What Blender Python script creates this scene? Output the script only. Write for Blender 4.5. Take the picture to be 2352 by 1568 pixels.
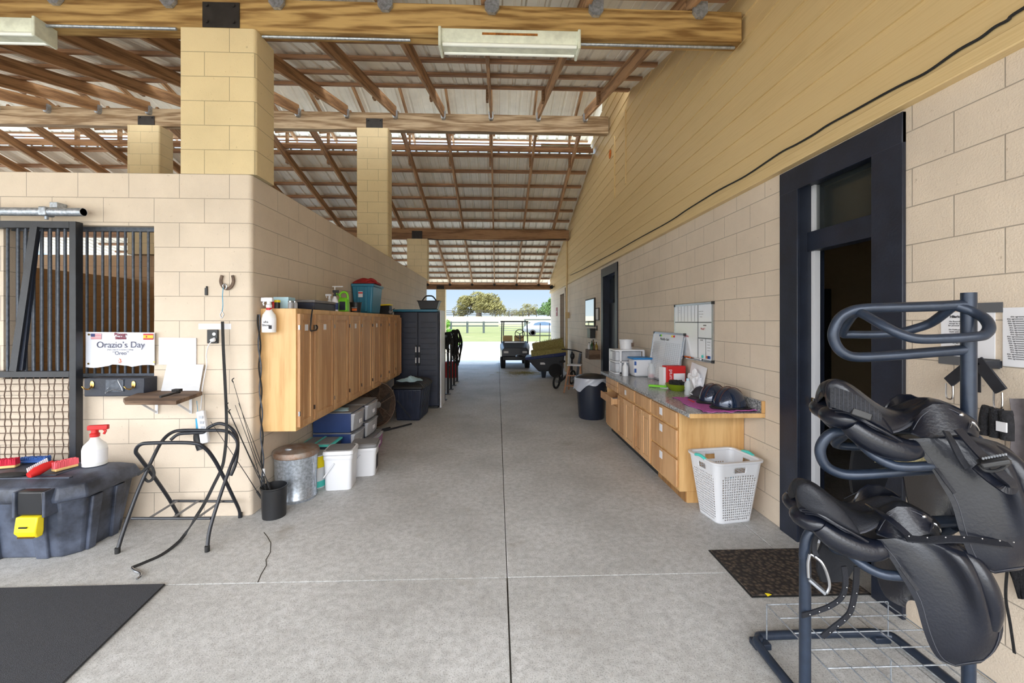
import bpy, bmesh, math, random
from mathutils import Vector, Matrix, Euler
S = bpy.context.scene
C = S.collection
for _o in list(bpy.data.objects): bpy.data.objects.remove(_o, do_unlink=True)
random.seed(7)
PI = math.pi
# ---------------------------------------------------------------- camera
FPX, TH, H = 951.0, 0.0353, 1.62
cd = bpy.data.cameras.new('camera'); cam = bpy.data.objects.new('camera', cd); C.objects.link(cam)
cam.location = (0, 0, H); cam.rotation_euler = (PI/2, 0, -TH)
cd.sensor_width = 36; cd.lens = FPX/2352*36; cd.shift_y = -46/2352; cd.clip_start = .02; cd.clip_end = 2000
S.camera = cam
# ---------------------------------------------------------------- world: sky brightened behind the camera as added fill, clear blue ahead
wd = bpy.data.worlds.new('sky'); S.world = wd; wd.use_nodes = True
nt = wd.node_tree; nt.nodes.clear()
def wn(t, **k):
    n = nt.nodes.new(t)
    for a, b in k.items(): setattr(n, a, b)
    return n
tc = wn('ShaderNodeTexCoord'); sx = wn('ShaderNodeSeparateXYZ'); nt.links.new(tc.outputs['Generated'], sx.inputs[0])
rampz = wn('ShaderNodeValToRGB'); nt.links.new(sx.outputs['Z'], rampz.inputs[0])
e = rampz.color_ramp.elements
e[0].position = 0.0; e[0].color = (.78, .90, 1.0, 1); e[1].position = .25; e[1].color = (.42, .66, 1.0, 1)
e2 = rampz.color_ramp.elements.new(.06); e2.color = (.64, .82, 1.0, 1)
cl = wn('ShaderNodeTexNoise'); cl.inputs['Scale'].default_value = 3.0; cl.inputs['Detail'].default_value = 4
nt.links.new(tc.outputs['Generated'], cl.inputs['Vector'])
mr = wn('ShaderNodeMapRange'); nt.links.new(sx.outputs['Y'], mr.inputs['Value'])
mr.inputs['From Min'].default_value = .55; mr.inputs['From Max'].default_value = -.25
mr.inputs['To Min'].default_value = 0; mr.inputs['To Max'].default_value = 1
white = wn('ShaderNodeMix', data_type='RGBA'); nt.links.new(mr.outputs[0], white.inputs[0])
nt.links.new(rampz.outputs[0], white.inputs[6]); white.inputs[7].default_value = (.93, .96, 1.0, 1)
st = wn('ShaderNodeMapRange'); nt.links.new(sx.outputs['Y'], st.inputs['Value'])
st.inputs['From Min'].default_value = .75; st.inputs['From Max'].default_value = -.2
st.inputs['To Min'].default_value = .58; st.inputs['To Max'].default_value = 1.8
hz = wn('ShaderNodeMapRange'); nt.links.new(sx.outputs['Z'], hz.inputs['Value'])   # unseen upper sky brightened, added to light the interior
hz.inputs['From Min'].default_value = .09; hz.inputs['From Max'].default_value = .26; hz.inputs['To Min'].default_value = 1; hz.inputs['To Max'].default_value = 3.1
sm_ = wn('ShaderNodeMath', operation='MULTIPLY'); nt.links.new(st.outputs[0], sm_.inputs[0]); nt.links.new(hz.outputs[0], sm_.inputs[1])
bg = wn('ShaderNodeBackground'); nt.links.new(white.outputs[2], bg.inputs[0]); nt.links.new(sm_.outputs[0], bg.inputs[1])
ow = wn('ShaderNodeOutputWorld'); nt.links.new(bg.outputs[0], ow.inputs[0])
wd.cycles.sampling_method = 'AUTOMATIC'
# sun: high, ahead of the camera and a little to the right
sd = bpy.data.lights.new('sun', 'SUN'); sun = bpy.data.objects.new('sun', sd); C.objects.link(sun)
sd.energy = .95; sd.angle = .01; sd.color = (1, .95, .86)
sun.rotation_euler = Vector((.25, .60, .95)).to_track_quat('Z', 'Y').to_euler()
S.view_settings.view_transform = 'Standard'; S.view_settings.look = 'None'
S.view_settings.exposure = .80; S.view_settings.gamma = 1; S.view_settings.use_curve_mapping = False
S.cycles.max_bounces = 12; S.cycles.diffuse_bounces = 10; S.cycles.use_denoising = True
S.cycles.sample_clamp_indirect = 6
# ---------------------------------------------------------------- pixel + plane -> world point
cT, sT = math.cos(TH), math.sin(TH)
def W(u, v, X=None, Y=None, Z=None, D=None):
    a = (u-1176)/FPX; b = (738-v)/FPX
    q = (sT+a*cT, cT-a*sT, b)
    t = X/q[0] if X is not None else Y/q[1] if Y is not None else D if D is not None else (Z-H)/q[2]
    return Vector((q[0]*t, q[1]*t, H+q[2]*t))
# ---------------------------------------------------------------- mesh builder
class MB:
    def __init__(s): s.v = []; s.f = []; s.sm = False
    def add(s, vs, fs, M=None):
        n = len(s.v); s.v += [M @ Vector(p) if M else Vector(p) for p in vs]
        s.f += [tuple(n+i for i in f) for f in fs]; return s
    def box(s, x0, x1, y0, y1, z0, z1, M=None):
        return s.add([(x0,y0,z0),(x1,y0,z0),(x1,y1,z0),(x0,y1,z0),(x0,y0,z1),(x1,y0,z1),(x1,y1,z1),(x0,y1,z1)],
            [(3,2,1,0),(4,5,6,7),(0,1,5,4),(1,2,6,5),(2,3,7,6),(3,0,4,7)], M)
    def cb(s, c, sz, rz=0, rx=0, ry=0):
        M = Matrix.Translation(Vector(c)) @ Euler((rx,ry,rz)).to_matrix().to_4x4()
        a,b,d = sz[0]/2, sz[1]/2, sz[2]/2
        return s.box(-a,a,-b,b,-d,d,M)
    def frust(s, c, b, t, h, rz=0, tilt=None):      # tapered box standing at c
        M = Matrix.Translation(Vector(c)) @ Euler((0,0,rz)).to_matrix().to_4x4()
        vs = [(sx*b[0]/2, sy*b[1]/2, 0) for sx,sy in ((-1,-1),(1,-1),(1,1),(-1,1))] + [(sx*t[0]/2, sy*t[1]/2, h) for sx,sy in ((-1,-1),(1,-1),(1,1),(-1,1))]
        return s.add(vs, [(3,2,1,0),(4,5,6,7),(0,1,5,4),(1,2,6,5),(2,3,7,6),(3,0,4,7)], M)
    def sweep(s, pts, prof, up=None, closed=False, scale=None, cap=True):
        pts = [Vector(p) for p in pts]; n = len(pts); k = len(prof); base = len(s.v)
        ref = None
        for i in range(n):
            if closed: t = pts[(i+1)%n]-pts[(i-1)%n]
            else: t = pts[min(i+1,n-1)]-pts[max(i-1,0)]
            t.normalize()
            if up is not None:
                u0 = Vector(up[i]) if isinstance(up, list) else Vector(up)
                a = t.cross(u0)
                if a.length < 1e-5: a = t.orthogonal()
                a.normalize(); b = a.cross(t)
            else:
                if ref is None:
                    ref = t.orthogonal().normalized()
                    if abs(t.z) < .9: ref = t.cross(Vector((0,0,1))).normalized()
                a = ref - t*ref.dot(t)
                if a.length < 1e-5: a = t.orthogonal()
                a.normalize(); ref = a; b = a.cross(t)
            sc = scale[i] if scale else 1
            for (p,q) in prof: s.v.append(pts[i] + a*p*sc + b*q*sc)
        m = n if closed else n-1
        for i in range(m):
            j = (i+1)%n
            for q in range(k):
                r = (q+1)%k
                s.f.append((base+i*k+q, base+i*k+r, base+j*k+r, base+j*k+q))
        if cap and not closed:
            s.f.append(tuple(base+q for q in reversed(range(k)))); s.f.append(tuple(base+(n-1)*k+q for q in range(k)))
        return s
    def tube(s, pts, r=.01, n=10, closed=False, scale=None):
        return s.sweep(pts, [(r*math.cos(2*PI*i/n), r*math.sin(2*PI*i/n)) for i in range(n)], None, closed, scale)
    def bar(s, p0, p1, w, h, up=(0,0,1)):
        return s.sweep([p0,p1], [(-w/2,-h/2),(w/2,-h/2),(w/2,h/2),(-w/2,h/2)], up)
    def strap(s, pts, w, t, up): return s.sweep(pts, [(-w/2,-t/2),(w/2,-t/2),(w/2,t/2),(-w/2,t/2)], up)
    def lathe(s, prof, c=(0,0,0), n=24, M=None, sx=1, sy=1):
        base = len(s.v); k = len(prof); c = Vector(c)
        for i in range(n):
            a = 2*PI*i/n
            for (r,z) in prof:
                p = Vector((r*math.cos(a)*sx, r*math.sin(a)*sy, z))
                s.v.append(c + (M @ p if M else p))
        for i in range(n):
            j = (i+1)%n
            for q in range(k-1): s.f.append((base+i*k+q, base+j*k+q, base+j*k+q+1, base+i*k+q+1))
        if prof[0][0] > 1e-6: s.f.append(tuple(base+i*k for i in reversed(range(n))))
        if prof[-1][0] > 1e-6: s.f.append(tuple(base+i*k+k-1 for i in range(n)))
        return s
    def cyl(s, p0, p1, r, n=16, r1=None):
        p0, p1 = Vector(p0), Vector(p1)
        return s.sweep([p0,p1], [(math.cos(2*PI*i/n), math.sin(2*PI*i/n)) for i in range(n)], None, False, [r, r if r1 is None else r1])
    def prism(s, poly, ax, d0, d1):                 # poly in the two other axes
        def P(p, d): return (d,p[0],p[1]) if ax=='x' else (p[0],d,p[1]) if ax=='y' else (p[0],p[1],d)
        n = len(poly); return s.add([P(p,d0) for p in poly]+[P(p,d1) for p in poly],
            [tuple(range(n)), tuple(range(2*n-1, n-1, -1))] + [(i, n+i, n+(i+1)%n, (i+1)%n) for i in range(n)])
    def loft(s, rings, cap=True, closed=True):
        base = len(s.v); k = len(rings[0])
        for r in rings: s.v += [Vector(p) for p in r]
        for i in range(len(rings)-1):
            for q in range(k if closed else k-1):
                r = (q+1)%k; s.f.append((base+i*k+q, base+i*k+r, base+(i+1)*k+r, base+(i+1)*k+q))
        if cap:
            s.f.append(tuple(base+q for q in reversed(range(k)))); s.f.append(tuple(base+(len(rings)-1)*k+q for q in range(k)))
        return s
    def ell(s, c, r, nu=16, nv=10, M=None):
        prof = [(max(0,math.cos(-PI/2+PI*i/nv)), math.sin(-PI/2+PI*i/nv)) for i in range(nv+1)]
        R = Matrix.Diagonal(Vector(r)) if M is None else (M.to_3x3() @ Matrix.Diagonal(Vector(r)))
        return s.lathe(prof, c, nu, R)
    def sheet(s, rows, t=.01):                       # rows of points -> thick sheet
        s.v = s.v; n = len(rows); k = len(rows[0]); base = len(s.v)
        R = [[Vector(p) for p in r] for r in rows]
        def nrm(i,j):
            a = R[min(i+1,n-1)][j]-R[max(i-1,0)][j]; b = R[i][min(j+1,k-1)]-R[i][max(j-1,0)]
            c = a.cross(b); return c.normalized() if c.length > 1e-9 else Vector((0,0,1))
        for sg in (.5,-.5):
            for i in range(n):
                for j in range(k): s.v.append(R[i][j]+nrm(i,j)*t*sg)
        o = n*k
        for i in range(n-1):
            for j in range(k-1):
                a = base+i*k+j; s.f.append((a,a+k,a+k+1,a+1)); s.f.append((o+a+1,o+a+k+1,o+a+k,o+a))
        for i in range(n-1):
            a=base+i*k; s.f.append((a,o+a,o+a+k,a+k)); b=a+k-1; s.f.append((b+k,o+b+k,o+b,b))
        for j in range(k-1):
            a=base+j; s.f.append((a+1,o+a+1,o+a,a)); b=base+(n-1)*k+j; s.f.append((b,o+b,o+b+1,b+1))
        return s
    def build(s, name, m, parent=None, smooth=False, bevel=0, seg=2, sub=0, ang=40):
        me = bpy.data.meshes.new(name); org = WL(parent)
        me.from_pydata([tuple(p-org) for p in s.v], [], s.f); me.validate(); 
        bm = bmesh.new(); bm.from_mesh(me); bmesh.ops.recalc_face_normals(bm, faces=bm.faces); bm.to_mesh(me); bm.free()
        me.materials.append(m if not isinstance(m, str) else MT[m])
        o = bpy.data.objects.new(name, me); C.objects.link(o)
        if parent is not None: o.parent = parent
        if bevel:
            b = o.modifiers.new('bevel','BEVEL'); b.width = bevel; b.segments = seg; b.limit_method='ANGLE'; b.angle_limit = math.radians(35)
        if sub:
            b = o.modifiers.new('sub','SUBSURF'); b.levels = sub; b.render_levels = sub
        if smooth or bevel or sub:
            me.shade_smooth()
            if not sub: me.set_sharp_from_angle(angle=math.radians(ang))
        return o
def WL(o):
    v = Vector((0,0,0))
    while o is not None: v = v + o.location; o = o.parent
    return v
def tag(o, label=None, cat=None, group=None, kind=None):
    if label: o['label'] = label
    if cat: o['category'] = cat
    if group: o['group'] = group
    if kind: o['kind'] = kind
    return o
def T(name, label, cat, loc=(0,0,0), group=None):
    o = bpy.data.objects.new(name, None); o.empty_display_size = .05; C.objects.link(o); o.location = loc
    return tag(o, label, cat, group)
def st_(o): o['kind'] = 'structure'; return o
def copy_tree(o, parent=None):
    c = o.copy(); C.objects.link(c)
    if parent is not None: c.parent = parent
    for ch in list(o.children): copy_tree(ch, c)
    return c
def smooth_path(pts, n=8, closed=False):
    pts = [Vector(p) for p in pts]; m = len(pts); out = []
    rng = range(m) if closed else range(m-1)
    for i in rng:
        g = (lambda k: pts[k % m]) if closed else (lambda k: pts[min(max(k,0),m-1)])
        p0,p1,p2,p3 = g(i-1),g(i),g(i+1),g(i+2)
        for j in range(n):
            t = j/n
            out.append(.5*((2*p1)+(p2-p0)*t+(2*p0-5*p1+4*p2-p3)*t*t+(3*p1-p0-3*p2+p3)*t**3))
    if not closed: out.append(pts[-1])
    return out
def text(body, name, m, parent, origin, right, up, size, depth=.0006, align='CENTER', bold=0):
    cu = bpy.data.curves.new('t','FONT'); cu.body = body; cu.size = size; cu.align_x = align; cu.align_y = 'CENTER'; cu.extrude = depth; cu.offset = bold
    to = bpy.data.objects.new('t', cu); C.objects.link(to)
    bpy.context.view_layer.update()
    me = bpy.data.meshes.new_from_object(to.evaluated_get(bpy.context.evaluated_depsgraph_get()))
    bpy.data.objects.remove(to); 
    r = Vector(right).normalized(); u = Vector(up).normalized(); n = r.cross(u); org = Vector(origin)-WL(parent)
    M = Matrix(((r.x,u.x,n.x,org.x),(r.y,u.y,n.y,org.y),(r.z,u.z,n.z,org.z),(0,0,0,1)))
    me.transform(M); me.materials.clear(); me.materials.append(MT[m] if isinstance(m,str) else m)
    o = bpy.data.objects.new(name, me); C.objects.link(o); o.parent = parent
    return o
# ---------------------------------------------------------------- materials
MT = {}
def srgb(r,g,b): return tuple(((c/255/12.92) if c/255 <= .04045 else ((c/255+.055)/1.055)**2.4) for c in (r,g,b))
def nodes(name):
    m = bpy.data.materials.new(name); m.use_nodes = True; t = m.node_tree; b = t.nodes['Principled BSDF']; return m, t, b
def L(t, a, b): t.links.new(a, b)
def N(t, ty, **k):
    n = t.nodes.new(ty)
    for a,b in k.items():
        if a.startswith('i_'): n.inputs[a[2:].replace('_',' ')].default_value = b
        else: setattr(n, a, b)
    return n
def ramp(t, fac, stops):
    r = N(t,'ShaderNodeValToRGB'); L(t, fac, r.inputs[0]); el = r.color_ramp.elements
    for i,(p,c) in enumerate(stops):
        q = el[i] if i < 2 else el.new(p)
        q.position = p; q.color = (*c[:3],1) if hasattr(c,'__len__') else (c,c,c,1)
    return r.outputs[0]
def mixc(t, fac, a, b, mode='MIX'):
    n = N(t,'ShaderNodeMix', data_type='RGBA', blend_type=mode)
    for s,v in ((0,fac),(6,a),(7,b)):
        if hasattr(v,'links') or hasattr(v,'is_linked'): L(t, v, n.inputs[s])
        elif s == 0: n.inputs[0].default_value = v
        else: n.inputs[s].default_value = (*v[:3],1)
    return n.outputs[2]
def mat(name, rgb, rough=.5, metal=0, nz=0, ns=20, bump=0, bs=60, coat=0, alpha=1, trans=0, spec=.5, rgb2=None, emit=0):
    m, t, b = nodes(name); col = srgb(*rgb)
    b.inputs['Base Color'].default_value = (*col,1); b.inputs['Roughness'].default_value = rough; b.inputs['Metallic'].default_value = metal
    b.inputs['Specular IOR Level'].default_value = spec; b.inputs['Coat Weight'].default_value = coat
    if alpha < 1: b.inputs['Alpha'].default_value = alpha
    if trans: b.inputs['Transmission Weight'].default_value = trans
    if emit: b.inputs['Emission Color'].default_value = (*col,1); b.inputs['Emission Strength'].default_value = emit
    if nz or rgb2:
        co = N(t,'ShaderNodeTexCoord').outputs['Object']
        n = N(t,'ShaderNodeTexNoise', i_Scale=ns, i_Detail=5.0, i_Roughness=.6); L(t, co, n.inputs['Vector'])
        c2 = srgb(*rgb2) if rgb2 else tuple(c*(1-nz) for c in col)
        c1 = col if rgb2 else tuple(min(1,c*(1+nz)) for c in col)
        L(t, ramp(t, n.outputs['Fac'], [(.36,c2),(.64,c1)]), b.inputs['Base Color'])
    if bump:
        co = N(t,'ShaderNodeTexCoord').outputs['Object']
        n = N(t,'ShaderNodeTexNoise', i_Scale=bs, i_Detail=4.0); L(t, co, n.inputs['Vector'])
        bp = N(t,'ShaderNodeBump', i_Strength=bump, i_Distance=.01); L(t, n.outputs['Fac'], bp.inputs['Height']); L(t, bp.outputs[0], b.inputs['Normal'])
    MT[name] = m; return m
def wood(name, c1, c2, axis='x', scale=9, rough=.6, stretch=14, dist=6, bump=.15, knots=0, dirt=None):
    m, t, b = nodes(name); co = N(t,'ShaderNodeTexCoord').outputs['Object']
    mp = N(t,'ShaderNodeMapping'); L(t, co, mp.inputs[0]); s = 1/stretch
    mp.inputs['Scale'].default_value = {'x':(s,1,1),'y':(1,s,1),'z':(1,1,s)}[axis]
    n0 = N(t,'ShaderNodeTexNoise', i_Scale=scale*.55, i_Detail=3.0); L(t, mp.outputs[0], n0.inputs['Vector'])
    mu = N(t,'ShaderNodeMath', operation='MULTIPLY'); L(t, n0.outputs['Fac'], mu.inputs[0]); mu.inputs[1].default_value = dist*4
    sn = N(t,'ShaderNodeMath', operation='SINE'); L(t, mu.outputs[0], sn.inputs[0])
    n1 = N(t,'ShaderNodeTexNoise', i_Scale=scale*9, i_Detail=5.0); L(t, mp.outputs[0], n1.inputs['Vector'])
    ad = N(t,'ShaderNodeMath', operation='MULTIPLY_ADD'); L(t, sn.outputs[0], ad.inputs[0]); ad.inputs[1].default_value = .22; L(t, n1.outputs['Fac'], ad.inputs[2])
    col = ramp(t, ad.outputs[0], [(.25,srgb(*c2)),(.72,srgb(*c1))])
    if dirt:
        n2 = N(t,'ShaderNodeTexNoise', i_Scale=1.7, i_Detail=4.0); L(t, co, n2.inputs['Vector'])
        col = mixc(t, ramp(t, n2.outputs['Fac'], [(.45,0.0),(.75,.7)]), col, srgb(*dirt))
    if knots:
        v = N(t,'ShaderNodeTexVoronoi', i_Scale=knots); L(t, mp.outputs[0], v.inputs['Vector'])
        col = mixc(t, ramp(t, v.outputs['Distance'], [(.02,.9),(.07,0.0)]), col, srgb(60,35,18))
    L(t, col, b.inputs['Base Color']); b.inputs['Roughness'].default_value = rough
    bp = N(t,'ShaderNodeBump', i_Strength=bump, i_Distance=.004); L(t, ad.outputs[0], bp.inputs['Height']); L(t, bp.outputs[0], b.inputs['Normal'])
    MT[name] = m; return m
def block(name, rgb, ax, off=(0,0), mort=None, bumps=.5, rough=.55):
    m, t, b = nodes(name); co = N(t,'ShaderNodeTexCoord').outputs['Object']
    sp = N(t,'ShaderNodeSeparateXYZ'); L(t, co, sp.inputs[0]); cb = N(t,'ShaderNodeCombineXYZ')
    a1 = N(t,'ShaderNodeMath', operation='ADD'); L(t, sp.outputs['Y' if ax=='x' else 'X'], a1.inputs[0]); a1.inputs[1].default_value = off[0]+40.64
    a2 = N(t,'ShaderNodeMath', operation='ADD'); L(t, sp.outputs['Z'], a2.inputs[0]); a2.inputs[1].default_value = off[1]+4.064
    L(t, a1.outputs[0], cb.inputs[0]); L(t, a2.outputs[0], cb.inputs[1])
    br = N(t,'ShaderNodeTexBrick', i_Scale=1.0); br.offset = .5
    br.inputs['Brick Width'].default_value = .4064; br.inputs['Row Height'].default_value = .2032; br.inputs['Mortar Size'].default_value = .0035; br.inputs['Mortar Smooth'].default_value = .6
    L(t, cb.outputs[0], br.inputs['Vector'])
    c = srgb(*rgb); cm = srgb(*(mort or tuple(int(k*.74) for k in rgb)))
    n = N(t,'ShaderNodeTexNoise', i_Scale=1.3, i_Detail=6.0, i_Roughness=.65); L(t, co, n.inputs['Vector'])
    base = ramp(t, n.outputs['Fac'], [(.3,tuple(k*.86 for k in c)),(.6,c)])
    n3 = N(t,'ShaderNodeTexNoise', i_Scale=38.0, i_Detail=2.0); L(t, co, n3.inputs['Vector'])
    base = mixc(t, ramp(t, n3.outputs['Fac'], [(.70,0.0),(.78,.35)]), base, srgb(120,98,70))
    col = mixc(t, br.outputs['Fac'], base, cm); L(t, col, b.inputs['Base Color'])
    n2 = N(t,'ShaderNodeTexNoise', i_Scale=130.0, i_Detail=3.0); L(t, co, n2.inputs['Vector'])
    mu = N(t,'ShaderNodeMath', operation='MULTIPLY_ADD'); L(t, br.outputs['Fac'], mu.inputs[0]); mu.inputs[1].default_value = -1.6; L(t, n2.outputs['Fac'], mu.inputs[2])
    bp = N(t,'ShaderNodeBump', i_Strength=bumps, i_Distance=.004); L(t, mu.outputs[0], bp.inputs['Height']); L(t, bp.outputs[0], b.inputs['Normal'])
    b.inputs['Roughness'].default_value = rough
    MT[name] = m; return m
PAINT = (218, 203, 184)
block('block_front', PAINT, 'y', (.198, 0)); block('block_side', PAINT, 'x', (.121, 0)); block('block_right', PAINT, 'x', (.299, 0))
block('block_pillar', (222,202,158), 'y', (.198, 0)); block('block_dim', (198,164,124), 'y', (.3,0))  # pillars share the wall paint; yellower tone paints in the warm upper light
wood('beam_wood', (190,156,98), (128,94,48), 'x', 5, .65, 11, 17, .2, 1.6)
wood('beam_pale', (184,162,132), (130,104,74), 'x', 6, .7, 14, 12, .2, 2)
wood('beam_brown', (164,126,90), (118,84,56), 'x', 6, .7, 12, 6, .2)
wood('rafter_wood', (186,146,106), (132,98,68), 'y', 7, .7, 14, 9, .15, 2.5)
wood('purlin_wood', (192,150,114), (136,100,72), 'x', 7, .7, 14, 5, .15)
mat('roof_metal', (238,234,222), .42, .15, .06, 3, 0)
mat('galv', (172,180,190), .36, .7, .25, 45); mat('plate', (48,44,42), .6, .3, .2, 12)
mat('black_paint', (34,37,44), .42, 0, .25, 8, .06, 80); mat('navy_frame', (30,36,50), .45, 0, .2, 6, .12, 70)
mat('black_plastic', (30,31,34), .42, 0, .2, 5); mat('black_rubber', (30,30,31), .8, 0, .3, 60, .3, 200)
mat('white_plastic', (220,222,227), .35); mat('white_paper', (226,227,232), .7); mat('steel', (180,182,186), .25, 1)
mat('brass', (205,170,105), .25, 1); mat('dark', (12,12,14), .8); mat('ink', (40,40,48), .7); mat('tape', (92,94,98), .5)
# ================================================================ SETTING
XL, YF, XR = -2.05, 3.53, 2.218
WT = 14*.2032                                           # wall height
# concrete with joints
m, t, b = nodes('concrete'); co = N(t,'ShaderNodeTexCoord').outputs['Object']
n1 = N(t,'ShaderNodeTexNoise', i_Scale=.9, i_Detail=8.0, i_Roughness=.65); L(t, co, n1.inputs['Vector'])
n2 = N(t,'ShaderNodeTexNoise', i_Scale=22.0, i_Detail=6.0, i_Roughness=.7); L(t, co, n2.inputs['Vector'])
n3 = N(t,'ShaderNodeTexNoise', i_Scale=140.0, i_Detail=3.0); L(t, co, n3.inputs['Vector'])
c = ramp(t, n1.outputs['Fac'], [(.3,srgb(162,162,160)),(.52,srgb(188,189,189)),(.7,srgb(204,205,206))])
c = mixc(t, ramp(t, n2.outputs['Fac'], [(.36,.5),(.6,0.0)]), c, srgb(136,134,132))
c = mixc(t, ramp(t, n3.outputs['Fac'], [(.36,.5),(.46,0.0),(.56,0.0),(.68,.0)]), c, srgb(104,102,98))
n4 = N(t,'ShaderNodeTexNoise', i_Scale=90.0, i_Detail=3.0); L(t, co, n4.inputs['Vector'])
c = mixc(t, ramp(t, n4.outputs['Fac'], [(.58,0.0),(.72,.3)]), c, srgb(214,214,212))
ns = N(t,'ShaderNodeTexNoise', i_Scale=2.6, i_Detail=3.0); L(t, co, ns.inputs['Vector'])
c = mixc(t, ramp(t, ns.outputs['Fac'], [(.64,0.0),(.78,.5)]), c, srgb(120,108,88))
L(t, c, b.inputs['Base Color']); b.inputs['Roughness'].default_value = .62
bp = N(t,'ShaderNodeBump', i_Strength=.35, i_Distance=.004); L(t, n3.outputs['Fac'], bp.inputs['Height']); L(t, bp.outputs[0], b.inputs['Normal']); MT['concrete'] = m
mat('joint', (60,56,50), .9)
# floor slabs with real open joints between them (5 mm), darker bed underneath
f = MB(); xs = [-16, -6.6, .062, 1.97, 2.6]; ys = [-2.2, 2.62, 6.9, 10.75, 14.0, 17.35]
for i in range(len(xs)-1):
    for j in range(len(ys)-1):
        skew = .035 if i < 3 else 0
        g = .003
        f.box(xs[i]+g, xs[i+1]-g, ys[j]+g, ys[j+1]-g, -.12, 0)
st_(f.build('floor', 'concrete', bevel=.0025, seg=1))
st_(MB().box(-16, 2.6, -2.2, 17.3, -.3, -.02).build('floor', 'joint'))
# crack in the slab
cr = MB(); random.seed(3)
pts = [W(592,1337,Z=.0006), W(600,1318,Z=.0006), W(612,1298,Z=.0006), W(611,1285,Z=.0006), W(621,1268,Z=.0006), W(622,1246,Z=.0006), W(614,1232,Z=.0006), W(606,1222,Z=.0006)]
cr.strap(pts, .006, .001, (0,0,1)); st_(cr.build('trim_1', 'joint'))
# front wall with the stall window
a = W(8,700,Y=YF).x; bx = W(354,700,Y=YF).x; z0 = W(250,868,Y=YF).z; z1 = W(250,518,Y=YF).z
w = MB(); w.box(-16, a, YF, YF+.2, 0, WT); w.box(bx, XL-.25, YF, YF+.2, 0, WT); w.box(a, bx, YF, YF+.2, 0, z0); w.box(a, bx, YF, YF+.2, z1, WT)
st_(w.build('wall_front', 'block_front'))
def corner(x0, x1, y0, y1, z0, z1, r=.035):            # block column with bullnose right front edge
    poly = [(x0,y1),(x0,y0)] + [(x1-r+r*math.sin(i*PI/12), y0+r-r*math.cos(i*PI/12)) for i in range(7)] + [(x1,y1)]
    return MB().prism(poly, 'z', z0, z1)
# side wall along the aisle, with the rounded corner
poly = [(XL-.25,YF+.2),(XL-.25,YF)] + [(XL-.035+.035*math.sin(i*PI/12), YF+.035-.035*math.cos(i*PI/12)) for i in range(7)] + [(XL,YF+.28)]
st_(MB().prism(poly, 'z', 0, WT).build('wall_front', 'block_front', smooth=True, ang=30))
yend = W(980,640,X=XL).y
w = MB(); w.box(XL-.2, XL, YF+.28, yend, 0, WT); st_(w.build('wall_left', 'block_side'))
# stall partitions and back wall seen through the bars and above
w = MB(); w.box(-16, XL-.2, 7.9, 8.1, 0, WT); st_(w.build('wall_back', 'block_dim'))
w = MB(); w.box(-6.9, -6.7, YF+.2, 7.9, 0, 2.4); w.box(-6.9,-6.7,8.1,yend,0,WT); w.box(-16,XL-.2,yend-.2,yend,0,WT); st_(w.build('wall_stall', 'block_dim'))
# right wall: blocks with three door openings, sloping siding above
d1 = (2.30, 3.02, 2.66); d2 = (7.62, 8.62, 2.62); d3 = (13.5, 14.5, 2.62)
w = MB(); yy = -2.2
for (p,q,h) in (d1,d2,d3):
    w.box(XR, XR+.2, yy, p, 0, WT); w.box(XR, XR+.2, p, q, h, WT); yy = q
w.box(XR, XR+.2, yy, 17.1, 0, WT); st_(w.build('wall_right', 'block_right'))
wood('siding', (214,188,138), (198,170,118), 'y', 12, .45, 34, 1, .2)
def zb(y): return 5.52 - .265*abs(y-8)                  # underside of the rafters
sd_ = MB(); XS = XR-.03; z = WT; k = 0
while z < 6.3:                                          # lap siding boards, each a leaning board
    zt = z+.21
    def ylim(zz): return max(0.0, (6.35-zz)/.265)
    h = min(ylim(zt), 99); y0_ = max(-2.2, 8-h); y1_ = min(17.1, 8+h)
    if y1_-y0_ > .3:
        p = [(XS-.016,z),(XS+.03,z),(XS+.03,zt+.012),(XS-.001,zt+.012)]
        sd_.prism([(x_,z_) for x_,z_ in p], 'y', y0_, y1_)
    z = zt; k += 1
st_(sd_.build('wall_right', 'siding'))
fr = MB().box(XS-.03, XR+.02, -2.2, 17.1, WT-.07, WT+.012); st_(fr.build('trim_2', 'siding', bevel=.006))
# framed hatch and seams in the siding
hb = MB()
for (u) in (1412, 1437):
    p = W(u, 400, X=XS-.01); hb.box(XS-.03, XS+.02, p.y-.03, p.y+.03, 3.9 if u==1412 else 3.95, 5.05 if u==1412 else 5.2)
st_(hb.build('trim_3', 'siding', bevel=.004))
wn_ = tag(MB().ell(W(1401,354,X=XS-.02), (.012,.07,.09)).build('wasp_nest', mat('nest', (190,100,30), .9, 0, .3, 30), smooth=True), 'orange mud nest stuck on the tan siding high up near the second beam', 'nest')
# conduit at the far end of the right wall
p = W(1305, 600, X=XS); cdt = T('conduit_pipe', 'tan painted vertical pipe on the right wall beyond the mirror', 'pipe', (XS-.03, p.y, 0))
MB().tube([(XS-.045,p.y,.05),(XS-.045,p.y,4.2)], .03, 10).build('pipe', 'siding', cdt, smooth=True)
MB().box(XS-.1, XR, p.y-.05, p.y+.05, 1.72, 1.9).build('junction_box', 'siding', cdt, bevel=.005)
# black cable sagging along the foot of the siding
cp = [W(u,v,X=XS-.022) for u,v in ((3300,-470),(2700,-180),(2352,18),(2315,46),(2285,62),(2250,88),(2200,116),(2130,165),(2080,190),(2030,216),(1960,255),(1900,288),(1870,308),(1830,331),(1790,352),(1712,404),(1650,437),(1596,470),(1574,484),(1533,511),(1460,551),(1410,580),(1380,596),(1340,618),(1310,632))]
tag(MB().tube(smooth_path(cp,5), .007, 8).build('cable', 'black_rubber', smooth=True), 'thin black cable running along the foot of the tan siding on the right wall', 'cable')
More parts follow.
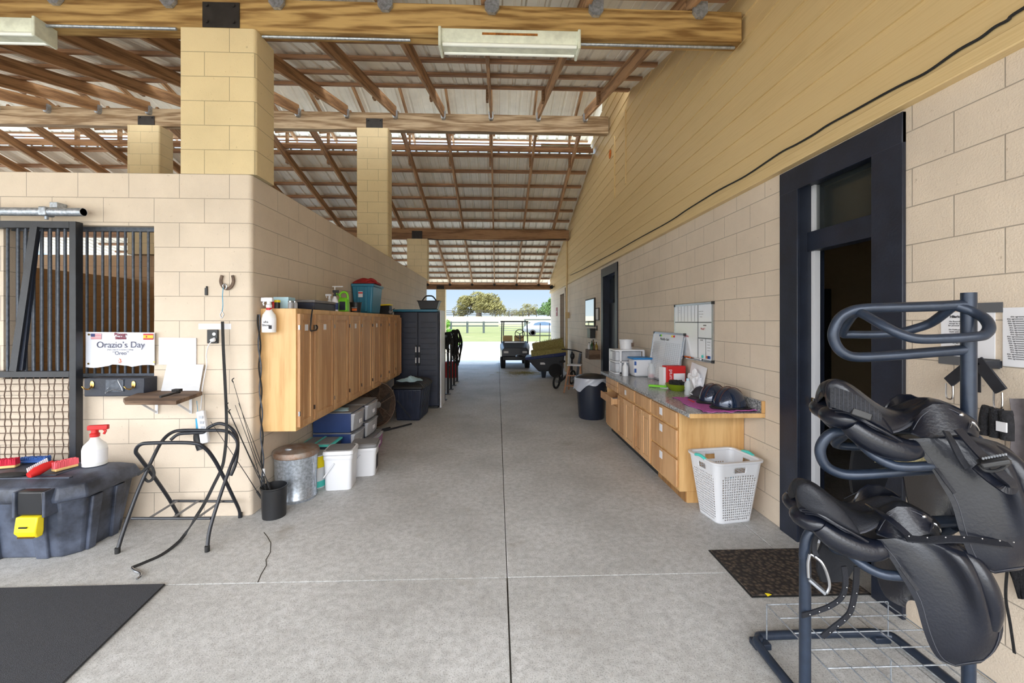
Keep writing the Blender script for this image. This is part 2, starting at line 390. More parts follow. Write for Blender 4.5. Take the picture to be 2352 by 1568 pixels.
# ---------------------------------------------------------------- roof sheets (ceiling)
def roof(x0, x1, p0, p1):
    prof = []; x = x0
    while x < x1:
        prof += [(x,0),(x+.085,0),(x+.09,.004),(x+.10,.004),(x+.105,0),(x+.155,0),(x+.172,.022),(x+.197,.022),(x+.214,0)]
        x += .229
    prof.append((x,0)); n = len(prof)
    m_ = MB(); m_.add([(a,p0[0],p0[1]+h) for a,h in prof]+[(a,p1[0],p1[1]+h) for a,h in prof]+[(a,p0[0],p0[1]+h+.003) for a,h in prof]+[(a,p1[0],p1[1]+h+.003) for a,h in prof],
       [(i,i+1,n+i+1,n+i) for i in range(n-1)]+[(2*n+i,3*n+i,3*n+i+1,2*n+i+1) for i in range(n-1)]+[(i,2*n+i,2*n+i+1,i+1) for i in range(n-1)]+[(n+i,n+i+1,3*n+i+1,3*n+i) for i in range(n-1)])
    return m_
RT = .19; PT = .04; XR0, XR1 = -15.5, 7.0
def zt(y): return zb(y)+RT+PT+.004
for (ya, yb_) in ((-1.5,6.72),(9.3,17.7)):
    st_(roof(XR0, XR1, (ya, zt(ya)), (yb_, zt(yb_))).build('ceiling', 'roof_metal'))
def zm(y): return 6.36-.265*abs(y-8)
st_(roof(XR0, XR1, (6.25, zm(6.25)), (8.0, zm(8.0))).build('ceiling', 'roof_metal'))
st_(roof(XR0, XR1, (8.0, zm(8.0)), (9.85, zm(9.85))).build('ceiling', 'roof_metal'))
# ---------------------------------------------------------------- beams
def beam(y0,y1,z0,z1,x1,m_,label,x0=-15.4):
    o = MB().box(x0,x1,y0,y1,z0,z1).build('timber_beam', m_, bevel=.006, seg=1); return tag(o, label, 'beam')
B1 = beam(3.55,3.68,4.062,4.33,2.14,'beam_wood','broad yellow pine beam crossing the picture nearest the camera')
B2 = beam(7.93,8.06,5.25,5.58,2.148,'beam_pale','pale weathered ridge beam, second from the camera')
B3 = beam(12.33,12.46,4.05,4.35,2.15,'beam_brown','brown beam third from the camera, above the end of the left wall')
B4 = beam(16.93,17.06,2.925,3.14,2.19,'beam_brown','low reddish beam over the far open end of the aisle')
# saw-cut seam on the first two beams
# ---------------------------------------------------------------- rafters
XK = [-.12+.905*k for k in range(-14,3)]
def rafter(x, ya, yb2, lab, grp, nm='rafter', zf=zb, w=.04, h=RT, m_='rafter_wood', lift=0):
    p0, p1 = (x,ya,zf(ya)+h/2+lift), (x,yb2,zf(yb2)+h/2+lift)
    if p0[1] > 8: pass
    ln = math.hypot(p1[1]-p0[1], p1[2]-p0[2]); he = h*.966-.002; mb = MB().box(-w/2,w/2,0,ln,-he/2,he/2)
    o = mb.build(nm, m_); o.location = p0; o.rotation_euler = (math.atan2(p1[2]-p0[2], p1[1]-p0[1]),0,0)
    return tag(o, lab, nm.replace('_',' ') if nm!='hurricane_clip' else 'bracket', grp)
bays = [(-1.4,3.60,'brown rafter above the camera, in front of the nearest yellow beam','rafters before the first beam'),
        (3.63,7.93,'brown rafter rising from the nearest yellow beam to the pale ridge beam','rafters between the first and ridge beams'),
        (8.06,12.38,'brown rafter sloping down from the pale ridge beam to the third beam','rafters between the ridge and third beams'),
        (12.42,17.5,'thin brown rafter sloping down from the third beam to the far beam','rafters between the third and last beams')]
for bi,(ya,yb2,lab,grp) in enumerate(bays):
    proto = None
    for x in XK:
        if bi==0 and x < -6: continue
        if x < -12.5 or (bi==3 and x < -7.6): continue
        if proto is None: proto = rafter(x, ya, yb2, lab, grp)
        else:
            o = proto.copy(); C.objects.link(o); o.location.x = x
# purlins
def purlin(y, z, lab, grp, x0, x1, sl, w=.088, h=PT):
    o = MB().box(x0,x1,-w/2,w/2,0,h).build('purlin', 'purlin_wood'); o.location = (0,y,z); o.rotation_euler = (sl,0,0)
    return tag(o, lab, 'purlin', grp)
sl = math.atan(.265)
P1 = [6.66-.58*k for k in range(14)]; P3 = [9.36+.58*k for k in range(15)]
for y in P1: purlin(y, zb(y)+RT, 'brown purlin board under the near roof sheets between the first beam and ridge' if y > 3.6 else 'brown purlin board under the roof sheets right above the camera', 'purlins near slope' if y > 3.6 else 'purlins above the camera', -13, 2.14, sl)
for y in P3: purlin(y, zb(y)+RT, 'brown purlin board under the far slope between ridge and third beam' if y < 12.4 else 'thin purlin board under the far lowest roof beyond the third beam', 'purlins far slope' if y<12.4 else 'purlins beyond the third beam', -13, 2.14, -sl)
# raised ridge vent: posts, braces, boards
V = []
for x in XK:
    if x < -9.5: continue
    for (y,) in ((6.72,),(9.42,)):
        o = MB().box(-.019,.019,-.045,.045,0, zm(y)-zb(y)-.01).build('vent_post','rafter_wood'); o.location = (x-.045,y,zb(y)); V.append(tag(o,'short post holding up the raised ridge vent roof','post','ridge vent posts'))
    o = MB().bar((0,8.75,zb(8.75)+RT+.05),(0,9.36,zm(9.36)-.14),.07,.038,(1,0,0)).build('vent_brace','rafter_wood'); o.location.x = x+.05; tag(o,'slanting brace under the raised ridge vent roof','brace','ridge vent braces')
    for a_,b_ in ((6.3,8.0),(8.0,9.8)):
        rafter(x, a_, b_, 'short rafter under the raised ridge vent roof', 'ridge vent rafters', 'vent_rafter', lambda y: zm(y)-.115, .038, .09)
for y,z,h,mm in ((6.34,zm(6.34)-.03,.03,'purlin_wood'),(9.75,zm(9.75)-.03,.03,'purlin_wood'),(9.40,5.57,.035,'purlin_wood'),(9.2,zb(9.2)+RT,.09,'purlin_wood'),(9.44,5.66,.02,'purlin_wood')):
    tag(MB().box(-13,2.14,y-.02,y+.02,z,z+h).build('vent_board',mm), 'long board running along the open ridge vent', 'board', 'ridge vent boards')
mat('green_panel',(160,172,150),.5)
tag(MB().box(1.0,2.14,9.46,9.475,5.60,5.70).build('closing_board','green_panel'),'pale green panel closing the right end of the ridge vent','panel')
# hangers: folded galvanised clips on the beam faces
def clip(u, v, y, s):
    p = W(u,v,Y=y); t_ = MB(); a_ = .6*s
    t_.prism([(p.x-s,p.z+s*1.2),(p.x-s,p.z-s*.3),(p.x-s*.45,p.z-s),(p.x+s*.45,p.z-s),(p.x+s,p.z-s*.3),(p.x+s,p.z+s*1.2)], 'y', y-.03, y)
    return t_
for u,v in ((130,-4),(390,2),(638,6),(886,12),(1130,18),(1368,24),(1606,28)):
    tag(clip(u,v,3.547,.062).build('joist_hanger','galv'), 'galvanised hanger at the top edge of the nearest yellow beam', 'bracket', 'hangers on the first beam')
for x in XK:
    if x < -9.6: continue
    o = MB().prism([(x-.045,5.60),(x-.045,5.49),(x-.028,5.455),(x+.028,5.455),(x+.045,5.49),(x+.045,5.60)],'y',7.865,7.93).build('joist_hanger','galv')
    tag(o, 'galvanised hanger on the face of the pale ridge beam', 'bracket', 'hangers on the ridge beam')
for x in XK:
    if x < -7.6: continue
    o = MB().prism([(x-.05,3.15),(x-.05,3.10),(x-.02,3.06),(x+.02,3.06),(x+.05,3.10),(x+.05,3.15)],'y',16.86,16.93).build('joist_hanger','plate')
    tag(o, 'dark hanger on the face of the far low beam', 'bracket', 'hangers on the last beam')
# ---------------------------------------------------------------- pillars and steel plates
def pillar(x0,x1,y0,y1,z0,z1,lab, m_='block_pillar'):
    o = corner(x0,x1,y0,y1,z0,z1,.03).build('block_pillar', m_, smooth=True, ang=30); return tag(o, lab, 'pillar')
def splate(u0,u1,v0,v1,y,lab):
    a_=W(u0,v0,Y=y); b_=W(u1,v1,Y=y); mt = T('steel_plate',lab,'plate',(0,0,0))
    MB().box(a_.x,b_.x,y-.008,y,b_.z,a_.z).build('plate','plate',mt,bevel=.002,seg=1)
    w_=(b_.x-a_.x); h_=a_.z-b_.z
    for i in (.13,.85):
        for j in (.2,.85): MB().cyl((a_.x+w_*i,y-.02,b_.z+h_*j),(a_.x+w_*i,y-.006,b_.z+h_*j),.014,8).build('bolt','plate',mt)
xp0 = W(415,300,Y=YF).x
pillar(xp0, xp0+.61, YF, YF+.28, WT, 4.062, 'large tan block pillar on the corner of the left wall under the nearest beam')
splate(466,551,5,65,3.55,'black steel plate bolted to the nearest yellow beam above the large pillar')
xa = W(822,300,Y=7.9).x; pillar(xa, XL-.0, 7.85, 8.12, WT, 5.25, 'tall block pillar standing on the left wall under the ridge beam')
splate(841,879,272,299,7.93,'dark steel plate on the ridge beam above the pillar on the left wall')
xa = W(295,293,Y=7.8).x; xb = W(368,293,Y=7.8).x; pillar(xa,xb,7.78,8.1,WT,5.2,'block pillar far left behind the front wall, under the ridge beam')
splate(317,355,266,292,7.92,'dark steel plate on the ridge beam at far left')
xa = W(935,550,Y=12.25).x; pillar(xa,XL,12.25,12.5,WT,4.05,'brown-shaded block pillar on the far end of the left wall under the third beam')
splate(946,970,530,549,12.33,'dark steel plate on the third beam')
xa = W(1002,700,Y=16.9).x; xb = W(1022,700,Y=16.9).x; pillar(xa,xb+.02,16.85,17.15,0,2.925,'free standing block pillar at the far open end of the aisle')
splate(1003,1020,655,667,16.93,'dark steel plate on the far low beam')
# wires under the third beam and down its pillar
wr = [W(u,v,Y=12.3) for u,v in ((968,640),(972,600),(976,552),(1010,551),(1060,550),(1100,553),(1180,553),(1240,551),(1300,549))]
tag(MB().tube(smooth_path(wr,4), .012, 6).build('cable','black_rubber',smooth=True), 'black cable sagging beneath the third beam', 'cable')
# ---------------------------------------------------------------- fluorescent lights under the nearest beam
mat('lamp_white',(214,218,200),.45,0,.12,12); mat('tube_glass',(240,244,236),.2,0,0)
def striplight(x0,x1,lab):
    L_=T('strip_light',lab,'lamp',((x0+x1)/2,3.5,4.0))
    z=3.975; MB().prism([(3.46,z),(3.49,z-.045),(3.57,z-.045),(3.60,z),(3.60,z+.085),(3.46,z+.085)],'x',x0,x1).build('housing','lamp_white',L_,bevel=.004)
    for y in (3.475,3.585): MB().cyl((x0+.02,y,z-.02-.02),(x1-.02,y,z-.04),.016,12).build('fluorescent_tube','tube_glass',L_,smooth=True)
    for x in (x0,x1): MB().box(x-.012,x+.012,3.44,3.62,z-.07,z+.09).build('end_cap','lamp_white',L_,bevel=.006)
    MB().box(x0+.35,x1-.35,3.452,3.46,z+.035,z+.05).build('rust_streak',mat('rust',(150,95,40),.9,0,.4,30),L_)
a_=W(1012,105,Y=3.5).x; b_=W(1328,118,Y=3.5).x; striplight(a_,b_,'white fluorescent strip light under the nearest beam at the centre')
a_=W(94,90,Y=3.5).x; striplight(a_-1.22,a_,'white fluorescent strip light cut by the left edge of the picture')
tag(MB().tube([(-3.83,3.53,4.045),(-2.66,3.53,4.045)],.012,8).build('conduit_pipe','galv',smooth=True),'thin grey conduit under the nearest beam at left','pipe')
tag(MB().tube([(-2.0,3.6,4.045),(-.75,3.6,4.045)],.012,8).build('conduit_pipe','galv',smooth=True),'thin grey conduit under the nearest beam between pillar and lamp','pipe')
tag(MB().tube([(.72,3.6,4.045),(2.1,3.6,4.045)],.012,8).build('conduit_pipe','galv',smooth=True),'thin grey conduit under the nearest beam right of the lamp','pipe')
# ---------------------------------------------------------------- doors in the right wall
def doorset(nm, y0, y1, zt_, mm, casing=.15, room=2.0):
    D_=T(nm,None,None,(XR,y0,0)); D_['kind']='structure'; x=XR-.022; c_=casing
    MB().box(x,XR+.0,y0-c_+.06,y0+.06,0,zt_+.1).build('casing',mm,D_,bevel=.004)
    MB().box(x,XR+.0,y1-.06,y1+c_-.06,0,zt_+.1).build('casing',mm,D_,bevel=.004)
    MB().box(x-.001,XR+.0,y0+.06-c_,y1-.06+c_,zt_-.07,zt_+.1).build('casing',mm,D_,bevel=.004)
    MB().box(XR,XR+.2,y1-.04,y1,0,zt_).build('jamb',mm,D_); MB().box(XR,XR+.2,y0,y0+.04,0,zt_).build('jamb',mm,D_); MB().box(XR,XR+.2,y0,y1,zt_-.04,zt_).build('jamb',mm,D_)
    return D_
D1=doorset('door_1', d1[0], d1[1], d1[2], 'navy_frame', .19)
zr = W(1900,548,X=XR+.12).z
MB().box(XR+.07,XR+.17,d1[0],d1[1],zr-.07,zr+.07).build('transom_rail','navy_frame',D1,bevel=.003)
mat('glass',(60,66,66),.08,0,0,alpha=.35,spec=.8)
MB().box(XR+.115,XR+.121,d1[0]+.04,d1[1]-.06,zr+.07,d1[2]-.04).build('transom_pane','glass',D1)
MB().box(XR+.10,XR+.14,d1[1]-.075,d1[1]-.04,0,zr-.07).build('door_stop','white_plastic',D1); MB().box(XR+.10,XR+.14,d1[1]-.07,d1[1]-.04,zr+.07,d1[2]-.04).build('door_stop','white_plastic',D1)
MB().box(XR+.092,XR+.10,d1[1]-.068,d1[1]-.05,.99,1.06).build('strike_plate','brass',D1)
# open door leaf swung into the room
lf = MB().box(XR+.2,XR+1.0,d1[0]-.02,d1[0]+.03,.02,zr-.09).build('leaf','navy_frame',D1,bevel=.004)
MB().box(XR+.3,XR+.9,d1[0]+.03,d1[0]+.04,.2,.9).build('panel','navy_frame',D1)
# tack room behind door 1
r = MB(); r.box(XR+.2,6.2,6.0,6.1,0,WT); r.box(6.1,6.2,-2,6,0,WT); r.box(XR+.2,6.2,-2.1,-2,0,WT); r.box(XR+.2,6.2,-2,6.1,WT,WT+.05)
st_(r.build('wall_room', mat('room_paint',(196,180,150),.6))); st_(MB().box(XR+.2,6.2,-2,6.1,-.12,0).build('floor','concrete'))
cb=T('storage_cupboard','tall black cupboard inside the room behind the near door','cabinet',(3.2,5.6,0))
MB().box(2.5,4.4,5.3,5.9,0,2.05).build('body','black_plastic',cb,bevel=.01)
for x in (3.0,3.5,3.9): MB().box(x,x+.012,5.27,5.3,.9,1.9).build('handle','steel',cb)
cb=T('moving_box','pale box on a dark shelf just inside the near doorway','box',(2.7,4.2,0)); 
MB().box(2.5,3.6,4.6,5.2,0,.9).build('shelf','black_plastic',cb); MB().box(2.6,3.1,4.65,5.1,.9,1.25).build('carton','white_paper',cb,bevel=.004)
D2=doorset('door_2', d2[0], d2[1], d2[2], 'navy_frame', .15)
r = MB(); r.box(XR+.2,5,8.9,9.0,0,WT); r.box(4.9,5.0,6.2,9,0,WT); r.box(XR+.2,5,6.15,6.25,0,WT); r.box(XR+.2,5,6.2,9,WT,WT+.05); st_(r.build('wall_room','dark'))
MB().box(XR+.12,XR+.16,d2[0]+.04,d2[1]-.04,.02,2.0).build('leaf','navy_frame',D2,bevel=.004)
MB().ell((XR+.10,d2[0]+.12,1.0),(.03,.03,.03)).build('knob','steel',D2,smooth=True)
MB().box(XR+.13,XR+.14,d2[0]+.04,d2[1]-.04,2.07,2.5).build('transom_pane','glass',D2)
D3=doorset('door_3', d3[0], d3[1], d3[2], 'block_right', .15)
MB().box(XR+.12,XR+.16,d3[0]+.04,d3[1]-.04,.02,2.55).build('leaf','navy_frame',D3,bevel=.004)
MB().box(XR+.09,XR+.12,d3[0]+.3,d3[0]+.7,.9,2.2).build('pane','glass',D3)
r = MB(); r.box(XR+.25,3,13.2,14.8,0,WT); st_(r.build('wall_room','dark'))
# ================================================================ LEFT SIDE
for n_,c_,r_ in (('oak',(214,168,108),.4),):
    wood('oak',(210,168,122),(182,136,92),'z',9,.38,16,5,.08); wood('oak_side',(220,180,124),(198,154,98),'z',5,.4,12,6,.06); wood('oak_dark',(170,128,80),(130,92,52),'z',9,.45,16,5,.08)
wood('old_wood',(128,104,84),(84,64,50),'x',9,.8,10,5,.3)
mat('navy',(40,62,112),.4,0,.1,4); mat('navy_dark',(38,44,62),.42,0,.15,6,.03,120); mat('clear_plastic',(176,180,188),.25,0,.12,8); mat('dust_grey',(122,122,124),.7,0,.15,5)
mat('teal',(40,118,150),.35); mat('aqua',(80,200,190),.4); mat('lime',(120,205,40),.35); mat('red',(196,34,34),.45); mat('dark_red',(150,30,30),.7,0,.3,12)
mat('yellow',(236,214,30),.4); mat('pink',(226,100,110),.7); mat('light_blue',(178,214,230),.5); mat('blue',(50,90,160),.5); mat('rust_brown',(104,86,74),.7,.3,.3,30)
mat('bristle_red',(190,30,60),.8); mat('brush_wood',(220,185,120),.5); mat('twine',(70,160,200),.8); mat('purple',(150,80,150),.4); mat('orange',(220,110,50),.5)
mat('trunk_blk',(82,90,108),.5,0,0,5,.12,90,rgb2=(38,42,52)); mat('bars',(78,84,94),.5,.3,.25,40); mat('rubber_mat',(52,54,60),.85,0,.25,180,.5,300); mat('leather_brown',(80,60,40),.6)
mat('clear',(225,232,236),.08,0,0,alpha=.45,spec=.6); mat('hazy',(236,238,238),.3,0,0,alpha=.85)
P = lambda u,v,y: W(u,v,Y=y)
# ---- stall window grille
g = T('stall_grille','grille of vertical steel bars in the stall window, behind the white banner','grille',(W(270,868,Y=3.6).x,3.6,z0))
MB().box(a,bx,3.585,3.615,z1-.035,z1).build('top_rail','bars',g); MB().box(a,bx,3.585,3.615,z0,z0+.03).build('bottom_rail','bars',g)
for u in (40,57,76,95,113,131,149,166,183,200,218,236,253,271,288,306,323,341):
    x=W(u,640,Y=3.6).x; MB().cyl((x,3.6,z0+.03),(x,3.6,z1-.03),.0095,8).build('bar','bars',g,smooth=True)
MB().box(a-.0,bx+.0,YF-.015,YF+.2,z0-.02,z0).build('sill','block_front',g)
# ---- sliding stall door hanging in front of the wall
yd=3.44; dr=T('sliding_stall_door','dark steel sliding stall door with bars above and wire mesh below','door',(-3.3,yd,0))
dx1=W(174,700,Y=yd-.02).x; dx0=-4.6; q=lambda v: W(174,v,Y=yd-.02).z
zt_=q(508); zm1=q(852); zb1=q(1060)-.45
MB().box(dx1-.052,dx1,yd-.02,yd+.04,zb1,zt_).build('stile','black_paint',dr,bevel=.003)
MB().box(dx0,dx1-.052,yd-.02,yd+.04,zt_-.055,zt_).build('top_rail','black_paint',dr,bevel=.003)
MB().box(dx0,dx1-.052,yd-.02,yd+.04,zm1-.05,zm1).build('middle_rail','black_paint',dr,bevel=.003)
MB().box(dx0,dx1-.052,yd-.02,yd+.04,zb1,zb1+.05).build('bottom_rail','black_paint',dr,bevel=.003)
for u in (18,42,60,78,97,116,134,150):
    x=W(u,640,Y=yd+.01).x; MB().cyl((x,yd+.01,zm1),(x,yd+.01,zt_-.05),.0095,8).build('bar','bars',dr,smooth=True)
MB().bar(P(80,520,yd-.03),P(32,852,yd-.03),.055,.02,(0,1,0)).build('brace','black_paint',dr)
MB().bar(P(86,530,yd-.012),P(50,850,yd-.012),.03,.02,(0,1,0)).build('brace','navy_frame',dr)
mb=MB()
for i in range(-8,16):
    u=158-16.6*i+ (3 if i%2 else 0)
    x=W(u,950,Y=yd+.01).x
    if x<dx0 or x>dx1-.05: continue
    mb.tube([(x+.002*math.sin(k*2.1+i),yd+.01+.004*(-1)**(k+i),zb1+.05+k*.058) for k in range(int((zm1-zb1-.09)/.058)+2)],.0038,6)
zz=zm1-.05
k=0
while zz>zb1+.05:
    mb.cyl((dx0,yd+.012,zz),(dx1-.05,yd+.012,zz),.0038,6); zz-=.056
mb.build('wire_mesh','rust_brown',dr,smooth=True)
trk=T('door_track','galvanised pipe track above the sliding stall door','pipe',(-3.4,3.45,q(487)))
zt2=W(174,487,Y=3.43).z; xe=W(192,487,Y=3.43).x
MB().lathe([(.029,0),(.033,0),(.033,2.4),(.029,2.4),(.029,0)],(xe,3.43,zt2),16,Matrix.Rotation(-PI/2,4,'Y')).build('pipe','galv',trk,smooth=True)
xb_=W(107,487,Y=3.43).x
MB().box(xb_-.03,xb_+.03,3.39,3.47,zt2-.037,zt2+.037).build('clamp','galv',trk,bevel=.012,seg=3)
MB().box(xb_+.0,xb_+.06,3.45,3.53,zt2+.04,zt2+.085).build('clamp_bolt','galv',trk,bevel=.003); MB().cyl((xb_,3.43,zt2-.06),(xb_,3.43,zt2-.03),.012,8).build('hanger_bolt','galv',trk)
# ---- banner
def rel(u,v,y): return W(u,v,Y=y)
mat('banner',(228,232,244),.45); mat('flag_red',(186,50,66),.6); mat('flag_blue',(50,60,110),.6); mat('flag_yellow',(240,190,60),.6); mat('sign_red',(120,50,70),.6); mat('sign_ink',(70,72,96),.6)
bn=T('banner','white fabric banner reading Orazio\'s Day with two small flags, tied over the stall bars','banner',tuple(W(275,845,Y=3.5)))
rows=[]
for i in range(11):
    r_=[]
    for j in range(19):
        u=197+158*j/18; top=762+1.5*j/18; bot=843+(-3 if 6<j<12 else 0)+2*math.sin(j*.7)-(4*j/18)
        v=top+(bot-top)*i/10; r_.append(W(u,v,Y=3.502+.004*math.sin(j*.9+i*.4)+.006*(j/18)*(i/10)))
    rows.append(r_)
MB().sheet(rows,.0015).build('cloth','banner',bn,smooth=True,ang=80)
Rt=(1,0,0); Up=(0,0,1)
def tx(s,u,v,y,h,m_,nm='lettering',par=None,bold=0,al='CENTER'): return text(s,nm,m_,par,W(u,v,Y=y),Rt,Up,h,.0005,al,bold)
tx('Orazio’s Day',277,792,3.494,.072,'sign_ink',par=bn); tx('“Oreo”',277,811,3.494,.042,'sign_ink',par=bn)
tx('(Mark a Star SF x Charism x Calvaq)',276,803,3.494,.014,'sign_ink',par=bn)
tx('Boccga',277,768,3.494,.035,'sign_red',par=bn,bold=.002); tx('Stables',277,776,3.494,.03,'sign_red',par=bn,bold=.002)
def rect(mb_,u0,u1,v0,v1,y,t_=.001):
    A=W(u0,v0,Y=y); B=W(u1,v1,Y=y); return mb_.box(A.x,B.x,y-t_,y,B.z,A.z)
fl=rect(MB(),209,233,766,779,3.494).build('flag','white_paper',bn); s_=MB()
for i in range(7): rect(s_,209,233,766+i*1.95,767+i*1.95,3.4925)
s_.build('flag_stripes','flag_red',fl); rect(MB(),209,218,766,773,3.4915).build('flag_canton','flag_blue',fl)
fl=rect(MB(),329,352,766,780,3.494).build('flag','flag_red',bn); rect(MB(),329,352,769.5,776.5,3.4925).build('flag_band','flag_yellow',fl); rect(MB(),335,338,771,775,3.4915).build('flag_crest','flag_red',fl)
s_=MB(); 
c0=W(274,828,Y=3.494); 
for k in range(5):
    a_=k*1.3; s_.tube([c0+Vector((.010*math.cos(a_)+.003*t_,0,.012*math.sin(a_)-.004*t_)) for t_ in range(4)],.0016,5)
s_.tube([c0+Vector((.012*math.sin(t_),0,.02-.012*t_)) for t_ in range(4)],.0018,5)
s_.build('horse_mark','orange',bn)
for u,v in ((204,768),(203,835),(354,831)): MB().lathe([(.003,0),(.008,0),(.008,.002),(.003,.002)],W(u,v,Y=3.493),10,Matrix.Rotation(PI/2,4,'X')).build('grommet','brass',bn)
# ---- black board with brass hooks
hk=T('hook_board','navy wooden board with two brass hooks below the stall window','rack',tuple(W(262,900,Y=3.47)))
xa=W(193,880,Y=3.40).x; xb_=W(331,880,Y=3.40).x; za=W(260,868,Y=3.4).z; zb_=W(260,910,Y=3.4).z
MB().box(xa,xb_,3.40,YF,zb_,za).build('board','navy_frame',hk,bevel=.006)
rect(MB(),243,284,872,899,3.397,.002).build('worn_panel','bars',hk)
MB().tube(smooth_path([W(u,v,Y=3.385) for u,v in ((283,873),(270,872),(281,897),(262,895),(248,899),(242,903),(244,896),(250,890))],4),.0018,6).build('wire','steel',hk,smooth=True)
for u in (212,307):
    c0=W(u,883,Y=3.398); h=MB().lathe([(0,0),(.014,.0),(.016,.003),(.012,.006),(0,.007)],c0,14,Matrix.Rotation(PI/2,4,'X')@Matrix.Diagonal((1,1.9,1,1))).build('hook_plate','brass',hk,smooth=True)
    MB().tube(smooth_path([c0+Vector(d_) for d_ in ((0,-.006,-.012),(0,-.03,-.03),(-.012,-.05,-.025),(-.026,-.055,-.006))],5),.0045,8).build('hook','brass',h,smooth=True)
    MB().tube(smooth_path([c0+Vector(d_) for d_ in ((0,-.006,-.014),(-.006,-.02,-.034),(-.016,-.03,-.034))],4),.004,8).build('hook','brass',h,smooth=True)
# ---- white corrugated boards
def board(pts,y,lab,ym=None):
    b_=T('corrugated_board',lab,'board',tuple(W(*pts[3],Y=y)))
    A,B,C_,D_=[W(u,v,Y=y) for u,v in pts]; rows=[]
    for i in range(41):
        t_=i/40; l=A.lerp(D_,t_); r_=B.lerp(C_,t_); o_=Vector((0,-.0012*(i%2),0)); rows.append([l+o_,r_+o_])
    MB().sheet(rows,.004).build('panel','white_plastic',b_); return b_
board([(365,775),(451,776),(451,838),(365,837)],3.522,'white ribbed plastic board fixed to the block wall, the upper of two')
board([(384,837),(468,837),(457,901),(370,898)],3.50,'white ribbed plastic board leaning on the corner shelf, the lower of two')
# ---- corner shelf
sh=T('wall_shelf','brown wooden corner shelf on white brackets below the ribbed boards','shelf',tuple(W(400,898,Z=1.05)))
pl=[W(u,v,Z=1.05) for u,v in ((283,914),(287,920),(405,920),(465,899),(455,892.5),(352,892.5))]; pl=[(p.x,min(p.y,3.528)) for p in pl]
MB().prism(pl,'z',1.02,1.05).build('top','old_wood',sh,bevel=.003)
for u in (362,440):
    p=W(u,925,Y=3.525); MB().strap([(p.x,3.515,1.02),(p.x,3.515,.86)],.022,.004,(0,1,0)).build('bracket','white_plastic',sh)
    MB().strap([(p.x,3.30,1.018),(p.x,3.515,.87)],.014,.006,(1,0,0)).build('bracket','white_plastic',sh)
p0,p1=W(368,911,Z=1.065),W(412,899,Z=1.075)
hb=T('hoof_brush','black hoof pick brush lying on the corner shelf','brush',tuple((p0+p1)/2-Vector((0,0,.02)))); MB().tube([p0,p0.lerp(p1,.4),p0.lerp(p1,.75),p1],.011,8,scale=[.8,1,.7,1.2]).build('handle','black_plastic',hb,smooth=True)
MB().box(p1.x-.045,p1.x+.01,p1.y-.02,p1.y+.02,p1.z,p1.z+.02).build('bristles','black_rubber',hb)
# ---- outlet, cord, power strip, clippers
ou=T('wall_outlet','black wall outlet with a plug in it and a white cord hanging down','outlet',tuple(W(492,788,Y=YF)))
rect(MB(),479,503,757,788,YF,.02).build('plate','black_plastic',ou,bevel=.003); 
for v in (767,779): MB().lathe([(0,0),(.014,0),(.014,.004),(0,.004)],W(492,v,Y=YF-.02),14,Matrix.Rotation(PI/2,4,'X')).build('socket','white_plastic',ou)
MB().ell(W(489,781,Y=3.49),(.022,.02,.016),12,8).build('plug','white_plastic',ou,smooth=True)
MB().tube(smooth_path([W(u,v,Y=3.49) for u,v in ((486,783),(478,795),(474,815),(475,835),(470,862),(465,890),(463,915),(461,940))],5),.004,7).build('cord','white_plastic',ou,smooth=True)
ps=T('power_strip','white power strip hanging upright on its cord below the shelf','power strip',tuple(W(465,1017,Y=3.45)))
MB().bar(W(461,943,Y=3.46),W(472,1017,Y=3.44),.062,.035,(0,1,0)).build('body','white_plastic',ps,bevel=.008)
for k in range(5):
    p=W(461+k*2.2,958+k*12,Y=3.43); MB().cb((p.x,p.y,p.z),(.03,.004,.022)).build('socket','clear_plastic',ps)
cl_=T('hair_clippers','black clippers with a blue grip hanging on blue twine behind the power strip','clippers',tuple(W(458,1030,Y=3.48)))
MB().tube(smooth_path([W(u,v,Y=3.485) for u,v in ((456,990),(454,1005),(458,1020),(462,1032))],4),.03,10,scale=None).build('body','black_plastic',cl_,smooth=True)
MB().bar(W(453,960,Y=3.485),W(455,992,Y=3.485),.022,.022,(0,1,0)).build('grip','twine',cl_,bevel=.006); MB().tube([W(452,920,Y=3.49),W(454,940,Y=3.49),W(453,960,Y=3.485)],.002,5).build('cord','twine',cl_)
# ---- tape, clip, horseshoe with twine and strap
tag(rect(MB(),456,531,743,756,YF,.0015).build('tape_strip','white_paper'),'strip of white tape on the block wall above the outlet','tape')
ck=T('wall_clip','small black clip screwed to the block wall left of the horseshoe','clip',tuple(W(475,677,Y=YF))); rect(MB(),472,478,661,678,YF,.012).build('body','black_plastic',ck,bevel=.002); MB().ell(W(475,659,Y=YF-.008),(.008,.008,.008),10,6).build('screw','black_plastic',ck)
hs=T('horseshoe','rusty horseshoe fixed to the wall as a hook near the corner','horseshoe',tuple(W(521,664,Y=YF)))
MB().sweep(smooth_path([W(u,v,Y=3.515) for u,v in ((510,632),(507,645),(511,657),(520,663),(530,659),(536,646),(534,632))],6),[(-.011,-.005),(.011,-.005),(.011,.005),(-.011,.005)],(0,1,0)).build('shoe','rust_brown',hs,bevel=.002)
MB().tube(smooth_path([W(u,v,Y=3.5) for u,v in ((514,660),(512,655),(517,652),(521,657),(518,664))],4,),.005,8).build('ring','steel',hs,smooth=True)
ls=T('lead_strap','long black strap hanging from the horseshoe down to the floor','strap',tuple(W(300,1306,Z=0)))
MB().tube(smooth_path([W(u,v,Y=3.49) for u,v in ((513,660),(511,680),(512,700),(510,716))],4),.0028,6).build('twine','twine',ls)
MB().tube(smooth_path([W(u,v,Y=3.48) for u,v in ((510,715),(506,722),(509,730),(514,722),(511,716))],4),.004,7).build('snap','steel',ls,smooth=True)
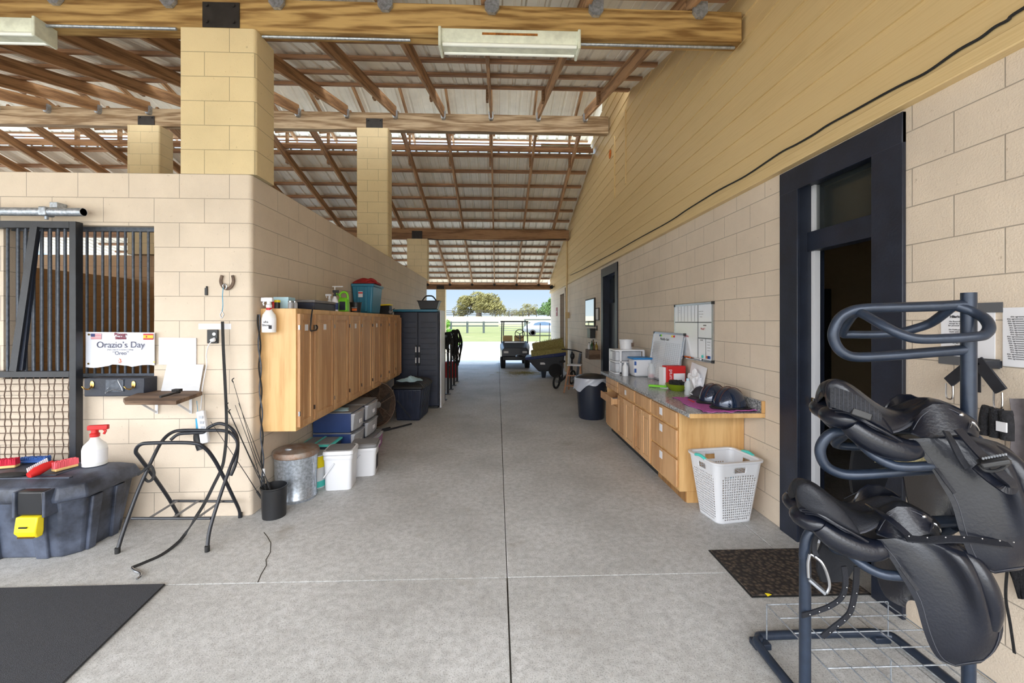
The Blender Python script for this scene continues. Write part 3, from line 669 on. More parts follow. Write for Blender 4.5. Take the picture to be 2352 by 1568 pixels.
fp=[(511,738,3.48),(513,800,3.47),(517,880,3.45),(520,950,3.42),(520,1000,3.38),(515,1050,3.32),(508,1078,3.28),(490,1115,3.22),(470,1155,3.15),(447,1192,3.07)]
pts=[W(u,v,Y=y) for u,v,y in fp]+[W(u,v,Z=z) for u,v,z in ((428,1222,.04),(408,1246,.012),(372,1273,.006),(335,1290,.006),(303,1303,.006))]
pts=smooth_path(pts,5)
ups=[Vector((0,-1,0)).lerp(Vector((0.2,-.2,1)),min(1,max(0,(i/len(pts)-.45)*2.2))).normalized() for i in range(len(pts))]
MB().sweep(pts,[(-.012,-.0015),(.012,-.0015),(.012,.0015),(-.012,.0015)],ups).build('webbing','black_rubber',ls)
MB().tube(smooth_path([W(u,v,Z=.012) for u,v in ((303,1304),(309,1310),(321,1315),(323,1322),(314,1329))],4),.007,8).build('snap','steel',ls,smooth=True)
# ---- folding saddle stand
fs=T('folding_saddle_stand','black folding tube saddle stand with web straps in front of the pale wall','stand',(-2.4,3.25,0))
def fr_(pts,r=.0125): return MB().tube(smooth_path(pts,6),r,10)
A=[(270,1264,2.99),(285,1215,3.05),(318,1125,3.16),(352,1050,3.26),(373,1012,3.33),(395,993,3.39),(420,988,3.42),(470,988,3.42),(515,989,3.42),(536,1000,3.40),(546,1024,3.35),(528,1075,3.24),(505,1140,3.14),(482,1215,3.05),(476,1263,2.99)]
fr_([W(u,v,Y=y) for u,v,y in A]).build('frame','black_paint',fs,smooth=True)
B=[(407,1178,3.50),(385,1140,3.42),(352,1092,3.28),(322,1052,3.14),(312,1036,3.08),(322,1021,3.04),(350,1017,3.03),(440,1017,3.03),(470,1028,3.06),(492,1055,3.14),(512,1092,3.25),(535,1140,3.38),(549,1170,3.47),(552,1190,3.50)]
fr_([W(u,v,Y=y) for u,v,y in B]).build('frame','black_paint',fs,smooth=True)
C3=[(392,1010,3.38),(410,997,3.40),(440,994,3.40),(468,992,3.43),(482,980,3.45),(505,972,3.46),(530,982,3.45),(544,1003,3.42),(546,1030,3.39),(541,1065,3.36),(530,1092,3.33)]
fr_([W(u,v,Y=y) for u,v,y in C3]).build('arm','black_paint',fs,smooth=True)
MB().tube([W(303,1190,Y=3.08),W(484,1190,Y=3.08)],.010,8).build('crossbar','black_paint',fs,smooth=True)
MB().tube([W(397,1150,Y=3.44),W(541,1151,Y=3.44)],.010,8).build('crossbar','black_paint',fs,smooth=True)
for u0,u1 in ((340,408),(394,457),(450,510)):
    MB().strap([W(u0,1191,Y=3.08),W(u1,1149,Y=3.44)],.025,.003,(0,0,1)).build('web_strap','dust_grey',fs)
MB().strap(smooth_path([W(u,v,Y=3.2) for u,v in ((316,1090),(330,1080),(345,1068),(354,1085),(350,1100),(340,1105),(332,1098))],4),.02,.004,(0,1,0)).build('buckle_strap','black_rubber',fs)
for u,v,y in ((270,1262,2.99),(476,1261,2.99),(552,1188,3.50)): p=W(u,v,Y=y); MB().cyl((p.x,p.y,0),(p.x,p.y,.04),.016,10).build('foot_cap','black_rubber',fs,smooth=True)
p=W(407,1178,Y=3.5); MB().cyl((p.x,p.y,0),(p.x,p.y,.04),.016,10).build('foot_cap','black_rubber',fs,smooth=True)
# ---- whip bucket with whips
bk=T('whip_bucket','small black plastic bucket holding riding whips at the wall corner','bucket',(-1.86,3.52,0))
MB().lathe([(.0,0),(.088,0),(.098,.24),(.104,.245),(.104,.255),(.096,.255),(.084,.012),(0,.012)],(-1.86,3.52,0),26).build('shell','black_plastic',bk,smooth=True)
c0=Vector((-1.86,3.52,.03)); tips=[(536,878,3.42,'tallest whip with a bent tassel tip leaning from the black bucket'),(523,935,3.40,'thin black whip leaning left out of the black bucket'),(528,950,3.45,'black whip with a frayed lash leaning out of the bucket'),(484,968,3.36,'lowest slanting black whip reaching behind the stand'),(540,930,3.47,'black whip closest to the wall corner in the bucket'),(548,925,3.5,'straight black whip standing close beside the corner')]
for i,(u,v,y,lb) in enumerate(tips):
    tip=W(u,v,Y=y); base=c0+Vector((.03*math.cos(i),.03*math.sin(i),0)); wt=T('riding_whip',lb,'whip',tuple(base))
    mid=base.lerp(tip,.5)+Vector((.01*i-.02,0,-.01))
    MB().tube(smooth_path([base,base.lerp(tip,.25),mid,tip],5),.0045,6,scale=[1-.6*k/15 for k in range(16)]).build('shaft','black_plastic',wt,smooth=True)
    MB().tube([base,base.lerp(tip,.24)],.0085,7).build('grip','black_rubber',wt,smooth=True)
    if i in (0,1,2): MB().tube(smooth_path([tip,tip+Vector((-.01,0,.02)),tip+Vector((.005,0,.035))],3),.004,6).build('lash','black_rubber',wt)
# ---- twisted extension cord down the cabinet side
cw=T('twisted_cord','black twisted cord hanging down the end of the wall cabinets into the bucket','cord',tuple(c0))
for ph in (0,PI):
    pts=[W(594+ (v-720)*.026,v,Y=3.60)+Vector((.009*math.cos(v*.06+ph),.006*math.sin(v*.06+ph),0)) for v in range(722,1122,8)]
    MB().tube(pts,.006,7).build('strand','black_rubber' if ph else 'bars',cw,smooth=True)
p=W(606,1092,Y=3.59); MB().cyl(p,p+Vector((0,0,.06)),.0105,8).build('tag','white_paper',cw)
# ---- galvanised can
gc=T('galvanised_can','galvanised metal feed can with a rusty lid below the wall cabinets','can',(-1.86,3.90,0))
MB().lathe([(0,0),(.178,0),(.180,.02),(.172,.03),(.176,.2),(.180,.36),(.184,.42)],(-1.86,3.90,0),40).build('drum','galv',gc,smooth=True)
mat('lid_rust',(156,150,144),.5,.4,0,9,rgb2=(134,104,84))
MB().lathe([(.192,.395),(.197,.40),(.197,.43),(.188,.445),(.15,.452),(.08,.465),(0,.47)],(-1.86,3.90,0),40).build('lid','lid_rust',gc,smooth=True)
MB().ell((-1.88,3.80,.466),(.035,.016,.012),12,6).build('lid_handle','galv',gc,smooth=True)
MB().tube(smooth_path([(-1.69,3.85,.38),(-1.66,3.82,.30),(-1.655,3.80,.22),(-1.66,3.83,.12)],4),.003,6).build('bail','steel',gc)
# ---- black trunk, left
tk=T('tack_trunk','large scuffed black plastic trunk with a yellow latch in front of the stall door','trunk',(-3.4,3.2,0))
x0_,x1_,y0_,y1_=-4.05,-2.87,2.90,3.37
def oct_(e,z,c_=.09): return [(x0_-e,y0_-e,z),(x1_-c_+e*.6,y0_-e,z),(x1_+e,y0_+c_-e*.6,z),(x1_+e,y1_+e,z),(x0_-e,y1_+e,z)]
MB().loft([oct_(-.05,0),oct_(0,.40)]).build('body','trunk_blk',tk,bevel=.012)
rbs=[]
for x in (-3.95,-3.72,-3.42,-3.10): rbs.append(MB().loft([[(x-.04,y0_+.03,.0),(x+.04,y0_+.03,.0),(x+.04,y0_+.09,.0),(x-.04,y0_+.09,.0)],[(x-.055,y0_-.018,.39),(x+.055,y0_-.018,.39),(x+.055,y0_+.05,.39),(x-.055,y0_+.05,.39)]]))
for y in (3.07,3.25): rbs.append(MB().loft([[(x1_-.09,y-.03,0),(x1_-.03,y-.03,0),(x1_-.03,y+.03,0),(x1_-.09,y+.03,0)],[(x1_-.04,y-.04,.39),(x1_+.018,y-.04,.39),(x1_+.018,y+.04,.39),(x1_-.04,y+.04,.39)]]))
for r_ in rbs: r_.build('rib','trunk_blk',tk,bevel=.008)
lid=MB().loft([oct_(.03,.40),oct_(.035,.43),oct_(.01,.50),oct_(-.05,.53)]).build('lid','trunk_blk',tk,bevel=.01)
lf_=MB(); lf_.box(x0_+.1,x1_-.25,y0_+.14,y1_-.06,.527,.538); lf_.box(x0_+.1,x1_-.1,y0_+.08,y0_+.11,.527,.54); lf_.build('lid_panel','trunk_blk',lid,bevel=.004)
lt=T('x','a','b'); bpy.data.objects.remove(lt)
xl=W(74,1120,Y=2.85).x
cla=MB(); cla.box(xl-.085,xl+.085,2.835,2.90,.34,.50); cla.build('clasp','black_plastic',tk,bevel=.012)
for s_ in (-1,1): MB().box(xl+s_*.095-.01,xl+s_*.095+.01,2.825,2.92,.33,.50).build('clasp_rib','trunk_blk',tk,bevel=.005)
mb=MB(); mb.loft([[(xl-.06,2.825,.20),(xl+.06,2.825,.20),(xl+.06,2.86,.20),(xl-.06,2.86,.20)],[(xl-.068,2.80,.24),(xl+.068,2.80,.24),(xl+.068,2.86,.24),(xl-.068,2.86,.24)],[(xl-.07,2.815,.34),(xl+.07,2.815,.34),(xl+.07,2.86,.34),(xl-.07,2.86,.34)]])
la=mb.build('latch','yellow',tk,bevel=.008); MB().box(xl-.03,xl+.02,2.796,2.803,.275,.284).build('slot','black_plastic',la); MB().box(xl-.05,xl+.05,2.808,2.822,.205,.215).build('slot','brass',la)
# brushes on the trunk
def brush(u0,v0,u1,v1,lb,wm,bm_,zz=.54,w_=.055,hb_=.045):
    p0,p1=W(u0,v0,Z=zz),W(u1,v1,Z=zz); t_=T('grooming_brush',lb,'brush',tuple((p0+p1)/2))
    d_=(p1-p0).normalized(); s_=Vector((-d_.y,d_.x,0))
    MB().bar(p0+Vector((0,0,.012)),p1+Vector((0,0,.012)),w_,.02,(0,0,1)).build('handle',wm,t_,bevel=.006)
    b_=MB(); n=26
    for i in range(n):
        for j in range(4):
            q_=p0.lerp(p1,(i+.5)/n)+s_*((j-1.5)*.013)+Vector((0,0,.022)); dd=Vector((random.uniform(-.004,.004),random.uniform(-.004,.004),hb_+random.uniform(-.003,.003)))
            b_.sweep([q_,q_+dd],[(-.004,-.004),(.004,-.004),(.004,.004),(-.004,.004)],(1,0,0))
    b_.build('bristles',bm_,t_); return t_
brush(-28,1078,41,1072,'crimson bristle brush with yellow back, at the left edge of the trunk','brush_wood','bristle_red')
brush(122,1084,176,1070,'pink bristle brush with a pale wooden back beside the spray bottle on the trunk','brush_wood','pink')
brush(48,1063,112,1060,'blue bristled brush lying at the back of the trunk lid','blue','blue',.54,.05,.02)
p0,p1=W(66,1092,Z=.555),W(122,1062,Z=.60); cbt=T('dandy_brush','glossy red plastic brush with white bristles on the trunk lid','brush',tuple(W(90,1088,Z=.54)))
MB().tube([p0,p0.lerp(p1,.3),p0.lerp(p1,.7),p1],.03,12,scale=[.7,1.1,1,.6]).build('body','red',cbt,smooth=True)
b_=MB()
for i in range(12):
    q_=p0.lerp(p1,i/14)+Vector((-.02,.02,-.0)); b_.bar(q_,q_+Vector((-.012,.0,.045)),.006,.006)
b_.build('bristles','white_plastic',cbt)
MB().box
# rubber curry comb
p=W(25,1090,Z=.545); tag(MB().ell(p,(.11,.045,.014),20,8).build('curry_comb','black_rubber',smooth=True),'flat black curry comb at the front of the trunk lid','comb')
# spray bottle shape
def spray(base,h,r,lb,body,head,label=None,rz=0,head_h=.3,name='spray_bottle',sq=1.0):
    t_=T(name,lb,'bottle',tuple(base)); B_=Vector(base)
    MB().lathe([(0,0),(r,0),(r,h*.42),(r*.9,h*.5),(r*.45,h*.62),(r*.33,h*.68),(r*.33,h*.72),(0,h*.72)],B_,20,None,1,sq).build('bottle',body,t_,smooth=True)
    if label: MB().lathe([(r*1.02,h*.08),(r*1.02,h*.40)],B_,20,None,1,sq).build('label',label,t_,smooth=True)
    MB().lathe([(r*.4,h*.70),(r*.42,h*.78),(r*.3,h*.80),(r*.3,h*.88)],B_,14).build('collar',head,t_,smooth=True)
    d_=Vector((math.cos(rz),math.sin(rz),0)); k=B_+Vector((0,0,h*.93))
    MB().bar(k-d_*r*.6,k+d_*r*1.2,r*.42,h*.12).build('spray_head',head,t_,bevel=r*.08)
    MB().tube([k+d_*r*.7+Vector((0,0,-h*.03)),k+d_*r*.95+Vector((0,0,-h*.1)),k+d_*r*.8+Vector((0,0,-h*.17))],r*.12,6).build('trigger',head,t_,smooth=True)
    return t_
pb=W(203,1073,Z=.53); spray((pb.x,pb.y+.05,.536),.30,.072,'clear spray bottle with a red trigger standing on the black trunk','hazy','red','white_paper',.2)
# ================================================================ wall cabinets
CX=-1.745; Yc0=3.655; cz0,cz1=.666,1.733
def Ypx(u,x=CX): return W(u,738,X=x).y
ed=[Yc0,Ypx(714),Ypx(797),Ypx(851),Ypx(888),Ypx(919)]
drs=[(682,713),(717,762),(763,796),(799,824.5),(826.5,850),(852.5,870),(871.5,889),(891,905),(906,919)]
own=[0,1,1,2,2,3,3,4,4]
labs=['oak wall cabinet nearest the camera, with a single narrow door','oak wall cabinet second from the camera, white square sticker on its door','oak wall cabinet third from the camera, with two doors','oak wall cabinet fourth from the camera, with two doors','oak wall cabinet at the far end beside the dark locker']
for i in range(5):
    y0_,y1_=ed[i],ed[i+1]-.002; c_=T('wall_cabinet',labs[i],'cabinet',(-1.9,(y0_+y1_)/2,cz0),'oak wall cabinets on the left wall')
    MB().box(XL+.002,CX,y0_,y1_,cz0,cz1).build('carcass','oak_side',c_,bevel=.003,seg=1)
    for k,(u0,u1) in enumerate(drs):
        if own[k]!=i: continue
        a_,b_=max(Ypx(u0),y0_+.012),min(Ypx(u1),y1_-.01); z_a,z_b=cz0+.03,cz1-.045
        d_=MB().box(CX,CX+.02,a_,b_,z_a,z_b).build('door','oak',c_,bevel=.004); fw=.055
        fm=MB()
        for (p,q,r_,s_) in ((a_,a_+fw,z_a,z_b),(b_-fw,b_,z_a,z_b),(a_+fw,b_-fw,z_b-fw,z_b),(a_+fw,b_-fw,z_a,z_a+fw)): fm.box(CX+.018,CX+.028,p,q,r_,s_)
        fm.build('door_frame','oak',d_,bevel=.003)
        MB().box(CX+.0185,CX+.024,a_+fw+.02,b_-fw-.02,z_a+fw+.02,z_b-fw-.02).build('door_panel','oak',d_,bevel=.003)
        if k in (0,1,3,5): 
            ym=(a_+b_)/2; MB().box(CX+.024,CX+.0255,ym-.03,ym+.03,z_b-.15,z_b-.095).build('sticker','white_paper',d_)
        for zz in (z_a+.12,z_b-.12): MB().box(CX+.018,CX+.03,a_-.012,a_+.002,zz-.02,zz+.02).build('hinge','steel',d_)
ctop=cz1
# hanging hook rod on the cabinet front
hr=T('hook_rod','black strap hook hanging over the front of the wall cabinets','hook',(CX+.045,Ypx(714),1.5))
pp=[W(u,v,X=CX+.045) for u,v in ((719,703),(716,720),(714,740),(713,758),(720,759),(727,757),(729,750),(726,747))]
MB().tube(smooth_path(pp,4),.007,7).build('rod','black_plastic',hr,smooth=True)
# spray bottle hanging on the end panel
pb=W(618,763,Y=3.60); spray((pb.x,3.60,pb.z),.30,.058,'white spray bottle hanging on the end of the wall cabinets','hazy','white_plastic','white_paper',PI*.95,name='spray_bottle',sq=.7)
sb_=[o_ for o_ in C.objects if o_.name.startswith('spray_bottle')][-1]
text('ulta\nShow','lettering','ink',sb_,(pb.x-.005,3.60-.0425,pb.z+.075),Rt,Up,.028)
MB().box(pb.x+.018,pb.x+.04,3.60-.041,3.60-.036,pb.z+.03,pb.z+.06).build('label_patch','ink',sb_)
tag(MB().lathe([(.021,0),(.021,.02)],W(618,712,Y=3.60),14).build('bottle_ring','red'),'thin red ring around the neck of the hanging spray bottle','ring')
# ---- things on top of the cabinets
X1=-1.86
def PX(u,x=X1): return W(u,712,X=x)
def onbox(u0,u1,v,x,dep,lb,nm,cat_,m_,zb_=ctop,bev=.006):
    a_=W(u0,v,X=x); y=a_.y; zt2=W(u0,v,Y=y).z; wd_=W(u1,v,Y=y).x-W(u0,v,Y=y).x
    t_=T(nm,lb,cat_,(a_.x+wd_/2,y,zb_)); MB().box(a_.x,a_.x+wd_,y,y+dep,zb_,zt2).build('body',m_,t_,bevel=bev); return t_,a_.x,wd_,y,zt2
t_,bx_,bw_,by_,bz_=onbox(629,662,683,-2.0,.12,'light blue box on top of the nearest wall cabinet','box','box','light_blue'); MB().box(bx_-.003,bx_+bw_+.003,by_-.003,by_+.123,bz_-.02,bz_+.004).build('lid','light_blue',t_)
p=W(637,708,Y=3.72); jr=T('pill_jar','small dark jar with a yellow cap on the nearest wall cabinet','jar',(p.x,3.72,ctop)); MB().lathe([(0,0),(.022,0),(.022,.055),(0,.055)],(p.x,3.72,ctop),16).build('jar','black_plastic',jr,smooth=True); MB().lathe([(0,.055),(.024,.055),(.024,.075),(0,.077)],(p.x,3.72,ctop),16).build('lid','yellow',jr,smooth=True)
p=W(627,708,Y=3.74); jr=T('small_can','small red can behind the spray bottle on the cabinet top','can',(p.x,3.76,ctop)); MB().lathe([(0,0),(.016,0),(.016,.06),(.013,.065),(0,.066)],(p.x,3.76,ctop),14).build('can','red',jr,smooth=True); MB().lathe([(0,.066),(.010,.066),(.010,.074),(0,.074)],(p.x,3.76,ctop),10).build('cap','white_plastic',jr)
for i,(u,lb) in enumerate(((667,'glass jar with pale lid beside the light blue box'),(677,'glass jar next to the navy toolbox on the cabinet top'))):
    p=W(u,708,Y=3.80+.06*i); jr=T('glass_jar',lb,'jar',(p.x,p.y,ctop)); MB().lathe([(0,0),(.024,0),(.024,.05),(.02,.06),(0,.06)],(p.x,p.y,ctop),16).build('jar','clear_plastic',jr,smooth=True); MB().lathe([(0,.06),(.023,.06),(.023,.072),(0,.073)],(p.x,p.y,ctop),16).build('lid','steel',jr,smooth=True)
y_=Ypx(722,-1.80); tb=T('tool_case','long navy plastic case lying on the wall cabinets','case',(-1.88,y_+.25,ctop))
MB().box(-2.0,-1.80,y_,y_+.62,ctop,ctop+.075).build('case','navy_dark',tb,bevel=.008); MB().box(-2.005,-1.795,y_-.005,y_+.625,ctop+.075,ctop+.10).build('lid','dust_grey',tb,bevel=.008)
for i,(u,x,h,b_,hd,lb) in enumerate(((757,-1.90,.20,'hazy','white_plastic','cloudy spray bottle with a white trigger behind the navy case'),(769,-1.82,.24,'white_plastic','black_plastic','white spray bottle with a black trigger and dark label on the cabinets'))):
    y_=W(u,738,X=x).y; spray((x,y_,ctop),h,.038,lb,b_,hd,'navy' if i else None,PI if i==0 else 0)
y_=W(769,738,X=-1.95).y; pm=T('pump_bottle','tall bottle with a white pump behind the spray bottles','bottle',(-1.95,y_,ctop)); MB().lathe([(0,0),(.04,0),(.04,.15),(.015,.19),(.015,.20)],(-1.95,y_,ctop),16).build('bottle','hazy',pm,smooth=True)
MB().cyl((-1.95,y_,ctop+.2),(-1.95,y_,ctop+.30),.007,8).build('pump_stem','white_plastic',pm); MB().bar((-1.98,y_,ctop+.305),(-1.85,y_,ctop+.305),.02,.014).build('pump_head','white_plastic',pm,bevel=.004)
# green jug
y_=W(790,738,X=-1.82).y; gj=T('green_jug','lime green jug with a handle standing on the wall cabinets','jug',(-1.82,y_,ctop)); x=-1.82
MB().loft([[(x-.05,y_-.05,ctop),(x+.05,y_-.05,ctop),(x+.05,y_+.05,ctop),(x-.05,y_+.05,ctop)],[(x-.052,y_-.05,ctop+.14),(x+.052,y_-.05,ctop+.14),(x+.052,y_+.05,ctop+.14),(x-.052,y_+.05,ctop+.14)],[(x-.045,y_-.03,ctop+.17),(x+.04,y_-.03,ctop+.17),(x+.04,y_+.03,ctop+.17),(x-.045,y_+.03,ctop+.17)]]).build('bottle','lime',gj,bevel=.012,seg=3)
MB().tube(smooth_path([(x-.04,y_,ctop+.16),(x-.045,y_,ctop+.21),(x-.01,y_,ctop+.235),(x+.03,y_,ctop+.225),(x+.045,y_,ctop+.18),(x+.045,y_,ctop+.13)],5),.014,10).build('handle','lime',gj,smooth=True)
MB().cyl((x-.045,y_,ctop+.195),(x-.085,y_,ctop+.215),.015,12).build('cap','lime',gj,smooth=True); MB().box(x-.035,x+.035,y_-.053,y_-.05,ctop+.02,ctop+.12).build('label','navy_dark',gj)
# black bucket
y_=W(817,738,X=-1.80).y; bb=T('small_bucket','small black feed bucket with a printed label in front of the teal tote','bucket',(-1.80,y_,ctop))
MB().lathe([(0,0),(.058,0),(.07,.12),(.076,.122),(.076,.13),(.066,.13),(.056,.01),(0,.01)],(-1.80,y_,ctop),26).build('shell','black_plastic',bb,smooth=True)
MB().box(-1.825,-1.765,y_-.068,y_-.06,ctop+.02,ctop+.05).build('label','orange',bb)
text('CROWN',  'lettering','white_plastic',bb,(-1.795,y_-.0705,ctop+.06),Rt,Up,.017)
# teal tote with red cloth
y_=W(855,738,X=-1.76).y; ya=y_-.0; tt=T('storage_tote','teal plastic storage tote standing on the wall cabinets','tote',(-1.9,ya+.25,ctop))
xl=W(806,700,Y=ya).x; zt3=W(830,650,Y=ya).z
xl=max(xl,-2.04); MB().loft([[(xl+.03,ya,ctop),(-1.77,ya,ctop),(-1.77,ya+.42,ctop),(xl+.03,ya+.42,ctop)],[(xl,ya-.03,zt3-.03),(-1.74,ya-.03,zt3-.03),(-1.74,ya+.45,zt3-.03),(xl,ya+.45,zt3-.03)]]).build('body','teal',tt,bevel=.02,seg=3)
MB().box(xl-.0,-1.725,ya-.045,ya+.46,zt3-.05,zt3-.01).build('rim','teal',tt,bevel=.008)
for x in (xl+.09,xl+.2): MB().box(x-.02,x+.02,ya-.035,ya-.005,ctop+.02,zt3-.05).build('rib','teal',tt,bevel=.006)
lb_=MB().box(xl+.10,xl+.16,ya-.042,ya-.034,zt3-.20,zt3-.12).build('label','white_paper',tt)
MB().box(xl+.10,xl+.16,ya-.043,ya-.042,zt3-.15,zt3-.13).build('label_band','red',lb_)
def cloth(pts_bound, z, nm, lb, m_, amp=.02, n=16, seed=1, cat_='cloth', drop=0):
    # crumpled cloth over an elliptical footprint
    (cx_,cy_),(rx_,ry_)=pts_bound; random.seed(seed); ph=[random.uniform(0,6) for _ in range(8)]; rows=[]
    for i in range(n+1):
        r_=[]
        for j in range(n*2+1):
            s_=i/n; a_=2*PI*j/(n*2); e_=1+.18*math.sin(3*a_+ph[0])+.1*math.sin(5*a_+ph[1])
            x=cx_+rx_*s_*e_*math.cos(a_); y=cy_+ry_*s_*e_*math.sin(a_)
            h=amp*(1+.6*math.sin(x*38+ph[2])+.5*math.sin(y*31+ph[3]+x*12)+.4*math.sin((x+y)*55+ph[4]))*(1-s_**2*.75)
            r_.append((x,y,z+max(h,.002)-drop*max(0,s_-.8)*5))
        rows.append(r_)
    return tag(MB().sheet(rows,.004).build(nm,m_,smooth=True,ang=80),lb,cat_)
cx_=(xl-1.74)/2; rc=T('folded_cloth','dark red cloth heaped on top of the teal tote','cloth',(cx_,ya+.2,zt3))
mb=MB(); mb.loft([[(cx_-.17,ya-.02,zt3-.008),(cx_+.18,ya-.02,zt3-.008),(cx_+.17,ya+.4,zt3-.008),(cx_-.16,ya+.4,zt3-.008)],[(cx_-.13,ya,zt3+.03),(cx_+.17,ya,zt3+.03),(cx_+.14,ya+.36,zt3+.045),(cx_-.1,ya+.36,zt3+.04)],[(cx_-.03,ya+.04,zt3+.085),(cx_+.01,ya+.04,zt3+.085),(cx_+.06,ya+.28,zt3+.07),(cx_-.05,ya+.28,zt3+.075)]]); mb.build('folds','dark_red',rc,bevel=.02,sub=2)
MB().tube(smooth_path([(cx_+.05,ya-.03,zt3+.02),(cx_+.12,ya-.04,zt3+.05),(cx_+.17,ya-.03,zt3+.03),(cx_+.18,ya+.02,zt3+.01)],4),.018,8).build('corner_fold','dark_red',rc,smooth=True)
y_=W(893,738,X=-1.80).y; yb2=T('hinged_box','black box with a yellow lid at the far end of the cabinet tops','box',(-1.85,y_,ctop)); 
MB().frust((-1.86,y_+.05,ctop),(.17,.2),(.15,.18),.15,0).build('body','black_plastic',yb2,bevel=.008); MB().cb((-1.86,y_+.05,ctop+.16),(.18,.21,.022),0,0,-.06).build('lid','yellow',yb2,bevel=.004)
ml=T('spare_clamp','grey metal clamp with black jaws beside the yellow-lidded box','clamp',(-1.74,y_-.05,ctop)); MB().ell((-1.755,y_-.08,ctop+.04),(.03,.03,.03),10,8).build('body','dust_grey',ml,smooth=True)
MB().bar((-1.77,y_-.1,ctop+.05),(-1.69,y_-.05,ctop+.10),.014,.01).build('jaw','black_plastic',ml); MB().bar((-1.77,y_-.1,ctop+.03),(-1.70,y_-.05,ctop+.045),.014,.01).build('jaw','black_plastic',ml)
# ================================================================ under the cabinets
def drawer_unit(x0,x1,y0,y1,z0,z1,lb,m_='navy',top='dust_grey',front='clear_plastic'):
    t_=T('drawer_box',lb,'drawer box',((x0+x1)/2,(y0+y1)/2,z0)); MB().box(x0,x1-.05,y0,y1,z0,z1-.012).build('case',m_,t_,bevel=.006); MB().box(x0-.004,x1-.04,y0-.004,y1+.004,z1-.012,z1).build('top',top,t_,bevel=.004)
    ring=lambda z,e: [(x1-.05,y0+.01,z),(x1-.02+e,y0+.03,z),(x1+e,(y0+y1)/2,z),(x1-.02+e,y1-.03,z),(x1-.05,y1-.01,z)]
    d_=MB().loft([ring(z0+.012,-.012),ring(z1-.035,0)]).build('drawer',front,t_,bevel=.006); MB().loft([ring(z1-.04,.006),ring(z1-.02,.01)]).build('drawer_lip','clear_plastic',d_,bevel=.003)
    MB().box(x1-.006,x1-.0005,(y0+y1)/2-.05,(y0+y1)/2+.03,z0+.07,z0+.11).build('sticker','white_paper',d_); return t_
for z_,h_,lb in ((.0,.165,'lowest navy drawer box of the nearer stack beneath the wall cabinets'),(.168,.22,'middle navy drawer box of the nearer stack, clear front'),(.392,.223,'top navy drawer box of the nearer stack, dusty lid'),): drawer_unit(-2.03,-1.57,4.63,5.04,z_,z_+h_,lb)
for z_,h_,lb,mm in ((.0,.20,'purple tub at the bottom of the farther stack','purple'),(.203,.20,'middle drawer box of the farther stack next to the fan','navy_dark'),(.406,.21,'top drawer box of the farther stack with pinkish contents','navy_dark')): drawer_unit(-2.03,-1.56 if z_ else -1.49,5.08,5.55,z_,z_+h_,lb,mm,front='clear_plastic' if z_ else 'purple')
cloth(((-1.82,4.78),(.14,.10)),.616,'rag','crumpled pale blue rag on the nearer drawer stack','light_blue',.01,10,5)
tu=T('lidded_tub','grey storage tub with a turquoise rim beside the metal can','tub',(-1.85,4.42,0)); MB().frust((-1.85,4.42,.0),(.26,.24),(.32,.3),.35).build('tub','navy_dark',tu,bevel=.02,seg=3); ld=MB().box(-2.02,-1.68,4.26,4.58,.345,.365).build('rim','aqua',tu,bevel=.012,seg=3)
MB().box(-1.99,-1.71,4.29,4.55,.355,.372).build('lid_inset','dust_grey',ld,bevel=.004); MB().box(-1.87,-1.85,4.28,4.56,.36,.376).build('lid_rib','aqua',ld)
yl=T('printed_pail','pail with a yellow and white printed label behind the white bucket','bucket',(-1.80,4.2,0)); MB().lathe([(0,0),(.115,0),(.125,.32),(0,.32)],(-1.81,4.16,0),24).build('pail','white_plastic',yl,smooth=True)
MB().lathe([(.1225,.2),(.127,.31)],(-1.81,4.16,0),24).build('label','yellow',yl,smooth=True); MB().lathe([(.1165,.01),(.119,.07)],(-1.81,4.16,0),24).build('label','aqua',yl,smooth=True)
p=W(727,1046,Y=4.08); text('HI\nSTA\nCAT','lettering','ink',yl,(p.x,4.028,.245),Rt,Up,.04,.0005)
def sqbucket(c_,w,d,h,rz,lb,dirty=False):
    t_=T('square_bucket',lb,'bucket',(*c_,0)); M=Matrix.Translation((*c_,0))@Matrix.Rotation(rz,4,'Z')
    def ring(s_,z,n=5,r=.04):
        a_,b_=w/2*s_,d/2*s_; o=[]
        for cx2,cy2,st in ((a_-r,b_-r,0),(-a_+r,b_-r,1),(-a_+r,-b_+r,2),(a_-r,-b_+r,3)):
            for k in range(n): an=(st+k/(n-1))*PI/2; o.append(M@Vector((cx2+r*math.cos(an),cy2+r*math.sin(an),z)))
        return o
    MB().loft([ring(.90,0),ring(.91,.01),ring(.98,h*.78)]).build('shell','white_plastic',t_,smooth=True)
    MB().loft([ring(1.0,h*.78),ring(1.02,h*.79),ring(1.02,h*.88),ring(1.0,h*.89)]).build('rim','white_plastic',t_,smooth=True)
    MB().loft([ring(1.03,h*.9),ring(1.06,h*.91),ring(1.06,h*.97),ring(1.02,h)]).build('lid','white_plastic' if not dirty else 'dust_grey',t_,smooth=True)
    MB().loft([ring(.9,h*1.0),ring(.88,h*1.015)]).build('lid_panel','dust_grey',t_,smooth=True)
    ep=[M@Vector(v) for v in ((-w*.5,-d*.1,h*.78),(-w*.54,-d*.5,h*.5),(-w*.42,-d*.56,h*.33),(0,-d*.6,h*.66),(w*.45,-d*.54,h*.75),(w*.5,-d*.2,h*.78))]
    MB().tube([M@Vector(v) for v in ((-w*.46,-d*.53,h*.35),(-w*.1,-d*.53,h*.7))],.007,7).build('handle','white_plastic',t_,smooth=True); return t_,M
sqbucket((-1.545,4.15),.27,.26,.375,.10,'white square bucket with a pale handle, the nearer of two by the metal can')
t_,M_=sqbucket((-1.42,4.50),.26,.26,.33,.15,'dirty-lidded white square bucket with a dark side label, the farther of two',True)
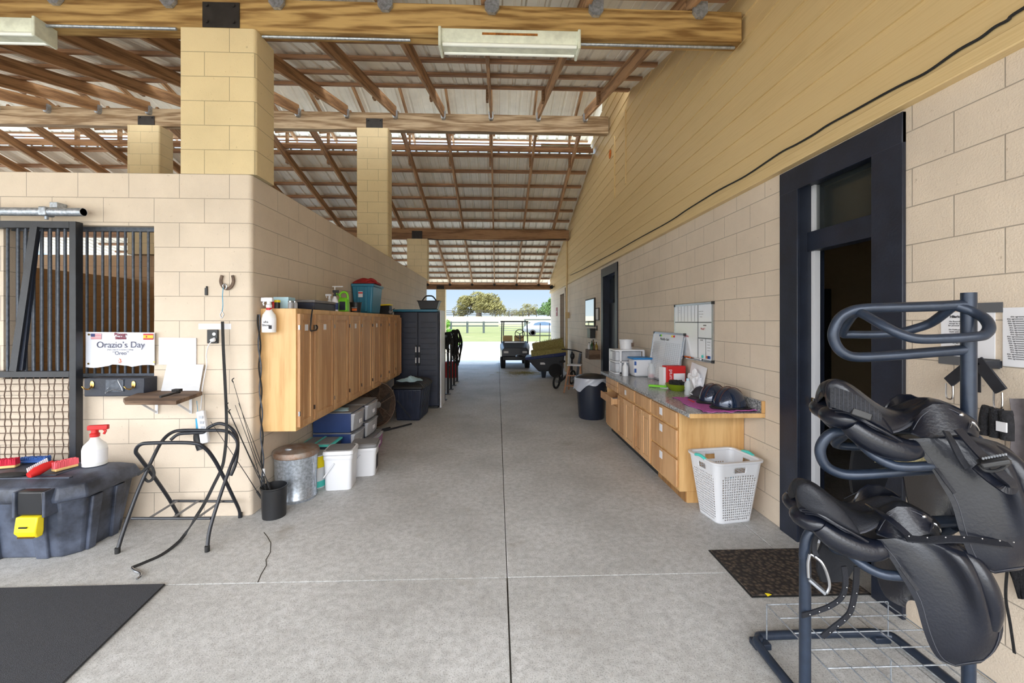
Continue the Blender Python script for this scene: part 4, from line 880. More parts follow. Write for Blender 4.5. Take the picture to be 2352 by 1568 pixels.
MB().add([(.121,-.06,.05),(.121,.06,.05),(.125,.06,.2),(.125,-.06,.2),(.124,-.06,.05),(.124,.06,.05),(.128,.06,.2),(.128,-.06,.2)],[(3,2,1,0),(4,5,6,7),(0,1,5,4),(1,2,6,5),(2,3,7,6),(3,0,4,7)],M_).build('label','ink',t_)
# ---- fan
fc=Vector((-1.80,6.15,.40)); fn=T('floor_fan','round dusty brown floor fan leaning under the cabinets','fan',(-1.85,6.2,0)); ax=Vector((.80,-.60,.06)).normalized(); Mf=ax.to_track_quat('Z','Y').to_matrix().to_4x4()
MB().lathe([(.30,-.07),(.325,-.07),(.335,-.0),(.325,.07),(.31,.07),(.32,0),(.30,-.07)],fc,40,Mf).build('housing','rust_brown',fn,smooth=True)
mb=MB()
for r_ in [.05+.022*k for k in range(13)]:
    mb.tube([fc+Mf@Vector((r_*math.cos(a_*PI/16),r_*math.sin(a_*PI/16),.075-.03*(r_/.33)**2)) for a_ in range(32)],.0022,5,closed=True)
for k in range(6):
    a_=k*PI/3+.3; mb.tube([fc+Mf@Vector((r_*math.cos(a_),r_*math.sin(a_),.08-.03*(r_/.33)**2)) for r_ in (.03,.15,.32)],.005,6)
mb.build('grille','rust_brown',fn,smooth=True); MB().lathe([(0,.09),(.045,.085),(.05,.07)],fc,16,Mf).build('hub','dust_grey',fn,smooth=True)
bl=MB()
for k in range(4):
    a_=k*PI/2; bl.sheet([[fc+Mf@Vector((r_*math.cos(a_+w_),r_*math.sin(a_+w_),.02*(w_*2))) for w_ in (-.5,0,.5)] for r_ in (.05,.17,.29)],.003)
bl.build('blades','plate',fn,smooth=True)
mb=MB(); mb.tube([fc+Vector((-.1,.1,-.3)),(-1.70,6.10,.015),(-1.35,6.55,.015)],.014,8); mb.tube([fc+Vector((.27,.2,.02)),(-1.35,6.5,.12)],.011,8); mb.tube([(-1.9,6.0,.015),(-1.62,6.32,.015)],.014,8); mb.build('stand','black_paint',fn,smooth=True)
# ---- ribbed black trunk with cloth, locker, caddy
bt=T('ribbed_trunk','black ribbed plastic trunk on the floor in front of the tall locker','trunk',(-1.42,7.1,0))
M=Matrix.Translation((-1.44,7.12,0))@Matrix.Rotation(-.06,4,'Z')
MB().loft([[M@Vector(v) for v in ((-.19,-.3,0),(.19,-.3,0),(.19,.3,0),(-.19,.3,0))],[M@Vector(v) for v in ((-.23,-.36,.52),(.23,-.36,.52),(.23,.36,.52),(-.23,.36,.52))]]).build('body','navy_dark',bt,bevel=.02,seg=3)
mb=MB()
for x in (-.16,-.09,-.02,.05,.12): mb.loft([[M@Vector((x-.022,-.31,.03)),M@Vector((x+.022,-.31,.03)),M@Vector((x+.022,-.28,.03)),M@Vector((x-.022,-.28,.03))],[M@Vector((x-.024,-.372,.5)),M@Vector((x+.024,-.372,.5)),M@Vector((x+.024,-.33,.5)),M@Vector((x-.024,-.33,.5))]])
for y in [-.26+.1*k for k in range(6)]: mb.loft([[M@Vector((.16,y-.02,.03)),M@Vector((.20,y-.02,.03)),M@Vector((.20,y+.02,.03)),M@Vector((.16,y+.02,.03))],[M@Vector((.2,y-.02,.5)),M@Vector((.242,y-.02,.5)),M@Vector((.242,y+.02,.5)),M@Vector((.2,y+.02,.5))]])
mb.build('ribs','navy_dark',bt,bevel=.005)
ld=MB().loft([[M@Vector(v) for v in ((-.25,-.38,.52),(.25,-.38,.52),(.25,.38,.52),(-.25,.38,.52))],[M@Vector(v) for v in ((-.25,-.38,.56),(.25,-.38,.56),(.25,.38,.56),(-.25,.38,.56))],[M@Vector(v) for v in ((-.19,-.30,.615),(.19,-.30,.615),(.19,.30,.615),(-.19,.30,.615))]]).build('lid','black_plastic',bt,bevel=.012)
mb=MB()
for y in [-.3+.09*k for k in range(8)]: mb.tube([M@Vector(v) for v in ((-.2,y,.61),(0,y,.628),(.19,y,.61),(.245,y,.565),(.25,y,.53))],.014,6)
mb.build('lid_ribs','black_plastic',ld,smooth=True)
cloth(((-1.46,7.0),(.18,.26)),.632,'cloth','pale blue and grey cloth draped on the ribbed black trunk','light_blue',.035,14,9)
lk=T('storage_locker','tall navy plastic storage locker with a teal top edge and two doors','locker',(-1.5,7.98,0)); yf=7.77; xL_,xR_=-1.93,W(1008,800,Y=yf).x
MB().box(xL_,xR_,yf+.02,yf+.45,0.04,1.80).build('body','navy_dark',lk,bevel=.008); MB().box(xL_-.01,xR_-.03,yf-.015,yf+.46,1.80,1.845).build('top','teal',lk,bevel=.006)
xm=W(960,800,Y=yf).x
for i,(p,q_) in enumerate(((xL_+.01,xm-.004),(xm+.004,xR_-.02))):
    d_=MB().box(p,q_,yf-.01,yf+.02,.08,1.79).build('door','navy_dark',lk,bevel=.006)
    mb=MB(); 
    for k in range(15): mb.box(p+.05,q_-.04,yf-.016,yf-.009,.2+k*.1,.215+k*.1)
    mb.build('louvres','navy_dark',d_,bevel=.003,seg=1)
    xh=xm+(-.03 if i==0 else .03); h_=MB().bar((xh,yf-.03,.80),(xh,yf-.03,1.18),.028,.03,(0,1,0)).build('handle','black_plastic',d_,bevel=.008)
    for zc_ in (.90,1.10): MB().box(xh-.011,xh+.011,yf-.048,yf-.044,zc_-.05,zc_+.05).build('handle_inlay','white_plastic',h_)
MB().box(xL_+.02,xL_+.1,yf,yf+.4,0,.04).build('foot','black_plastic',lk); MB().box(xR_-.1,xR_-.02,yf,yf+.4,0,.04).build('foot','black_plastic',lk)
tag(MB().box(xR_+.01,xR_+.04,yf+.05,yf+.55,0,1.83).build('panel_board','white_plastic',bevel=.004),'tall pale board standing against the right side of the locker','board')
cd_=T('tool_caddy','black carrier with a bail handle on top of the tall locker','caddy',(W(985,700,Y=7.85).x,7.9,1.845)); xc=W(985,700,Y=7.85).x
MB().frust((xc,7.92,1.845),(.30,.26),(.40,.3),.16).build('tray','black_plastic',cd_,bevel=.01); MB().box(xc-.21,xc+.21,7.76,8.08,1.995,2.012).build('rim','black_plastic',cd_,bevel=.005)
MB().tube(smooth_path([(xc-.14,7.9,2.0),(xc-.07,7.9,2.09),(xc,7.9,2.105),(xc+.07,7.9,2.09),(xc+.14,7.9,2.0)],5),.013,8).build('handle','black_plastic',cd_,smooth=True)
# ---- rail with posts, bridles, red tub
rl=T('tie_rail','black steel rail on five posts along the left side of the aisle','rail',(-1.1,9.7,0))
ps_=[W(1020,918,Z=0),W(1029,905,Z=0),W(1036,894,Z=0),W(1043,885,Z=0),W(1050,876,Z=0)]
for p in ps_:
    MB().cyl((p.x,p.y,0),(p.x,p.y,1.30),.026,10).build('post','black_paint',rl,smooth=True); MB().box(p.x-.06,p.x+.06,p.y-.06,p.y+.06,0,.012).build('foot_plate','black_paint',rl)
MB().tube([(ps_[0].x,ps_[0].y-.25,1.31),(ps_[-1].x,ps_[-1].y,1.31)],.03,10).build('top_rail','bars',rl,smooth=True)
def bridle(p,lb,seed,sc=1):
    random.seed(seed); t_=T('bridle',lb,'bridle',tuple(p)); 
    for k in range(5):
        a_=random.uniform(-.10,.10); b2=random.uniform(-.2,.2); l_=random.uniform(.4,.9)*sc
        MB().strap(smooth_path([p+Vector(v) for v in ((a_,b2,-l_),(a_-.05,b2+.05,-l_*.5),(a_*.3,b2*.5,.02),(a_*.3+.05,b2*.5,0.0),(a_+.08,b2+.04,-l_*.45),(a_+.03,b2-.03,-l_*.95))],5),.03,.006,(0,1,0)).build('strap','black_rubber',t_)
    MB().tube([p+Vector((.07*math.cos(i*PI/6),.02,-.6*sc+.07*math.sin(i*PI/6))) for i in range(12)],.006,6,closed=True).build('ring','steel',t_,smooth=True)
for i,(q_,s_) in enumerate(((.12,.55),(.30,.5),(.62,1),(.93,1.05))): bridle(Vector((ps_[0].x,ps_[0].y,1.345)).lerp(Vector((ps_[-1].x,ps_[-1].y,1.345)),q_),['short dark bridle hung over the near end of the rail','dark bridle over the rail next to its near end','long black bridle hanging near the middle of the rail','long black bridle hanging at the far end of the rail'][i],i+3,s_)
p=W(1038,868,Z=0); rt=T('muck_tub','red plastic muck tub standing behind the rail posts','tub',(p.x-.05,p.y+.2,0)); MB().lathe([(0,0),(.18,0),(.215,.40),(.235,.41),(.235,.44),(.205,.44),(.17,.02),(0,.02)],(p.x-.05,p.y+.2,0),28).build('shell','red',rt,smooth=True)
MB().tube(smooth_path([(p.x-.12,p.y,.42),(p.x-.08,p.y-.04,.36),(p.x-.02,p.y-.02,.42)],4),.008,6).build('rope_handle','white_plastic',rt)
# ---- rubber mat on the floor
A_=[W(380,1344,Z=0),W(150,1568,Z=0)]; dv=(A_[1]-A_[0]); B_=A_[0]+dv*3.2
tag(MB().prism([(A_[0].x,A_[0].y),(B_.x,B_.y),(-6,B_.y),(-6,2.60)],'z',.001,.013).build('rubber_mat','rubber_mat',bevel=.004,seg=1),'large dark grey rubber mat on the concrete at lower left','mat')
mat('car_paint',(120,126,136),.3,.3); mat('car_glass',(50,80,110),.1,0,spec=.9); mat('tyre',(26,26,28),.8); mat('bin_black',(34,40,54),.35); mat('steel_dull',(140,144,150),.5,.6)
# ================================================================ RIGHT SIDE: COUNTER
m,t,b=nodes('granite'); co=N(t,'ShaderNodeTexCoord').outputs['Object']; n1=N(t,'ShaderNodeTexNoise',i_Scale=70.0,i_Detail=5.0,i_Roughness=.8); L(t,co,n1.inputs['Vector'])
L(t,ramp(t,n1.outputs['Fac'],[(.35,srgb(70,72,74)),(.48,srgb(128,130,132)),(.6,srgb(196,196,196))]),b.inputs['Base Color']); b.inputs['Roughness'].default_value=.18; MT['granite']=m
FX=1.625; WZ_=.86
wt=T('worktop','grey speckled worktop running along the right wall above the oak base cabinets','worktop',(1.9,4.8,.82))
MB().box(1.58,XR-.002,3.365,6.3,.822,WZ_).build('slab','granite',wt,bevel=.005); tag(MB().box(XR-.022,XR-.002,3.366,6.3,WZ_+.001,WZ_+.095).build('backsplash','granite',bevel=.003),'low speckled upstand along the wall at the back of the worktop','backsplash')
MB().box(1.585,XR-.002,3.352,3.366,.822,.858).build('end_strip','oak_side',wt,bevel=.002); MB().box(XR-.03,XR-.002,3.350,3.364,WZ_+.001,WZ_+.10).build('end_strip','oak_side',[o_ for o_ in C.objects if o_.name.startswith('backsplash')][0],bevel=.002)
YF_=lambda u: W(u,738,X=FX).y
be=[3.64, YF_(1499), YF_(1461), YF_(1422), YF_(1394)]
bl_=['oak base cabinet with three drawers beside the white laundry basket','oak base cabinet second from the camera, two doors below a drawer front','oak base cabinet third from the camera, small sticker on its drawer','far oak base cabinet next to the black bin, one drawer half open']
for i in range(4):
    y0_,y1_=be[i]+.001,be[i+1]-.001; c_=T('base_cabinet',bl_[i],'cabinet',(1.9,(y0_+y1_)/2,0),'oak base cabinets')
    if i==3:
        mb=MB(); mb.box(FX,XR-.004,y0_,y1_,.10,.50); mb.box(FX,XR-.004,y0_,y1_,.655,.82); mb.box(FX,XR-.004,y0_,y0_+.02,.5,.655); mb.box(FX,XR-.004,y1_-.02,y1_,.5,.655); mb.box(1.95,XR-.004,y0_+.02,y1_-.02,.5,.655); mb.build('carcass','oak_side',c_,bevel=.002,seg=1)
    else: MB().box(FX,XR-.004,y0_,y1_,.10 if i else .10,.82).build('carcass','oak_side',c_,bevel=.003,seg=1)
    if i==0:
        MB().box(FX+.07,XR-.004,y0_,y0_+.018,0,.10).build('end_panel','oak_side',c_); MB().box(FX+.06,FX+.075,y0_+.018,y1_,0,.10).build('toe_kick','oak_dark',c_)
    else: MB().box(FX+.07,FX+.085,y0_,y1_,0,.10).build('toe_kick','black_plastic',c_)
    def front(nm,p,q_,z0_,z1_,x=FX,panel=False,par=c_):
        d_=MB().box(x-.02,x,p,q_,z0_,z1_).build(nm,'oak',par,bevel=.004)
        if panel:
            fw=.05; fm=MB()
            for (a_,b2,c2,e2) in ((p,p+fw,z0_,z1_),(q_-fw,q_,z0_,z1_),(p+fw,q_-fw,z1_-fw,z1_),(p+fw,q_-fw,z0_,z0_+fw)): fm.box(x-.028,x-.018,a_,b2,c2,e2)
            fm.build('door_frame','oak',d_,bevel=.003); MB().box(x-.024,x-.018,p+fw+.015,q_-fw-.015,z0_+fw+.015,z1_-fw-.015).build('door_panel','oak',d_,bevel=.003)
        return d_
    def stick(d_,ym,zm_,x=FX,s_=.03): MB().box(x-.0225,x-.0205,ym-s_,ym+s_,zm_-s_,zm_+s_).build('sticker','white_paper',d_)
    ym=(y0_+y1_)/2
    if i==0:
        for z0_,z1_ in ((.665,.80),(.40,.64),(.13,.375)): d_=front('drawer',y0_+.025,y1_-.015,z0_,z1_); stick(d_,ym+.05,z1_-.06,s_=.035)
    elif i==1:
        front('drawer',y0_+.02,y1_-.02,.665,.80); front('door',y0_+.02,ym-.004,.13,.64,panel=True); front('door',ym+.004,y1_-.02,.13,.64,panel=True)
    elif i==2:
        d_=front('drawer',y0_+.02,y1_-.02,.665,.80); stick(d_,ym,.73); front('door',y0_+.02,ym-.004,.13,.64,panel=True); front('door',ym+.004,y1_-.02,.13,.64,panel=True)
    else:
        front('drawer',y0_+.02,y1_-.02,.73,.81); front('drawer',y0_+.02,y1_-.02,.66,.725)
        d_=MB(); d_.box(FX-.10,FX-.085,y0_+.02,y1_-.02,.50,.60); d_.box(FX-.085,1.94,y0_+.03,y0_+.04,.505,.58); d_.box(FX-.085,1.94,y1_-.04,y1_-.03,.505,.58); d_.box(FX-.085,1.94,y0_+.04,y1_-.04,.505,.515); d_.build('open_drawer','oak',c_,bevel=.002)
        MB().box(FX-.03,FX+.1,ym-.05,ym+.02,.516,.545).build('drawer_content','white_plastic',c_,bevel=.004); front('drawer',y0_+.02,y1_-.02,.13,.47)
# drawer organiser
def onw(u,v,z=WZ_): return W(u,v,Z=z)
og=T('drawer_organizer','white plastic drawer organiser with two clear drawers at the far end of the worktop','drawer box',(1.9,6.05,WZ_))
x0,x1,y0_,y1_=1.69,2.12,5.90,6.22; MB().box(x0+.07,x1,y0_,y0_+.008,WZ_,WZ_+.03).build('base','white_plastic',og)
mb=MB(); 
for zz in (WZ_,WZ_+.165,WZ_+.33): mb.box(x0,x1,y0_,y1_,zz,zz+.022)
for xx,yy in ((x0+.07,y0_),(x1-.025,y0_),(x0,y1_-.025),(x1-.025,y1_-.025)): mb.box(xx,xx+.03,yy,yy+.03,WZ_,WZ_+.34)
mb.build('frame','white_plastic',og,bevel=.004)
for zz in (WZ_+.025,WZ_+.19): MB().prism([(x0+.065,y0_+.01),(x0+.02,y0_+.03),(x0-.005,y0_+.12),(x0+.005,y1_-.03),(x1-.03,y1_-.03),(x1-.03,y0_+.035),(x0+.10,y0_+.035)],'z',zz,zz+.135).build('drawer','clear_plastic',og,bevel=.008)
bk=T('small_pail','small dirty white pail on top of the drawer organiser','bucket',(1.90,6.05,WZ_+.352)); MB().lathe([(0,0),(.085,0),(.098,.13),(.104,.132),(.104,.142),(.094,.142),(.08,.01),(0,.01)],(1.90,6.05,WZ_+.352),24).build('shell','white_plastic',bk,smooth=True); MB().box(1.95,1.985,5.955,5.965,WZ_+.39,WZ_+.45).build('label','rust_brown',bk)
tb=T('feed_tub','white tub with a bright blue lid on the worktop','tub',(1.99,5.72,WZ_)); MB().frust((1.99,5.72,WZ_),(.22,.22),(.26,.25),.24,0).build('shell','white_plastic',tb,bevel=.03,seg=4); MB().cb((1.99,5.72,WZ_+.25),(.275,.265,.025)).build('lid',mat('lid_blue',(40,130,200),.4),tb,bevel=.01)
for zz in (.06,.16): MB().box(1.872,1.90,5.597,5.60,WZ_+zz,WZ_+zz+.055).build('label','blue',tb)
for i,(x,y) in enumerate(((1.95,6.12),(2.07,6.12))): pass
bt_=T('white_bottle','plain white bottle standing in front of the organiser','bottle',(1.79,5.74,WZ_)); MB().lathe([(0,0),(.04,0),(.04,.13),(.018,.165),(.018,.19),(0,.19)],(1.79,5.74,WZ_),18).build('bottle','white_plastic',bt_,smooth=True)
gj=T('glass_jar','clear glass jar with pink contents beside the blue-lidded tub','jar',(2.06,5.47,WZ_)); MB().lathe([(0,0),(.05,0),(.052,.13),(.035,.165),(.037,.20),(0,.20)],(2.06,5.47,WZ_),20).build('glass','clear',gj,smooth=True); MB().ell((2.06,5.47,WZ_+.03),(.04,.04,.025),12,8).build('contents','pink',gj,smooth=True)
# boards
def wboard(nm,lb,A,B,C_,D_,par_rows,cat_='whiteboard'):
    t_=T(nm,lb,cat_,tuple(D_)); MB().sheet([[A,B],[D_,C_]],.008).build('panel','white_gloss',t_)
    for p,q_ in ((A,B),(B,C_),(C_,D_),(D_,A)): MB().bar(p,q_,.022,.016,(B-A).cross(D_-A)).build('frame','steel',t_)
    for p in (A,B,C_,D_): MB().cb(tuple(p),(.022,.03,.03)).build('corner','black_plastic',t_)
    return t_
mat('white_gloss',(226,230,236),.12); mat('ink_red',(190,60,60),.7); mat('ink_blue',(40,70,140),.7); mat('steel_dull',(140,144,150),.5,.6)
x=XR-.012; A,B,C_,D_=Vector((x,5.065,1.812)),Vector((x,4.166,1.812)),Vector((x,4.166,1.205)),Vector((x,5.065,1.205))
w1=wboard('wall_whiteboard','whiteboard planner mounted on the block wall above the worktop',A,B,C_,D_,0)
def wl(y0_,z0_,y1_,z1_,w_=.004,m_='steel_dull',par=w1,x=XR-.018): return MB().box(x-.001,x,min(y0_,y1_)-(w_/2 if y0_==y1_ else 0),max(y0_,y1_)+(w_/2 if y0_==y1_ else 0),min(z0_,z1_)-(w_/2 if z0_==z1_ else 0),max(z0_,z1_)+(w_/2 if z0_==z1_ else 0)).build('grid_line',m_,par)
for args in ((5.05,1.61,4.18,1.61,.012),(4.47,1.80,4.47,1.22,.012),(4.47,1.44,4.18,1.44,.012),(4.30,1.44,4.30,1.22,.006)): wl(*args)
for k in range(6): wl(4.97-.085*k,1.80,4.97-.085*k,1.62,.004)
def wtext(s,y,z,h,m_='ink',par=w1,x=XR-.0185): return text(s,'handwriting',m_,par,(x,y,z),(0,-1,0),(0,0,1),h,.0003)
for s,y,z,h,m_ in (('notes',4.32,1.58,.03,'ink'),('Wed! !',4.36,1.54,.035,'ink_red'),('to do',4.39,1.42,.025,'ink'),('~~~ ~~\n~~ ~~~\n~~~',4.40,1.70,.03,'ink'),('~~~~\n~~~\n~~~~\n~~~',4.24,1.36,.03,'ink'),('~~ ~\n~~~',4.93,1.74,.022,'ink'),('mane\ntail',4.98,1.33,.05,'ink_blue'),('feed hay',4.75,1.45,.035,'ink_red')): wtext(s,y,z,h,m_)
for k,(y,m_) in enumerate(((4.36,'aqua'),(4.26,'orange'),(4.235,'blue'),(4.215,'blue'))): tag(MB().lathe([(0,0),(.016,0),(.016,.008),(0,.008)],(XR-.02,y,1.245),14,Matrix.Rotation(-PI/2,4,'Y')).build('magnet',m_,w1,smooth=True))
for k,(y,m_,lb) in enumerate(((4.98,'blue','blue marker on the tray of the wall whiteboard'),(4.75,'orange','orange marker on the tray of the wall whiteboard'),(4.5,'white_plastic','white marker on the tray of the wall whiteboard'))):
    tag(MB().cyl((XR-.035,y,1.213),(XR-.035,y-.13,1.213),.009,10).build('marker_pen',m_,smooth=True),lb,'pen')
MB().box(XR-.05,XR-.012,4.17,5.06,1.195,1.203).build('pen_tray','steel',w1)
A,B=Vector((2.19,5.70,1.465)),Vector((2.19,4.77,1.465)); C_,D_=Vector((2.08,4.72,.875)),Vector((2.08,5.66,.875))
w2=wboard('leaning_whiteboard','whiteboard with a ruled chart leaning on the wall at the back of the worktop',A,B,C_,D_,0)
nrm=(B-A).cross(D_-A).normalized(); nrm=nrm if nrm.x<0 else -nrm
def onb(s,t_,o=.006): return A.lerp(B,s).lerp(D_.lerp(C_,s),t_)+nrm*o
mb=MB()
for k in range(21): mb.bar(onb(.03,.2+.038*k),onb(.97,.2+.038*k),.0014,.001,nrm)
for s in (.08,.13,.18,.23,.28,.5,.56,.62,.68,.74,.8,.86,.92): mb.bar(onb(s,.2),onb(s,.97),.0014,.001,nrm)
mb.build('chart_lines','steel_dull',w2)
rr=(B-A).normalized(); uu=(A-D_).normalized()
for k in range(9): text('~~ ~'[:2+k%3],'handwriting','ink_blue',w2,onb(.055,.24+.076*k),rr,uu,.03,.0003)
text('Monthly chart','handwriting','ink',w2,onb(.42,.13),rr,uu,.05,.0003)
for s,m_ in ((.25,'blue'),(.29,'lime'),(.66,'yellow'),(.72,'red')): p=onb(s,.055,.008); MB().ell(p,(.01,.014,.014),12,8).build('magnet',m_,w2,smooth=True)
# red box, papers
rb=T('printed_box','red cardboard box with white panel and lettering in front of the whiteboard','box',(2.05,4.75,WZ_)); p=Vector((2.04,4.72,WZ_)); MB().cb((p.x,p.y,WZ_+.125),(.23,.11,.25),.12).build('carton','red',rb,bevel=.003)
n_=Vector((math.sin(.12),-math.cos(.12),0)); r_=Vector((math.cos(.12),math.sin(.12),0)); fc_=Vector((p.x,p.y,WZ_+.125))+n_*.0555
MB().bar(fc_+r_*.035+Vector((0,0,-.115)),fc_+r_*.035+Vector((0,0,.04)),.14,.002,n_).build('panel_print','white_paper',rb)
text('curad','lettering','white_paper',rb,fc_+n_*.002-r_*.075+Vector((0,0,.02)),(0,0,1),tuple(-r_),.06,.0005)
MB().cb((1.905,4.72,WZ_+.12),(.03,.10,.23),.12).build('flap','white_paper',rb)
def crumple(c_,r,lb,nm,m_,seed,sq=(1,1,1),sub=1,cat_='paper'):
    random.seed(seed); bm=bmesh.new(); bmesh.ops.create_icosphere(bm,subdivisions=3,radius=1); mb=MB()
    for v in bm.verts:
        k=1+random.uniform(-.22,.22); v.co=Vector((v.co.x*r*sq[0]*k,v.co.y*r*sq[1]*k,max(v.co.z*r*sq[2]*k,-r*sq[2]*.6)))+Vector(c_)
    mb.v=[v.co.copy() for v in bm.verts]; mb.f=[tuple(v.index for v in f.verts) for f in bm.faces]; bm.free()
    return tag(mb.build(nm,m_,smooth=False),lb,cat_)
crumple((2.14,4.42,WZ_+.09),.10,'crumpled white paper bag behind the water bottle','paper_bag','white_paper',4,(.6,1.2,1.4),cat_='bag')
tag(MB().sheet([[(2.205,4.62,WZ_+.30),(2.205,4.28,WZ_+.27)],[(2.15,4.62,WZ_+.02),(2.15,4.28,WZ_+.01)]],.003).build('paper_sheet','white_paper'),'white printed sheet leaning on the wall behind the crumpled bag','paper')
# green bowl
gb=T('green_bowl','olive green glass bowl holding a dark cloth on the worktop','bowl',(2.0,4.45,WZ_)); mat('green_glass',(120,140,20),.1,0,0,alpha=.85,spec=.8)
MB().lathe([(0,.0),(.07,0),(.115,.05),(.125,.075),(.118,.075),(.065,.01),(0,.01)],(1.98,4.50,WZ_),28).build('bowl','green_glass',gb,smooth=True); crumple((1.98,4.50,WZ_+.075),.085,'dark crumpled cloth heaped in the green bowl','rag','black_rubber',8,(1.1,1,.5),cat_='cloth')
gbr=T('green_brush','lime green handled brush lying beside the bowl','brush',(1.82,4.70,WZ_)); MB().bar((1.76,4.76,WZ_+.015),(1.93,4.64,WZ_+.02),.04,.025).build('handle','lime',gbr,bevel=.008); MB().bar((1.87,4.69,WZ_+.005),(1.94,4.63,WZ_+.005),.03,.012).build('bristles','white_plastic',gbr)
wb=T('water_bottle','clear plastic water bottle standing before the caps','bottle',(1.97,4.22,WZ_)); MB().lathe([(0,0),(.033,0),(.034,.03),(.030,.045),(.034,.06),(.030,.075),(.034,.09),(.033,.12),(.014,.15),(.014,.165),(0,.165)],(1.97,4.22,WZ_),22).build('bottle','clear',wb,smooth=True); MB().lathe([(.0155,.15),(.0155,.17),(0,.171)],(1.97,4.22,WZ_),14).build('cap','light_blue',wb)
# caps
def cap(c_,rz,lb,m_,r=.085,logo=True):
    t_=T('baseball_cap',lb,'cap',c_); M=Matrix.Translation(c_)@Matrix.Rotation(rz,4,'Z'); mb=MB()
    prof=[(r*math.cos(a_),r*1.15*math.sin(a_)) for a_ in [i*PI/20 for i in range(11)]]; mb.lathe([(p,q_) for p,q_ in prof],(0,0,0),28); mb.v=[M@v for v in mb.v]; mb.build('crown',m_,t_,smooth=True)
    rows=[]
    for i in range(7):
        s_=i/6; rows.append([M@Vector(((r*.85+s_*.075*math.cos(a_*.9))*math.cos(a_)*1.0+s_*.0,r*.95*math.sin(a_)*(1+.05*s_),.012-.012*s_-abs(math.sin(a_))*.014*s_+.008)) for a_ in [(-1+2*j/12)*1.05 for j in range(13)]])
    MB().sheet(rows,.004).build('brim',m_,t_,smooth=True); MB().ell(M@Vector((0,0,r*1.15)),(.008,.008,.005),10,6).build('button',m_,t_)
    if logo:
        p=M@Vector((r*.80,-.03,r*.62)); d_=(M.to_3x3()@Vector((.75,-.35,.5))).normalized(); sd2=Vector((0,0,1)).cross(d_).normalized()
        text('n','logo','white_paper',t_,p+d_*.02,sd2,d_.cross(sd2),.04,.001,bold=.002); text('EQUIN TEAM','logo','white_paper',t_,p+d_*.022+Vector((0,0,-.03)),sd2,d_.cross(sd2),.014,.001)
    return t_
mat('cap_cloth',(50,48,56),.85,0,.1,30)
cap((2.0,4.00,WZ_+.012),PI*1.10,'charcoal baseball cap with small white lettering, in front of the helmets','cap_cloth',.088)
cap((2.10,4.22,WZ_+.002),PI*1.2,'darker cap tucked behind the water bottle','navy_dark',.075,False)
# towel and helmets
mb=MB(); rows=[]
for i in range(13):
    rows.append([(1.72+.46*j/20+.02*math.sin(i*.8)+(i/12)*.02,3.40+.66*i/12+.012*math.sin(j*1.1),WZ_+.005+.003*math.sin(j*1.7+i*1.3)+(.008 if (i==0 and j>12) else 0)) for j in range(21)])
tag(MB().sheet(rows,.006).build('towel',mat('towel',(176,88,160),.9,0,.15,60,.4,200),smooth=True,ang=80),'magenta pink towel spread under the two helmets on the worktop','towel')
mat('helmet_shell',(28,42,66),.16,.3,.1,90,0,0,.6); mat('helmet_trim',(70,40,36),.5)
def helmet(c_,rz,lb,s_=1.0):
    t_=T('riding_helmet',lb,'helmet',c_); M=Matrix.Translation(c_)@Matrix.Rotation(rz,4,'Z'); R=.125*s_
    mb=MB(); rings=[]
    for i in range(15):
        ph=i/14*PI/2; z=R*1.28*math.sin(ph)+.012; k=max(math.cos(ph),.001)**.92; rings.append([M@Vector((R*1.12*k*math.cos(a_)*(1.0),R*.95*k*math.sin(a_),z)) for a_ in [2*PI*q_/32 for q_ in range(32)]])
    rings.insert(0,[M@Vector((R*1.10*math.cos(2*PI*q_/32),R*.93*math.sin(2*PI*q_/32),0)) for q_ in range(32)])
    mb.loft(rings).build('shell','helmet_shell',t_,smooth=True)
    for sg in (-1,1):
        MB().strap([M@Vector((R*1.135*math.cos(a_)*math.sqrt(1-.04),sg*.028,R*1.29*math.sin(a_)+.014)) for a_ in [i*PI/14*.98+.03 for i in range(14)]],.006,.003,(0,1,0)).build('piping','helmet_trim',t_)
    MB().strap([M@Vector((R*1.14*math.cos(a_),R*.97*math.sin(a_),.012)) for a_ in [i*PI/16 for i in range(33)]],.02,.006,(0,0,1)).build('rim_band','black_plastic',t_)
    rows=[]
    for i in range(6):
        s2=i/5; rows.append([M@Vector((-(R*1.05+s2*.055*math.cos(a_))*math.cos(a_),(R*.95+s2*.01)*math.sin(a_),.014-.012*s2)) for a_ in [(-1+2*j/14)*1.15 for j in range(15)]])
    MB().sheet(rows,.005).build('peak','black_plastic',t_,smooth=True)
    MB().tube(smooth_path([M@Vector(v) for v in ((.08,-R*.9,.01),(.1,-R*1.05,.006),(.0,-R*1.12,.006),(-.05,-R*.9,.008))],4),.007,6).build('chin_strap','black_rubber',t_)
    return t_
helmet((2.015,3.80,WZ_+.012),.35,'black riding helmet partly hidden behind the nearer one on the towel',.95)
helmet((2.03,3.555,WZ_+.012),.25,'glossy black riding helmet nearest the end of the worktop')
tag(MB().tube([onw(1581,917,WZ_+.008),onw(1594,923,WZ_+.008)],.006,8).build('red_marker','red',smooth=True),'short red marker lying on the worktop before the towel','pen')
